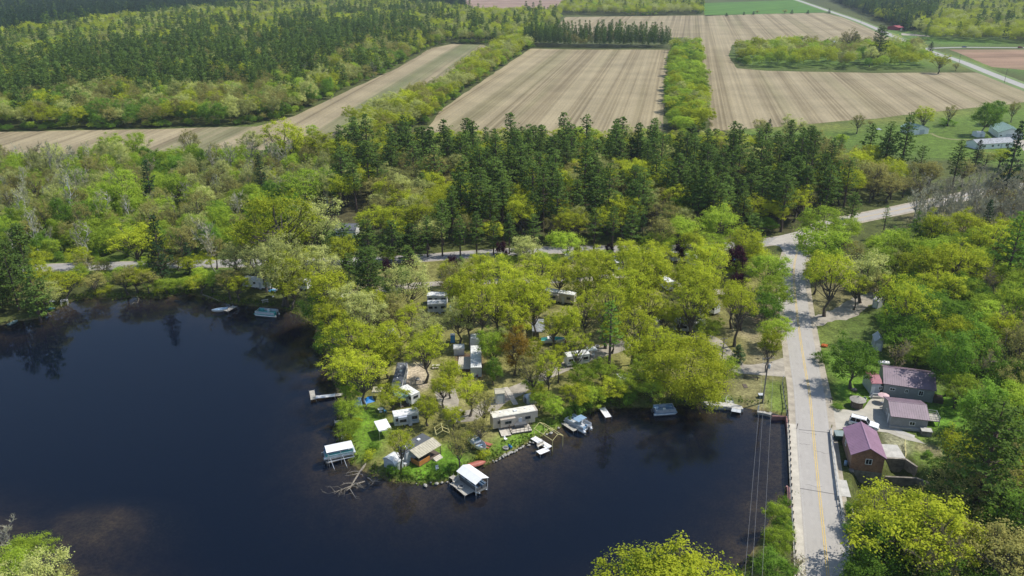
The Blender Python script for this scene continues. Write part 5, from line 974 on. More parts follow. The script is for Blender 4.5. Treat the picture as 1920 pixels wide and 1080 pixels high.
# sluice walkway between bridge and brick house, in the darker concrete
q = MB(); p0 = at(1579, 868, -.2); q.box(0, 0, -.2, 3.4, 5.5, .25); tag(q.obj('sluice_walkway', [M['conc_d']], None, False, (p0.x, p0.y, -.1), aA), 'dark concrete walkway slab between the bridge and brick house', 'walkway')
q = MB(); q.cyl(0, 0, 0, .9, .28, .3, 12); q.cyl(0, 0, .9, 1.0, .33, .2, 12); p1 = at(1585, 872, .1); tag(q.obj('blue_barrel', [M['blue_v']], None, True, (p1.x, p1.y, .06)), 'blue barrel on the dark walkway by the brick house', 'barrel')
q = MB(); p2 = gp(1577, 915); q.box(0, 0, -.05, 2.6, 5.0, .1); tag(q.obj('walkway_slab', [M['conc']], None, False, (p2.x, p2.y, .02), aA), 'pale concrete slab below the brick house gable', 'walkway')

# ============================================================ BRIDGE RAILS AND DAM
def guardrail(name, label, pts, h=.78, m='galv', post='wood_d', sp=2.0, side=1):
    P = smooth([tuple(at(a, b, h)[:2]) for a, b in pts], 5); t = thing(name, label, 'guardrail', (P[0][0], P[0][1], 0)); o = Vector((P[0][0], P[0][1], 0)); q = MB(); prof = [(0, -.15), (.05, -.1), (0, -.02), (0, .02), (.05, .1), (0, .15)]
    v = []; k = len(prof); A = [offset(P, side*d) for d, _ in prof]
    for i in range(len(P)):
        for j in range(k): v.append((A[j][i][0]-o.x, A[j][i][1]-o.y, h-.1+prof[j][1]))
    f = [(i*k+j, (i+1)*k+j, (i+1)*k+j+1, i*k+j+1) for i in range(len(P)-1) for j in range(k-1)]; q.add(v, f); B2 = [offset(P, side*(d-.03)) for d, _ in prof]; v = []
    for i in range(len(P)):
        for j in range(k): v.append((B2[j][i][0]-o.x, B2[j][i][1]-o.y, h-.1+prof[j][1]))
    q.add(v, f); q.obj('rail', [M[m]], t)
    L = 0; nxt = 0; C_ = offset(P, -side*.16)
    for i in range(len(P)-1):
        a, b = Vector(C_[i]), Vector(C_[i+1]); d = (b-a).length
        while nxt <= L+d: 
            p = a.lerp(b, (nxt-L)/d); q = MB(); q.box(p.x-o.x, p.y-o.y, -.6, .16, .2, h+.62, math.atan2(b.y-a.y, b.x-a.x)); q.obj('post', [M[post]], t); nxt += sp
        L += d
guardrail('lakeside_guardrail', 'steel guardrail with dark posts along the lake side of the bridge', [(1467, 716), (1470.5, 745), (1477, 782), (1480.5, 830), (1482, 880), (1484, 930), (1486.5, 970), (1491, 1042), (1494, 1090), (1498, 1140)], side=1)
guardrail('riverside_guardrail', 'curved grey steel guardrail south-east of the bridge', [(1573, 930), (1580, 966), (1588, 1005), (1596.5, 1044), (1607, 1085), (1622, 1140)], side=-1, post='galv')
P = [tuple(at(a, b, .9)[:2]) for a, b in [(1558, 803), (1561, 835), (1565, 868), (1569, 900), (1573, 930)]]; o0 = Vector((P[0][0], P[0][1], 0)); t = thing('bridge_parapet', 'pale concrete parapet with steel rail on the river side of the bridge', 'parapet', o0)
A = offset(P, -.14); B_ = offset(P, .14); q = MB()
for i in range(len(P)-1):
    q.add([(A[i][0]-o0.x, A[i][1]-o0.y, -.8), (A[i+1][0]-o0.x, A[i+1][1]-o0.y, -.8), (B_[i+1][0]-o0.x, B_[i+1][1]-o0.y, -.8), (B_[i][0]-o0.x, B_[i][1]-o0.y, -.8), (A[i][0]-o0.x, A[i][1]-o0.y, .62), (A[i+1][0]-o0.x, A[i+1][1]-o0.y, .62), (B_[i+1][0]-o0.x, B_[i+1][1]-o0.y, .62), (B_[i][0]-o0.x, B_[i][1]-o0.y, .62)], [(0, 3, 2, 1), (4, 5, 6, 7), (0, 1, 5, 4), (1, 2, 6, 5), (2, 3, 7, 6), (3, 0, 4, 7)])
q.obj('wall', [M['conc']], t); q = MB()
q.tube([(p[0]-o0.x, p[1]-o0.y, .95) for p in P], .06, 8); q.obj('top_rail', [M['galv']], t)
for i in range(13):
    u = i/12*(len(P)-1); k = min(int(u), len(P)-2); x = P[k][0]+(P[k+1][0]-P[k][0])*(u-k); y = P[k][1]+(P[k+1][1]-P[k][1])*(u-k); q = MB(); q.box(x-o0.x, y-o0.y, .62, .1, .1, .33); q.obj('post', [M['galv']], t)
wallrun('dam_wall', 'dark stained dam wall dropping from the road into the lake', [(1476, 786), (1480, 830), (1483, 880), (1485.5, 930), (1489, 985), (1494, 1060), (1500, 1140)], .5, -.02, -7, M['conc_d'])
wallrun('red_sheet_wall', 'rust-red steel sheet wall where the lawn meets the dam', [(1448, 779.5), (1474.5, 780.5), (1478, 812)], .35, .16, -5, M['redsteel'])
wallrun('red_pier_wall', 'rust-red steel pier wall halfway along the dam', [(1474, 911), (1479, 913), (1480, 952)], .5, .1, -5, M['redsteel'])
wallrun('stone_seawall', 'pale stone seawall at the foot of the mown lawn', [(1420, 771.5), (1430, 772.5), (1446, 776.5)], .7, -.25, -3, M['rock'])
q = MB(); q.prism([tuple((at(a, b)-at(1385, 765)).to_2d()) for a, b in [(1318, 752), (1345, 753), (1372, 755), (1391, 761), (1394, 766.5), (1386, 767), (1366, 762), (1345, 761), (1326, 759)]], -.9, -.05); o = q.obj('boat_landing', [M['conc']], None, False, at(1385, 765)); tag(o, 'sloping concrete boat landing below the big round tree', 'boat landing')

# ============================================================ DOCKS
def dock(label, boxes, m='wood', z=-.35, group=None, posts=True, name='dock', origin=None):
    """boxes: list of (px a, px b, width) centre lines of plank runs"""
    a0 = at(*boxes[0][0], z+.1); t = thing(name, label, 'dock', (a0.x, a0.y, WZ), 0, group); q = MB(); fr = MB(); zl = z-WZ
    for pa, pb, wd in boxes:
        a, b = at(*pa, z+.1)-a0, at(*pb, z+.1)-a0; d = (b-a); L = d.length; d.normalize(); s = Vector((-d.y, d.x, 0)); n = max(2, int(L/.22)); rot = math.atan2(d.y, d.x)
        for i in range(n): c = a+d*(L*(i+.5)/n); q.box(c.x, c.y, zl+.04+random.uniform(0, .008), L/n-.02, wd, .05, rot)
        for e in (-1, 1): c = (a+b)/2+s*e*(wd/2-.06); fr.box(c.x, c.y, zl-.12, L, .08, .155, rot)
        if posts:
            k = max(2, int(L/2.2)+1)
            for i in range(k):
                for e in (-1, 1): c = a+d*(L*i/(k-1))+s*e*(wd/2+.04); p_ = MB(); p_.cyl(c.x, c.y, -1.6, zl+.3, .04, .04, 8); p_.obj('post', [M['galv']], t)
    q.obj('decking', [M[m]], t); fr.obj('frame', [M['wood_d']], t); return t
dock('T-shaped dock with a white walkway and grey crosspiece', [((592, 744.5), (628, 740.5), 1.15)], 'dock_w', name='white_walkway_dock')
dock('grey crosspiece float at the outer end of the white dock', [((584.5, 732), (587.5, 749), 1.1)], 'wood', name='crosspiece_float')
dock('weathered plank ramp joining the white dock to the bank', [((628, 740.3), (645, 739), 1.1)], 'wood', name='dock_ramp')
dock('short weathered dock hidden by shoreline bushes', [((627, 791), (642, 789.5), 1.0)], 'wood')
dock('L-shaped white dock with a bench by the skeleton canopy', [((999.5, 820), (1031, 839), 1.35), ((1027.5, 841.5), (1009, 849), 1.35)], 'dock_w')
dock('narrow grey dock beside the moored pontoon boat', [((1057, 792.5), (1079, 807), 1.1)], 'wood')
dock('short plain white dock standing off the bushy bank', [((1129, 764.5), (1141, 782), 1.4)], 'dock_w')
dock('little concrete-grey dock at the boat landing', [((1381, 766), (1380, 772.5), 1.9)], 'lgrey', -.2)
dock('grey L-shaped deck dock of the gabled boat shelter', [((846, 892.5), (868, 905), 1.1), ((862, 905), (884, 923.5), 2.9), ((849, 910.5), (862, 902), 1.6)], 'wood')
dock('plank dock under the far edge of the covered boat lift', [((612, 866.5), (664, 852.5), .8)], 'wood')
dock('low grey jetty next to the small moored boat', [((423, 583), (440, 574), 1.5)], 'wood')
q = MB(); q.box(0, 0, -.05, 3.0, 2.2, .12); q.prism([(1.5, -1.1), (2.3, -.6), (2.3, .9), (1.5, 1.1)], -.05, .07); p = at(654, 819, -.4); tag(q.obj('shore_platform', [M['wood']], None, False, (p.x, p.y, -.3), .15), 'weathered shore platform behind the covered boat lift', 'platform')
def bench(label, p, rot, m='wood_l', name='bench'):
    t = thing(name, label, 'bench', p, rot); q = MB(); q.box(0, 0, .42, 1.7, .4, .05); q.obj('seat', [M[m]], t); q = MB(); q.box(0, .22, .55, 1.7, .05, .4); q.obj('backrest', [M[m]], t)
    for x in (-.7, .7): q = MB(); q.box(x, 0, 0, .08, .4, .42); q.obj('leg', [M[m]], t)
p = at(1014, 838, -.3); bench('tan bench standing on the L-shaped white dock', (p.x, p.y, -.26), ang((1009, 849), (1027, 841)))
p = at(856, 903, -.3); bench('pale slatted bench on the gabled shelter dock', (p.x, p.y, -.26), ang((847, 909), (861, 899)), 'wood_l')
q = MB(); q.cyl(0, 0, 0, .35, .42, .5, 14); q.cyl(0, 0, .35, .36, .40, .40, 14, 1); p = at(864.5, 914, -.2); tag(q.obj('fire_bowl', [M['wood_l'], M['dgrey']], None, False, (p.x, p.y, -.26)), 'round fire bowl on the gabled shelter dock', 'fire bowl')

# ============================================================ CANOPIES AND LIFTS
def canopy_frame(label, FLp, FRp, BLp, ez, rz, zb, m='yellow', cover=None, name='boat_canopy_frame', ridge='x', cat='canopy', grp=None):
    c, W, D, a = rect(FLp, FRp, BLp, ez); t = thing(name, label, cat, (c.x, c.y, zb), a, grp); E = ez-zb; Rz = rz-zb; w2, d2 = W/2, D/2; fr = MB()
    r_ = .05
    for x in (-w2, 0, w2):
        if ridge == 'x':
            fr.bar((x, -d2, E), (x, 0, Rz), r_); fr.bar((x, d2, E), (x, 0, Rz), r_)
    for x0, x1 in ((-w2, w2),):
        for y, z in ((-d2, E), (d2, E), (0, Rz)): fr.bar((x0, y, z), (x1, y, z), r_)
    fr.obj('frame', [M[m]], t)
    for x in (-w2, w2):
        for y in (-d2, d2): q = MB(); q.bar((x, y, -1.2), (x, y, E), .045); q.obj('post', [M[m]], t)
    if cover:
        q = MB(); o_ = .18
        for s in (-1, 1): q.ext([(0, Rz+.09), (s*(d2+o_), E+.05-.04), (s*(d2+o_), E+.01-.04), (0, Rz+.05)], -w2-o_, w2+o_)
        q.obj('cover', [M[cover]], t)
    return t, W, D, a
canopy_frame('bare cream skeleton of a boat canopy over the L-shaped dock', (1036, 826), (1055.6, 816.6), (1004, 802.5), 1.7, 2.5, WZ, 'yellow', ridge='x') if False else None
def frame_y(label, FLp, FRp, BLp, ez, rz, zb, m='yellow', cover=None, grp=None, cat='canopy', name='boat_canopy_frame'):
    """ridge runs along local y"""
    c, W, D, a = rect(FLp, FRp, BLp, ez); t = thing(name, label, cat, (c.x, c.y, zb), a, grp); E = ez-zb; Rz = rz-zb; w2, d2 = W/2, D/2; fr = MB(); r_ = .055
    for y in (-d2, 0, d2): fr.bar((-w2, y, E), (0, y, Rz), r_); fr.bar((w2, y, E), (0, y, Rz), r_)
    for x, z in ((-w2, E), (w2, E), (0, Rz)): fr.bar((x, -d2, z), (x, d2, z), r_)
    fr.obj('frame', [M[m]], t)
    for x in (-w2, w2):
        for y in (-d2, d2): q = MB(); q.bar((x, y, -1.0), (x, y, E), .05); q.obj('post', [M[m]], t)
    if cover:
        q = MB(); o_ = .2; k = (Rz-E)/w2
        for s in (-1, 1): q.ext([(0, Rz+.12), (s*(w2+o_), E+.12-k*o_), (s*(w2+o_), E+.08-k*o_), (0, Rz+.07)], -d2-o_, d2+o_, 'y')
        q.obj('cover', [M[cover]], t)
    return t, W, D, a
frame_y('bare cream skeleton of a boat canopy over the L-shaped dock', (1036, 826), (1055.6, 816.6), (1004, 802.5), 1.7, 2.6, WZ, 'yellow')
frame_y('bare cream canopy skeleton on land behind the porch cabin', (818, 815), (843, 812), (808, 802), 2.0, 2.8, 0, 'yellow')
tS, WS, DS, aS = frame_y('bright white gabled boat shelter standing in the water', (892, 907.7), (914, 895.8), (857.5, 884.3), 1.7, 2.25, WZ, 'white', 'white')
c, W, D, a = rect((612, 848), (662.5, 837.5), (608.5, 834.5), 2.0); t = thing('covered_boat_lift', 'white flat-canopied boat lift with pale posts off the west tip', 'boat lift', (c.x, c.y, WZ), a)
q = MB(); q.ext([(-D/2, 2.65), (-D/4, 2.85), (0, 2.93), (D/4, 2.85), (D/2, 2.65), (D/2, 2.6), (0, 2.86), (-D/2, 2.6)], -W/2, W/2); q.obj('canopy', [M['white']], t)
for x in (-W/2+.2, 0, W/2-.2):
    for y in (-D/2-.5, D/2-.1): q = MB(); q.bar((x, y, -1.5), (x, y, 2.65), .055); q.obj('post', [M['alu']], t)
q = MB()
for y in (-D/2-.5, D/2-.1): q.bar((-W/2, y, .9), (W/2, y, .9), .06); q.bar((-W/2, y, 2.2), (W/2, y, 2.2), .05)
for x in (-W/2+.2, W/2-.2): q.bar((x, -D/2-.5, .9), (x, D/2, .9), .06)
for x in (-W/2+.5, .3): q.bar((x, -D/2-.5, 1.8), (x+.5, -D/2-2.0, -.3), .05)
q.obj('hoist_frame', [M['alu']], t); LIFT = (c, W, D, a)
def square_canopy(label, FLp, FRp, BLp, z, m='white', name='shade_canopy'):
    c, W, D, a = rect(FLp, FRp, BLp, z); t = thing(name, label, 'canopy', (c.x, c.y, 0), a); q = MB()
    q.add([(-W/2, -D/2, z), (W/2, -D/2, z), (W/2, D/2, z), (-W/2, D/2, z), (0, 0, z+.18), (-W/2, -D/2, z-.25), (W/2, -D/2, z-.25), (W/2, D/2, z-.25), (-W/2, D/2, z-.25)], [(0, 1, 4), (1, 2, 4), (2, 3, 4), (3, 0, 4), (5, 6, 1, 0), (6, 7, 2, 1), (7, 8, 3, 2), (8, 5, 0, 3)]); q.obj('canopy', [M[m]], t)
    for x in (-W/2+.05, W/2-.05):
        for y in (-D/2+.05, D/2-.05): q = MB(); q.box(x, y, 0, .06, .06, z-.02); q.obj('leg', [M['alu']], t)
square_canopy('white square shade canopy on the green lawn', (710.5, 808), (734, 802.5), (703, 789.5), 2.3)
square_canopy('pale tan garden canopy among the west shore trees', (697, 735), (714, 735), (699, 725), 2.2, 'tan_roof')
square_canopy('grey metal carport roof amid the camp trees', (998, 622), (1022, 622), (992, 598), 2.4, 'grey_roof')
square_canopy('small white canopy beside the white motorhome', (1103, 657), (1120, 655.5), (1100, 650.5), 2.4, 'white')
square_canopy('cream tarp roof near the west shore', (632, 560), (650, 562), (634, 546), 2.2, 'cream_roof')
# ============================================================ TRAILERS
def rbox_prof(d2, z0, z1, r=.14): return [(-d2, z0), (d2, z0), (d2, z1-r), (d2-r*.6, z1-.03), (0, z1), (-d2+r*.6, z1-.03), (-d2, z1-r)]
def trailer(label, FLp, FRp, BLp, z=3.0, side='white', roof='white_roof', style='travel', name='camper_trailer', stripe=None, depth=None, slide=True, hitch=-1, group=None, base=.55):
    c, W, D, a = rect(FLp, FRp, BLp, z)
    if W < abs(D):                       # long axis always local x
        a += math.pi/2; W, D = D, W
    D = depth or min(max(D, 2.3), 2.7)
    t = thing(name, label, 'trailer', (c.x, c.y, 0), a, group); w2, d2 = W/2, D/2
    q = MB(); q.ext(rbox_prof(d2, base, z-.04), -w2+.05, w2-.05)
    if style == 'fifth': q.ext(rbox_prof(d2, 1.6, z-.04), w2-.06, w2+.5)
    bd = q.obj('body', [M[side]], t)
    if stripe: q = MB(); [q.box(0, s*(d2+.006), base+.55, W-.3, .012, .22) for s in (-1, 1)]; q.obj('stripe', [M[stripe]], t)
    q = MB(); q.ext([(-d2-.02, z-.16), (d2+.02, z-.16), (d2-.1, z-.01), (0, z+.03), (-d2+.1, z-.01)], -w2, w2); ro = q.obj('roof', [M[roof]], t)
    for x, y, s in ((-.28*W, .2, .32), (.05*W, -.2, .55), (.30*W, .15, .32), (.40*W, -.5, .2)):
        q = MB(); q.box(x, y, z, s*1.2, s, .16 if s < .5 else .28); q.obj('roof_vent', [M['white']], ro)
    for s in (-1, 1):
        for x, ww, hh in ((-.33*W, .9, .6), (-.06*W, .55, .5), (.32*W, 1.0, .65)): win(t, x, s*d2, base+1.35, ww, hh, ('-' if s < 0 else '+')+'y', frame='dgrey')
    win(t, w2-.05, 0, base+1.45, 1.0, .5, '+x', frame='dgrey'); door(t, .14*W, -d2, '-y', base+1.5, .7, 'lgrey')
    if slide: q = MB(); q.box(-.16*W, -d2-.28, base+.35, min(3.2, W*.35), .55, 1.75); so = q.obj('slide_out', [M[side]], t); win(so, -.16*W, -d2-.56, base+1.35, 1.2, .6, '-y', frame='dgrey')
    for s in (-1, 1):
        for x in (-.45, .45): q = MB(); q.tube([(x, s*(d2-.28), .36), (x, s*(d2-.05), .36)], .36, 14); wl_ = q.obj('wheel', [M['black']], t); q = MB(); q.tube([(x, s*(d2-.06), .36), (x, s*(d2-.03), .36)], .19, 10); q.obj('rim', [M['chrome']], wl_)
    q = MB(); q.bar((hitch*w2, 0, .5), (hitch*(w2+1.1), 0, .45), .06); q.bar((hitch*(w2-.1), .6, .5), (hitch*(w2+1.0), 0, .45), .04); q.bar((hitch*(w2-.1), -.6, .5), (hitch*(w2+1.0), 0, .45), .04); q.obj('hitch', [M['dgrey']], t)
    return t, W, D, a
t5, W5, D5, a5 = trailer('tan fifth-wheel trailer with a cream roof and fenced deck', (923, 781), (1003, 767.5), (921, 773), 3.3, 'tan_side', 'cream_roof', 'fifth', slide=True)
def platform(label, cs, z, m='wood', rail=None, name='timber_deck', h=.35, roofm=None, rise=2.2):
    c, W, D, a = rect(*cs, z); t = thing(name, label, 'deck', (c.x, c.y, 0), a); q = MB(); n = int(W/.2)
    for i in range(n): q.box(-W/2+(i+.5)*W/n, 0, h-.05, W/n-.02, D, .05)
    q.obj('planks', [M[m]], t); q = MB(); q.box(0, 0, 0, W-.1, D-.1, h-.06); q.obj('frame', [M['wood_d']], t)
    if rail:
        q = MB()
        for x0, y0, x1, y1 in ((-W/2, -D/2, W/2, -D/2), (W/2, -D/2, W/2, D/2), (-W/2, -D/2, -W/2, D/2)):
            L = math.hypot(x1-x0, y1-y0); k = int(L/.9)+1
            for i in range(k+1): q.box(x0+(x1-x0)*i/k, y0+(y1-y0)*i/k, h, .07, .07, .95)
            for zz in (h+.5, h+.95): q.bar((x0, y0, zz), (x1, y1, zz), .035)
        q.obj('railing', [M[rail]], t)
    if roofm:
        q = MB(); q.box(0, 0, rise, W+.2, D+.2, .08); q.obj('roof', [M[roofm]], t)
        for x in (-W/2, W/2):
            for y in (-D/2, D/2): q = MB(); q.box(x, y, h, .09, .09, rise-h); q.obj('post', [M['wood_d']], t)
    return t, W, D, a
platform('pale plank deck in front of the tan fifth-wheel trailer', ((940.5, 818), (959, 815.5), (934, 800)), .35, 'wood_l')
platform('railed pale deck with dark screens beside the tan trailer', ((960, 813), (998, 807), (957, 795)), .35, 'wood_l', 'wood_d', name='screened_deck')
p = gp(975, 803); t = thing('covered_table', 'long dark covered table on the railed deck', 'table', (p.x, p.y, .36), a5); q = MB(); q.box(0, 0, .45, 2.6, 1.2, .4); q.obj('table_top', [M['dgrey']], t)
for x in (-1.1, 1.1):
    for y in (-.45, .45): q = MB(); q.box(x, y, 0, .12, .12, .45); q.obj('leg', [M['black']], t)
trailer('long silver-grey trailer with a white roof beside the square canopy', (738, 779.5), (785, 772), (736.2, 770.8), 2.9, 'silver', 'white_roof', stripe='blue_v')
tG, WG, DG, aG = trailer('white-roofed trailer carrying the green awning', (748.5, 726.5), (772, 741), (761, 719), 2.8, 'white', 'white_roof', slide=False)
c, W, D, a = rect((738.8, 737.5), (751, 748), (749, 728), 2.3); t = thing('green_awning', 'grey-green awning roof on posts over a dark porch', 'awning', (c.x, c.y, 0), a); q = MB(); q.ext([(-D/2-.1, 2.15), (D/2+.1, 2.45), (D/2+.1, 2.5), (-D/2-.1, 2.2)], -W/2-.1, W/2+.1); q.obj('roof', [M['green_awn']], t)
for x in (-W/2, W/2):
    for y in (-D/2, D/2): q = MB(); q.box(x, y, 0, .09, .09, 2.15); q.obj('post', [M['white']], t)
q = MB(); q.box(0, 0, 0, W, D, .25); q.obj('floor', [M['wood_d']], t)
trailer('white trailer with a dark grey roof parked end on to the water', (738, 718), (750.5, 718), (741, 680), 3.0, 'white', 'slate', slide=False)
trailer('long white trailer with a dark wheel skirt in mid camp', (1019, 544.5), (1077, 553), (1021, 538.5), 3.2, 'beige', 'white_roof')
trailer('upper one of the twin white trailers', (800, 554), (838, 554.5), (800, 546.5), 3.0, 'white', 'white_roof', slide=False)
trailer('lower one of the twin white trailers', (801, 570), (837, 569), (801, 562), 3.0, 'lgrey', 'white_roof', slide=False)
tM, WM, DM, aM = trailer('white motorhome with a raised cab beside the tall open pine', (1064, 668.5), (1106, 662), (1061.5, 660), 3.0, 'white', 'white_roof', name='motorhome', slide=False, stripe='blue_v')
trailer('long grey-white trailer roof running beside the low timber deck', (882, 689), (903, 688.5), (880, 648), 3.0, 'silver', 'white_roof', slide=False)
platform('square pale timber deck laid on brown mulch', ((857.5, 692), (882, 692), (856.5, 669)), .3, 'wood_l')
trailer('long green-grey trailer with a white roof in the east camp', (1264, 600.5), (1323, 607), (1266, 593), 3.2, 'lgrey', 'white_roof')
for lab, FLp, FRp, BLp in (('white trailer roof glinting just south of the side road', (1157, 493), (1168, 492.5), (1148, 479.5)), ('white trailer roof nearest the plum-leaved road trees', (1262, 477), (1278, 474), (1258, 463)), ('white trailer roof left of the blue tarped boat', (1303, 486), (1316, 484), (1301, 472)),
        ('white trailer roof in the heart of the east camp oaks', (1252, 530), (1266, 528), (1250, 515)), ('small pale trailer west of the tall open pine', (1139, 583), (1156, 582), (1139, 574)), ('white trailer beside the sandy clearing edge', (1341, 574), (1352, 570), (1338, 558)),
        ('little white trailer behind the long green-grey trailer', (1307, 583), (1320, 582), (1306, 574)), ('white trailer seen end on under the western oaks', (739, 636), (752, 633), (729, 617)), ('white trailer behind the blue umbrella', (556, 525.5), (575, 528), (557, 519)),
        ('white trailer roof behind the lime tree by the camp deck', (883, 636), (897, 636), (882, 626)), ('long white trailer by the west shore thicket', (453, 522.5), (505, 527), (452, 515.5)), ('pale trailer half under the pale road tree', (1058, 478), (1075, 479), (1058, 472)), ('dark-windowed white trailer by the wooded bank', (1160, 712), (1184, 711), (1162, 700))):
    trailer(lab, FLp, FRp, BLp, 2.9, 'white', 'white_roof', slide=False)
# porch cabin
rP = rect((785, 857), (826, 833), (773, 846), 2.3); c, W, D, a = rP; t = thing('porch_cabin', 'dark-roofed cabin trailer with an orange timber porch under a tan roof', 'cabin', (c.x, c.y, 0), a)
q = MB(); q.ext([(-D/2-.15, 2.1), (D/2, 2.75), (D/2, 2.81), (-D/2-.15, 2.16)], -W/2-.15, W/2+.15)
for i in range(12): x = -W/2+i*W/11; q.ext([(-D/2-.15, 2.17), (D/2, 2.82), (D/2, 2.86), (-D/2-.15, 2.21)], x-.02, x+.02)
q.obj('porch_roof', [M['tan_roof']], t)
q = MB(); q.ext(rbox_prof(1.25, .4, 2.7), -W/2-1.0, W/2-.2); q.V = [(x, y+D/2+1.3, z) for x, y, z in q.V]; q.obj('body', [M['lgrey']], t)
q = MB(); q.box(-.6, D/2+1.3, 2.7, W+.9, 2.6, .06); ro = q.obj('roof', [M['dgrey']], t)
for x in (-W/2, W*.1): q = MB(); q.box(x, D/2+1.4, 2.76, .6, .5, .22); q.obj('roof_vent', [M['white']], ro)
q = MB(); q.box(-W/2+.05, 0, .15, .08, D, 1.0); q.box(-W/4, -D/2+.05, .15, W/2, .08, 1.0); q.obj('porch_wall', [M['wood_o']], t); q = MB(); q.box(0, 0, .02, W, D, .14); q.obj('porch_floor', [M['wood_d']], t)
for x in (-W/2+.05, 0, W/2-.05): q = MB(); q.box(x, -D/2+.05, 0, .1, .1, 2.15); q.obj('post', [M['wood_d']], t)
for k in range(3): q = MB(); q.box(W/2-1.4+k*0, -D/2-.35-k*.3, 0, 1.8, .3, .45-k*.14); q.obj('step', [M['wood_l']], t)
win(t, -W/2-1.0, D/2+1.3, 1.7, .9, .6, '-x', frame='white')
# boardwalk and yard things
P = [at(a, b) for a, b in [(947, 727), (952, 733), (957, 742), (963, 752), (967, 759)]]; q = MB()
for i in range(len(P)-1):
    for k in range(7): p = P[i].lerp(P[i+1], (k+.5)/7)-P[0]; q.box(p.x, p.y, .02, 1.1, .26, .1, math.atan2(P[i+1].y-P[i].y, P[i+1].x-P[i].x)-math.pi/2)
tag(q.obj('boardwalk', [M['wood_l']], None, False, P[0]), 'pale curving boardwalk from the garden shed to the tan trailer', 'boardwalk')
def picnic(label, p, rot, m='wood_l'):
    t = thing('picnic_table', label, 'picnic table', p, rot); q = MB()
    for i in range(5): q.box(0, -.3+i*.15, .72, 1.8, .13, .04)
    q.obj('table_top', [M[m]], t)
    for s in (-1, 1): q = MB(); q.box(0, s*.68, .43, 1.8, .26, .04); q.obj('seat', [M[m]], t)
    for x in (-.65, .65): q = MB(); q.bar((x, -.7, 0), (x, .25, .72), .045); q.bar((x, .7, 0), (x, -.25, .72), .045); q.box(x, 0, .38, .08, 1.5, .06); q.obj('leg', [M[m]], t)
picnic('pale picnic table on the grass beside the sandy pad', gp(817.5, 690), .1); picnic('dark red picnic table by the rocky shore', gp(913, 838), -.5, 'red'); picnic('pale picnic table beside the west shore caravan', gp(497, 566), .4)
t = thing('round_garden_table', 'white round table on the lawn near the shade canopy', 'table', gp(713.8, 772)); q = MB(); q.cyl(0, 0, .7, .76, .6, .6, 20); q.obj('table_top', [M['white']], t); q = MB(); q.cyl(0, 0, 0, .7, .05, .05, 8); q.cyl(0, 0, 0, .05, .35, .3, 12); q.obj('leg', [M['white']], t)
umb = umbrella('white_dish', 'white dish on a short pole at the moored boat path', gp(1053, 773), 'white', .45, 1.2)  # a white dish, drawn with the umbrella's pole and canopy
q = MB(); q.add([(-1.1, -.8, 0), (1.1, -.8, 0), (1.1, .8, 0), (-1.1, .8, 0), (-.6, -.2, 1.2), (.7, .2, 1.0)], [(0, 1, 5, 4), (1, 2, 5), (2, 3, 4, 5), (3, 0, 4)]); tag(q.obj('blue_tarp_heap', [M['blue']], None, False, gp(692, 752), .5), 'heap under a bright blue tarp in the tree shade', 'tarp')
q = MB(); q.add([(-1.3, -1.2, 0), (1.3, -1.2, 0), (1.3, 1.2, 0), (-1.3, 1.2, 0), (-.7, 0, 1.6), (.7, 0, 1.6)], [(0, 1, 5, 4), (1, 2, 5), (2, 3, 4, 5), (3, 0, 4)]); tag(q.obj('ridge_tent', [M['blue_v']], None, False, gp(676, 757), .2), 'low slate-blue tent between the tarp heap and bank', 'tent')
q = MB(); q.box(0, 0, 0, 1.1, 1.0, 2.0); q.box(0, 0, 2.0, 1.15, 1.05, .1, 0, 1); o = q.obj('portable_toilet', [M['blue'], M['white']], None, False, gp(849, 641), .1); tag(o, 'blue upright portable toilet in the dark trees', 'toilet'); d_ = MB(); d_.box(0, -.52, .15, .7, .05, 1.7); d_.obj('door', [M['sky_blue']], o)
t = thing('board_fence', 'low brown board barrier across the gravel drive', 'fence', gp(1396, 709)); v = gp(1420, 713)-gp(1396, 709); q = MB(); q.bar(Vector((0, 0, .55)), v+Vector((0, 0, .55)), .09, n=4); q.obj('rail', [M['wood_d']], t)
for k in (0, 1): q = MB(); q.bar(v*k, v*k+Vector((0, 0, .9)), .1); q.obj('post', [M['wood_d']], t)
q = MB(); q.box(0, 0, 0, .9, 1.7, .08); tag(q.obj('cellar_hatch', [M['wood_d']], None, False, gp(1397, 724), 0), 'flat dark hatch board lying in the dry grass', 'hatch')
q = MB(); q.box(0, 0, 0, 1.1, .9, .8); q.box(0, 0, .8, 1.2, 1.0, .06, 0, 1); o = q.obj('utility_cabinet', [M['bin'], M['lgrey']], None, False, gp(1426.5, 745.5), 0); tag(o, 'grey-lidded utility cabinet at the foot of the power pole', 'cabinet')
def post_sign(name, label, p, h, plate, m='galv', pm='white'):
    t = thing(name, label, 'sign', p, 0); q = MB(); q.box(0, 0, 0, .08, .08, h); q.obj('post', [M[m]], t); q = MB(); q.box(0, -.06, h-plate[1], plate[0], .03, plate[1]); q.obj('plate', [M[pm]], t)
post_sign('road_sign', 'thin road sign seen edge on at the guardrail end', gp(1466.5, 722), 2.4, (.12, .6)); post_sign('hazard_marker', 'slim yellow hazard marker at the bridge parapet', gp(1558, 806), 1.3, (.22, .7), pm='yellow'); post_sign('lake_marker', 'slim white marker post beside the seawall', gp(1421.5, 766), 1.8, (.25, 1.2)); post_sign('bridge_marker', 'small marker post on the sidewalk at the bridge joint', gp(1494, 804), 1.5, (.15, .5), 'wood_d', 'wood_d')
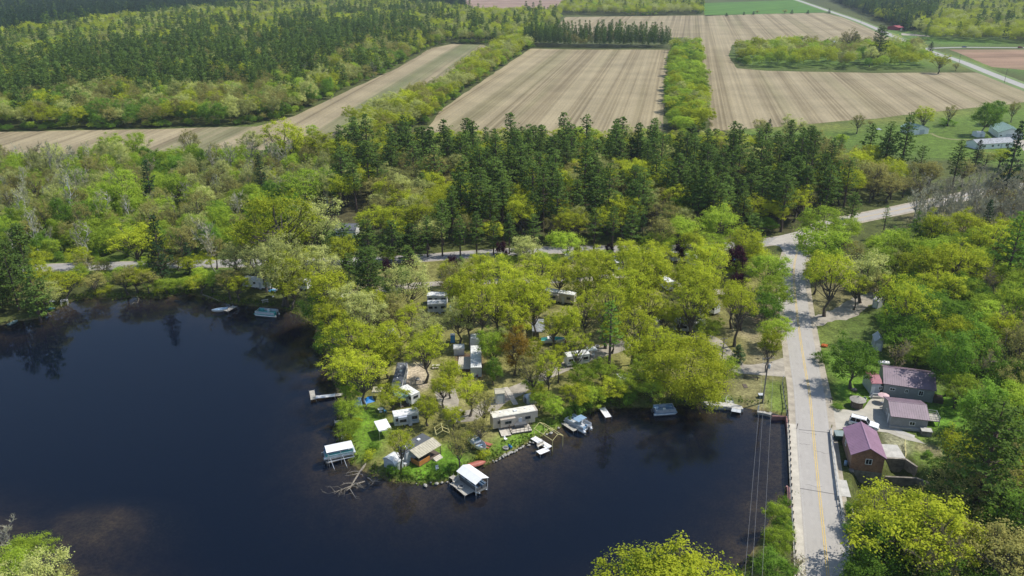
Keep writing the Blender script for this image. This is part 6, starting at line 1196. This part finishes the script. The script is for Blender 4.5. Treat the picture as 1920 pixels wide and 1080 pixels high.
t = thing('mailbox', 'black mailbox on a post beside the road edge', 'mailbox', gp(1557, 755)); q = MB(); q.box(0, 0, 0, .1, .1, 1.0); q.obj('post', [M['wood_d']], t); q = MB(); q.ext([(-.12, 1.0), (.12, 1.0), (.12, 1.15), (0, 1.25), (-.12, 1.15)], -.3, .3); q.obj('box', [M['black']], t)
q = MB(); q.ell(0, 0, .25, .9, .6, .35, 10, 6, zmin=-.5); rr2 = random.Random(4)
for k in range(90): a = rr2.uniform(0, 6.28); r_ = rr2.uniform(0, .8); q.ell(math.cos(a)*r_, math.sin(a)*r_*.7, .5+rr2.uniform(-.05, .12), .09, .09, .07, 5, 3)
tag(q.obj('flower_clump', [M['orange_fl']], None, False, gp(1545.5, 650)), 'clump of orange flowers at the roadside shrub', 'flowers')
q = MB(); q.prism([(-1.6, -1), (1.8, -.8), (1.5, 1.1), (-1.2, .9)], 0, .25); q.box(.3, .2, .25, 1.2, .6, .5, .4); q.cyl(-.8, 0, .25, .6, .4, .4, 8); tag(q.obj('scrap_pile', [M['lgrey']], None, False, gp(1646, 243)), 'pile of pale scrap in the farm meadow', 'scrap pile')
q = MB(); q.cyl(0, 0, 0, 8.5, 2.9, 2.9, 24)
for k in range(9): q.cyl(0, 0, .5+k*.9, .58+k*.9, 2.94, 2.94, 24)
o = q.obj('steel_silo', [M['galv_silo']], None, True, gp(1563, 95)); tag(o, 'grey steel silo standing in the woodlot', 'silo'); q = MB(); q.cyl(0, 0, 8.5, 9.6, 3.0, .3, 24); q.obj('roof', [M['galv']], o)
# ============================================================ POWER POLES AND WIRES
def pole(label, p, h, arms=(1.2, .9), rot=0.0, trans=True, name='utility_pole'):
    t = thing(name, label, 'utility pole', p, rot); q = MB(); q.cyl(0, 0, -.3, h, .17, .11, 10); q.obj('pole', [M['pole']], t)
    for i, wd in enumerate(arms):
        z = h-.35-i*1.1; q = MB(); q.box(0, .12, z, 2*wd, .1, .12); q.bar((-wd*.6, .12, z), (0, .1, z-.6), .02); q.bar((wd*.6, .12, z), (0, .1, z-.6), .02); ao = q.obj('crossarm', [M['pole']], t)
        for x in (-wd+.1, -wd*.4, wd-.1): q = MB(); q.cyl(x, .12, z+.12, z+.32, .05, .03, 6); q.obj('insulator', [M['ceramic']], ao)
    if trans: q = MB(); q.cyl(.35, -.1, h-2.6, h-1.7, .24, .24, 12); q.cyl(.35, -.1, h-1.7, h-1.55, .2, .12, 12); q.obj('transformer', [M['lgrey']], t)
    return t
PB = gp(1429.6, 755); HP = 11.0; pole('tall brown utility pole with transformer on the mown lawn', PB, HP, (1.25, .95), .15)
pole('utility pole with four pale crossarms beside the big round tree', gp(1349, 712), 10.5, (.9, .9, .9), .3, False)
for k, (px_, py_) in enumerate([(1614, 44), (1712, 80), (1797, 124), (1883, 155)]): pole(('thin roadside pole by the green field corner', 'thin roadside pole at the far forest edge', 'thin roadside pole by the brown field', 'thin roadside pole near the farm')[k], gp(px_, py_), 10, (1.1,), .5, False, 'roadside_pole')
def wire(label, a, b, sag=1.2, r=.02, n=22):
    a = Vector(a); b = Vector(b); q = MB(); q.tube([(b-a)*(i/n)+Vector((0, 0, -sag*4*(i/n)*(1-i/n))) for i in range(n+1)], r, 5); tag(q.obj('power_line', [M['cable']], None, False, a), label, 'wire', 'power lines over the lake')
E2 = at(1420, 1250, 6.0)
for k, (dx, dz, px_) in enumerate(((-1.1, 0, 1378), (-.4, -1.2, 1396), (1.1, 0, 1412))):
    a_ = PB+Vector((dx, 0, HP-.1+dz)); b_ = at(px_+ (0 if k < 2 else 6), 1300, 9.5); wire(('thin wire on the lake side of the pole line', 'middle wire of the line over the water', 'wire running closest to the guardrail')[k], a_, b_, .7, .016)
# ============================================================ CARS
def car(label, p, rot, paint, L=5.6, Wd=2.0, H=1.9, kind='suv', name='parked_car', cat='car'):
    t = thing(name, label, cat, p, rot); k = L/5.6; w2 = Wd/2
    side = [(-L/2, .45), (-L/2+.02, .95), (-L/2+.12, 1.08), (L/2-1.55*k, 1.12), (L/2-.25, .98), (L/2-.03, .80), (L/2, .45), (L/2-.1, .3), (-L/2+.1, .3)]
    q = MB(); n = len(side); v = []
    for y, ins in ((-w2, .0), (-w2+.08, .0), (w2-.08, .0), (w2, .0)):
        e = 0 if abs(y) < w2 else .05
        for x, z in side: v.append((x*(1-e*.3), y, z-(e if z > .9 else 0)))
    f = []
    for s in range(3):
        for i in range(n): a, b = s*n+i, s*n+(i+1) % n; f.append((a, b, b+n, a+n))
    f += [tuple(range(n-1, -1, -1)), tuple(range(3*n, 4*n))]; q.add(v, f); bd = q.obj('body', [M[paint]], t)
    x0, x1 = (-L/2+.1, L/2-1.75*k) if kind == 'suv' else (-L/2+1.0, L/2-1.5*k) if kind == 'sedan' else (-.2, L/2-1.5*k); xt0, xt1 = x0+(.25 if kind == 'suv' else .6), x1-.75
    q = MB(); q.add([(x0, -w2+.1, 1.08), (x1, -w2+.1, 1.10), (x1, w2-.1, 1.10), (x0, w2-.1, 1.08), (xt0, -w2+.28, H-.05), (xt1, -w2+.28, H-.05), (xt1, w2-.28, H-.05), (xt0, w2-.28, H-.05)], [(0, 1, 5, 4), (1, 2, 6, 5), (2, 3, 7, 6), (3, 0, 4, 7), (4, 5, 6, 7)]); q.obj('window', [M['glass']], t)
    q = MB(); q.box((xt0+xt1)/2, 0, H-.06, xt1-xt0+.12, Wd-.5, .07)
    for f_ in (.33, .66): x = xt0+(xt1-xt0)*f_; [q.bar((x, s*(w2-.095), 1.08), (x, s*(w2-.27), H-.04), .05, n=4) for s in (-1, 1)]
    for s in (-1, 1): q.bar((x1, s*(w2-.11), 1.1), (xt1, s*(w2-.29), H-.03), .045, n=4); q.bar((x0, s*(w2-.11), 1.08), (xt0, s*(w2-.29), H-.03), .07, n=4)
    ro = q.obj('roof', [M[paint]], t)
    if kind == 'suv': q = MB(); [q.bar((xt0+.2, s*(w2-.38), H+.06), (xt1-.2, s*(w2-.38), H+.06), .025) for s in (-1, 1)]; q.obj('roof_rack', [M['dgrey']], ro)
    for x in (-L/2+1.05*k, L/2-1.05*k):
        for s in (-1, 1):
            q = MB(); q.tube([(x, s*(w2-.24), .38), (x, s*(w2+.015), .38)], .38, 16); wl_ = q.obj('wheel', [M['black']], t); q = MB(); q.tube([(x, s*(w2+.01), .38), (x, s*(w2+.03), .38)], .22, 10); q.obj('rim', [M['chrome']], wl_)
    for s in (-1, 1): q = MB(); q.box(L/2-.06, s*(w2-.3), .68, .12, .4, .16); q.obj('headlight', [M['lamp']], t); q = MB(); q.box(-L/2+.02, s*(w2-.14), .8, .08, .18, .35); q.obj('taillight', [M['tail']], t)
    q = MB(); q.box(L/2, 0, .42, .1, Wd-.2, .16); q.box(-L/2, 0, .42, .1, Wd-.2, .16); q.obj('bumper', [M['dgrey']], t)
    for s in (-1, 1): q = MB(); q.box(x1-.35, s*(w2+.08), 1.08, .12, .18, .14); q.obj('mirror', [M['black']], t)
    return t
aS_ = ang((1597, 795), (1641, 806), .4); p = at(1619, 798, .2); car('white long sport utility car parked on the pale drive', (p.x, p.y, .03), aS_, 'car_w')
car('dark blue pickup parked behind the long camp trailer', gp(893, 700), 1.4, 'car_b', 5.2, 1.9, 1.75, 'sedan'); car('silver car in the shade of the wooded bank', gp(1206, 708), .2, 'car_s', 4.6, 1.8, 1.5, 'sedan'); car('dark car on the far cross road', gp(1808, 89), .0, 'car_b', 4.6, 1.8, 1.5, 'sedan')
car('red car at the edge of the far cross road', gp(1913, 90), .1, 'barn', 4.8, 1.9, 1.7, 'suv'); car('white car beside the west shore caravan', gp(527, 545), .6, 'car_w', 4.6, 1.8, 1.5, 'sedan')
# ============================================================ BOATS
def pontoon(label, p, rot, L=6.2, Wd=2.5, fence='silver', seat='blue_v', bimini=None, floor='lgrey', group=None):
    t = thing('pontoon_boat', label, 'boat', p, rot); l2, w2 = L/2, Wd/2
    for s in (-1, 1): q = MB(); q.tube([(-l2, s*(w2-.35), .1), (l2-.7, s*(w2-.35), .1), (l2-.1, s*(w2-.35), .25)], [.32, .32, .05], 12); q.obj('float', [M['alu']], t, True)
    q = MB(); q.box(0, 0, .42, L-.4, Wd, .1); q.obj('deck', [M[floor]], t); q = MB(); h = .75
    for s in (-1, 1): q.box(-.1, s*(w2-.05), .6, L-1.0, .05, h-.12)
    q.box(l2-.6, w2*.55, .6, .05, w2*.8, h-.12); q.box(l2-.6, -w2*.55, .6, .05, w2*.8, h-.12); q.box(-l2+.4, -w2*.45, .6, .05, w2, h-.12); q.obj('fence', [M[fence]], t); q = MB()
    for s in (-1, 1): q.bar((-l2+.4, s*(w2-.05), .6+h), (l2-.6, s*(w2-.05), .6+h), .03)
    q.obj('rail', [M['alu']], t)
    for x, y, sx, sy in ((l2-1.4, w2-.42, 1.4, .6), (l2-1.4, -w2+.42, 1.4, .6), (-l2+1.0, w2-.42, 1.2, .6), (-l2+.8, -.1, .5, 1.2)): q = MB(); q.box(x, y, .52, sx, sy, .4); q.box(x, y+(.24 if y > 0 else -.24)*(sy < .7), .92, sx, .14, .3); q.obj('seat', [M[seat]], t)
    q = MB(); q.box(-.3, -w2+.5, .52, .5, .6, .85); q.obj('console', [M['white']], t)
    q = MB(); q.box(-l2-.05, 0, .35, .4, .35, .75); q.box(-l2-.05, 0, -.5, .12, .12, .85); q.obj('outboard_motor', [M['dgrey']], t)
    if bimini: q = MB(); q.ext([(-w2+.1, 2.0), (0, 2.12), (w2-.1, 2.0), (w2-.1, 1.97), (0, 2.09), (-w2+.1, 1.97)], -1.4, .3); [q.bar((x, s*(w2-.1), .6+h), (x*.5-.3, s*(w2-.1), 1.98), .025) for x in (-1.6, .6) for s in (-1, 1)]; q.obj('bimini', [M[bimini]], t)
    return t
pw = lambda a, b: (at(a, b, WZ).x, at(a, b, WZ).y, WZ)
pontoon('pale blue pontoon boat moored by the narrow grey dock', pw(1083, 798), ang((1100, 804), (1068, 787)), 6.0, 2.7, 'silver', 'blue_v', 'blue_v'); pontoon('pale teal-floored pontoon boat under the shore oaks', pw(500, 590), ang((520, 592), (480, 588)), 6.6, 2.5, 'lgrey', 'teal', None, 'teal'); pontoon('slate blue pontoon boat moored by the big round tree', pw(1246, 773), ang((1232, 772), (1260, 770)), 5.2, 2.4, 'silver', 'blue_v', None, 'blue_v')
pontoon('pontoon boat hanging in the covered boat lift', (LIFT[0].x, LIFT[0].y, WZ+1.0), LIFT[3], 6.2, 2.4, 'teal', 'blue_v', None); pontoon('dark pontoon boat under the gabled white shelter', (*local(tS, .1, 0)[:2], WZ+.1), aS-math.pi/2, 6.0, 2.3, 'dgrey', 'blue_v', None, 'dgrey')
def hull(name, label, p, rot, L, Wd, H=.6, out='white', ins='lgrey', cat='boat', flip=False, extra=None):
    t = thing(name, label, cat, p, rot); n = 12; sec = []
    for i in range(n+1):
        u = i/n; wd = Wd/2*(1-.12*(1-u)**2)*(1-max(0, (u-.45)/.55)**2.2)+.02; sh = H*(1+.25*u*u); sec.append((-L/2+L*u, wd, sh, .08*H+.5*H*max(0, (u-.6)/.4)**2))
    q = MB(); v = []; 
    for x, wd, sh, kb in sec: v += [(x, -wd, sh), (x, -wd*.8, kb+.12*H), (x, 0, kb), (x, wd*.8, kb+.12*H), (x, wd, sh)]
    f = [(5*i+j, 5*i+5+j, 5*i+6+j, 5*i+1+j) for i in range(n) for j in range(4)]; q.add(v, f+[(0, 1, 2, 3, 4)])
    if flip: q.V = [(x, y, H*1.25-z) for x, y, z in q.V]
    q.obj('hull', [M[out]], t, True)
    if not flip:
        q = MB(); v = []
        for x, wd, sh, kb in sec: v += [(x, -wd+.06, sh-.02), (x, -wd*.7, kb+.2*H), (x, wd*.7, kb+.2*H), (x, wd-.06, sh-.02)]
        q.add(v, [(4*i+j, 4*i+1+j, 4*i+5+j, 4*i+4+j) for i in range(n) for j in range(3)]); q.obj('lining', [M[ins]], t)
        q = MB()
        for s in (0, 4): q.tube([(sec[i][0], (-1 if s == 0 else 1)*sec[i][1], sec[i][2]) for i in range(n+1)], .035, 5)
        q.obj('gunwale', [M['alu']], t)
        for x in (-.25*L, .08*L): q = MB(); q.box(x, 0, H*.55, .3, Wd*.8, .06); q.obj('seat', [M[ins if extra is None else extra]], t)
    return t
hull('rowing_boat', 'red rowing boat upturned at the rocky bank', (*gp(894, 869)[:2], -.3), .45, 3.6, 1.2, .5, 'red', flip=True); hull('motor_boat', 'small grey motor boat tied to the low jetty', pw(413, 584), 3.5, 4.2, 1.7, .7, 'white', 'blue_v')
hull('plastic_raft', 'small green raft drawn up at the west bank', pw(25, 607), 1.2, 2.8, 1.3, .4, 'green_roof', 'green_roof'); hull('dinghy', 'bright teal dinghy lying in shore grass', gp(93, 578), .1, 2.8, 1.1, .45, 'teal', 'teal'); hull('white_rowboat', 'white rowboat turned on its keel in the west clearing', gp(93, 565), -.1, 3.2, 1.2, .5, 'white', flip=True)
b_ = hull('sail_dinghy', 'white dinghy hull stood on its stern by the boat landing', gp(1368, 752), 1.45, 5.0, 1.7, .5, 'white', 'white', cat='boat')
def boat_trailer(label, p, rot, cover, L=6.0, extra='teal', name='trailered_boat'):
    t = hull(name, label, (p[0], p[1], .55), rot, L, 2.1, .9, 'white', cover, extra=extra)
    q = MB(); q.box(-.8, 0, .75, 1.2, 1.5, .5); q.add([(-.2, -.7, 1.2), (-.2, .7, 1.2), (-.6, .6, 1.75), (-.6, -.6, 1.75)], [(0, 1, 2, 3)]); q.obj('cabin', [M['white']], t); q = MB(); q.add([(-.18, -.7, 1.2), (-.18, .7, 1.2), (-.55, .6, 1.7), (-.55, -.6, 1.7)], [(0, 1, 2, 3)]); q.obj('windscreen', [M['teal_glass']], t)
    q = MB(); q.box(-L/2-.15, 0, .3, .4, .4, .9); q.obj('outboard_motor', [M['dgrey']], t); q = MB(); q.bar((-L/2+.6, -.5, -.1), (L/2+.5, 0, -.15), .05); q.bar((-L/2+.6, .5, -.1), (L/2+.5, 0, -.15), .05); q.obj('trailer_frame', [M['galv']], t)
    for s in (-1, 1): q = MB(); q.tube([(-.7, s*.95, -.22), (-.7, s*1.12, -.22)], .33, 12); q.obj('wheel', [M['black']], t)
boat_trailer('white cabin boat with a teal cover on a trailer', gp(1037, 645), .05, 'teal'); boat_trailer('white and grey boat on a trailer near the red picnic table', gp(897, 842), -.95, 'lgrey', 5.2, 'blue_v')
t = thing('tarped_boat', 'boat wrapped in a bright blue tarp near the plum-leaved trees', 'boat', gp(1364, 488), -.6); q = MB(); q.ell(0, 0, .5, 2.6, 1.15, .9, 12, 6, zmin=-.6); q.obj('tarp', [M['blue']], t)
for s in (-1, 1): q = MB(); q.tube([(0, s*.7, .3), (0, s*.9, .3)], .3, 10); q.obj('wheel', [M['black']], t)
t = thing('tube_frame', 'empty white tube frame standing in the west shallows', 'frame', (*gp(121, 568)[:2], -.4), .3); q = MB()
for a_, b_ in (((-.8, -.5, 1.2), (.8, -.5, 1.2)), ((-.8, .5, 1.2), (.8, .5, 1.2)), ((-.8, -.5, 1.2), (-.8, .5, 1.2)), ((.8, -.5, 1.2), (.8, .5, 1.2))): q.bar(a_, b_, .05)
q.obj('frame', [M['white']], t)
for x in (-.8, .8):
    for y in (-.5, .5): q = MB(); q.bar((x, y, -.4), (x, y, 1.2), .045); q.obj('leg', [M['white']], t)
# ============================================================ DEAD WOOD AND ROCKS
def deadwood(name, label, pts, r0, seed, z=WZ+.15, nbr=9, bl=2.6, m='drift'):
    rs = random.Random(seed); a0 = at(*pts[0], z); P = [at(a, b, z)-a0 for a, b in pts]; P = [Vector((p.x, p.y, .25*math.sin(i*1.3)+.05)) for i, p in enumerate(P)]; t = thing(name, label, 'fallen tree', a0); q = MB(); n = len(P); q.tube(P, [r0*(1-.75*i/(n-1)) for i in range(n)], 8); q.obj('trunk', [M[m]], t)
    for k in range(nbr):
        u = rs.uniform(.35, 1)*(n-1); i = min(int(u), n-2); s = P[i].lerp(P[i+1], u-i); d = (P[i+1]-P[i]).normalized(); sd = Vector((-d.y, d.x, 0))*rs.choice((-1, 1)); L = bl*rs.uniform(.4, 1.2); e = s+(d*.7+sd*.9)*L+Vector((0, 0, rs.uniform(-.1, .5))); mid = s.lerp(e, .5)+Vector((rs.uniform(-.3, .3), rs.uniform(-.3, .3), rs.uniform(.1, .35)))
        q = MB(); q.tube([s, mid, e], [r0*.3, r0*.2, r0*.06], 5)
        for _ in range(4): c = mid.lerp(e, rs.random()); q.bar(c, c+Vector((rs.uniform(-1, 1), rs.uniform(-1, 1), rs.uniform(0, .4)))*L*.35, r0*.08, .01, 4)
        q.obj('branch', [M[m]], t)
deadwood('fallen_tree', 'large bleached dead tree fallen into the water at the tip', [(709, 845), (695, 862), (681, 878), (673, 886), (664, 900), (657, 915), (650, 922)], .30, 3, nbr=9, bl=3.0); deadwood('drift_branch', 'bleached branched driftwood stump floating off the tip', [(689, 896), (697, 903), (700, 906)], .12, 5, nbr=8, bl=1.3); deadwood('sunken_branch', 'mossy drowned branch lying furthest from the tip', [(684, 903), (662, 912), (640, 920), (615, 925)], .13, 8, WZ-.02, 9, 2.2)
deadwood('shore_snag', 'grey bare branch hanging into the water on the north bank', [(256, 556), (261, 562), (258, 570)], .1, 9, WZ+.1, 5, 1.5); deadwood('west_snag', 'pale broken trunk leaning by the shore road', [(75, 520), (78, 508), (73, 497)], .16, 10, .3, 5, 2.0, 'bark_w')
deadwood('bank_snag', 'brown log fallen from the north bank', [(380, 553), (396, 559), (412, 566)], .16, 14, -.3, 5, 2.0)
rk = random.Random(9); ROCKS = []
for (a, b), (c, d), n in (((925, 866), (1000, 829), 26), ((780, 909), (846, 904), 6), ((1000, 829), (1050, 803), 8), ((1422, 772), (1446, 777), 6)):
    for k in range(n): u = (k+rk.random()*.8)/n; ROCKS.append((a+(c-a)*u, b+(d-b)*u+rk.uniform(-1.5, 1)))
def rockmesh(seed):
    r = random.Random(seed); q = MB(); q.ell(0, 0, 0, .34, .26, .2, 8, 5); q.V = [(x*(1+r.uniform(-.18, .18)), y*(1+r.uniform(-.18, .18)), z*(1+r.uniform(-.2, .2))) for x, y, z in q.V]; return q.mesh('shore_rock', [M['rock']])
rm = [rockmesh(k) for k in range(4)]
for px_, py_ in ROCKS:
    o = bpy.data.objects.new('shore_rock', rm[rk.randrange(4)]); COL.objects.link(o); p = at(px_+rk.uniform(-2, 2), py_+rk.uniform(-2.5, 2), -.6); o.location = (p.x, p.y, -.62); s = rk.uniform(.35, 1.35); o.scale = (s*rk.uniform(.8, 1.3), s, s*.8); o.rotation_euler = (0, 0, rk.uniform(0, 6)); tag(o, 'small pale rock of the riprap line on the peninsula bank', 'rock', 'riprap rocks along the shore')

# reeds and rank grass along the natural banks
rg = np.random.RandomState(6); PTS = []
for i in range(len(LAKE)):
    a, b = LAKE[i], LAKE[(i+1) % len(LAKE)]; pa = LAKE_PX[i]
    if pa in ((1477, 781), (1484, 860), (1440, 772)) or pa[1] > 1120 or pa[0] < -60: continue
    L = math.hypot(b[0]-a[0], b[1]-a[1]); n = int(L*26); t = rg.rand(n); off = rg.normal(.9, .8, n)*(-1)
    nx_, ny_ = (b[1]-a[1])/L, -(b[0]-a[0])/L; s = -1 if ar > 0 else 1
    PTS.append(np.stack([a[0]+(b[0]-a[0])*t+nx_*off*s, a[1]+(b[1]-a[1])*t+ny_*off*s], 1))
PT = np.concatenate(PTS); PT = PT[vnoise(PT[:, 0], PT[:, 1], 4, 88) > .38]; Z = ground_z(PT[:, 0], PT[:, 1]); h = rg.uniform(.15, .5, len(PT)); P3 = np.stack([PT[:, 0], PT[:, 1], np.maximum(Z, WZ)+h*.5], 1)
th = rg.uniform(0, 6.28, len(PT)); N3 = np.stack([np.cos(th), np.sin(th), rg.uniform(.1, 1.2, len(PT))], 1); v, q_ = cards(P3, N3, h*.6, rg, .7)
struct_o = bpy.data.objects.new('bank_grass', np_mesh('bank_grass', v, q_, [leaf_mat('bank_grass_blades', (.085, .165, .022), (.19, .26, .045))], lr=rg.rand(len(PT)))); COL.objects.link(struct_o); struct(struct_o, 'stuff')

# small things lying about the campsites
for lab, a, b, r_ in (('fire ring on the pale ground behind the white motorhome', 1120, 650, 0), ('fire ring on the sandy pad beside the end-on trailer', 783, 712, 0), ('fire ring on the grass before the rocky bank', 948, 838, 0), ('fire ring between the twin white trailers and the dark trees', 850, 600, 0)):
    q = MB(); q.cyl(0, 0, 0, .28, .6, .6, 12); q.cyl(0, 0, .28, .29, .42, .42, 12, 1); tag(q.obj('fire_ring', [M['rock'], M['dgrey']], None, False, gp(a, b)), lab, 'fire ring')
for lab, a, b, r_, m_ in (('white chair on the lawn tip beyond the porch cabin', 820, 882, .4, 'white'), ('blue chair on the lawn near the round white table', 722, 773, 2, 'sky_blue'), ('red chair before the long silver trailer', 768, 797, .3, 'red'), ('dark chair by the motorhome door', 1086, 678, .2, 'dgrey'),
        ('white chair beside the pale plank deck', 948, 826, 1, 'white'), ('blue chair at the fire ring near the rocky bank', 957, 836, 2.6, 'blue'), ('white chair at the edge of the square timber deck', 862, 698, 1.2, 'white'), ('green chair by the twin white trailers', 845, 578, .7, 'green_roof'), ('red chair under the oaks by the trailered cabin boat', 1062, 645, 2, 'red')):
    chair(lab, gp(a, b), r_, m_)
for lab, a, b, m_ in (('blue cooler box behind the porch cabin', 792, 868, 'blue'), ('white storage chest beside the garden shed', 920, 752, 'white'), ('grey deck box next to the motorhome', 1112, 668, 'lgrey'), ('white chest by the lower twin trailer', 842, 584, 'white'), ('brown firewood crate by the end-on trailer', 757, 722, 'wood_d'), ('pale chest next to the barrel-roofed shed', 762, 872, 'wood_l')):
    q = MB(); q.box(0, 0, 0, 1.1, .6, .5); q.box(0, 0, .5, 1.14, .64, .08, 0, 1); tag(q.obj('storage_box', [M[m_], M['lgrey']], None, False, gp(a, b), a*.1), lab, 'box')

# ============================================================ THE AIR
hm = bpy.data.materials.new('thin_haze'); hm.use_nodes = True; n = hm.node_tree.nodes; n.clear(); ho = n.new('ShaderNodeOutputMaterial'); pv = n.new('ShaderNodeVolumePrincipled')
pv.inputs['Color'].default_value = (.74, .84, 1.0, 1); pv.inputs['Density'].default_value = .00007; pv.inputs['Anisotropy'].default_value = .1; hm.node_tree.links.new(pv.outputs[0], ho.inputs['Volume'])
q = MB(); q.box(0, 4550, -9, 9900, 9700, 100.5); struct(q.obj('haze', [hm]), 'stuff')
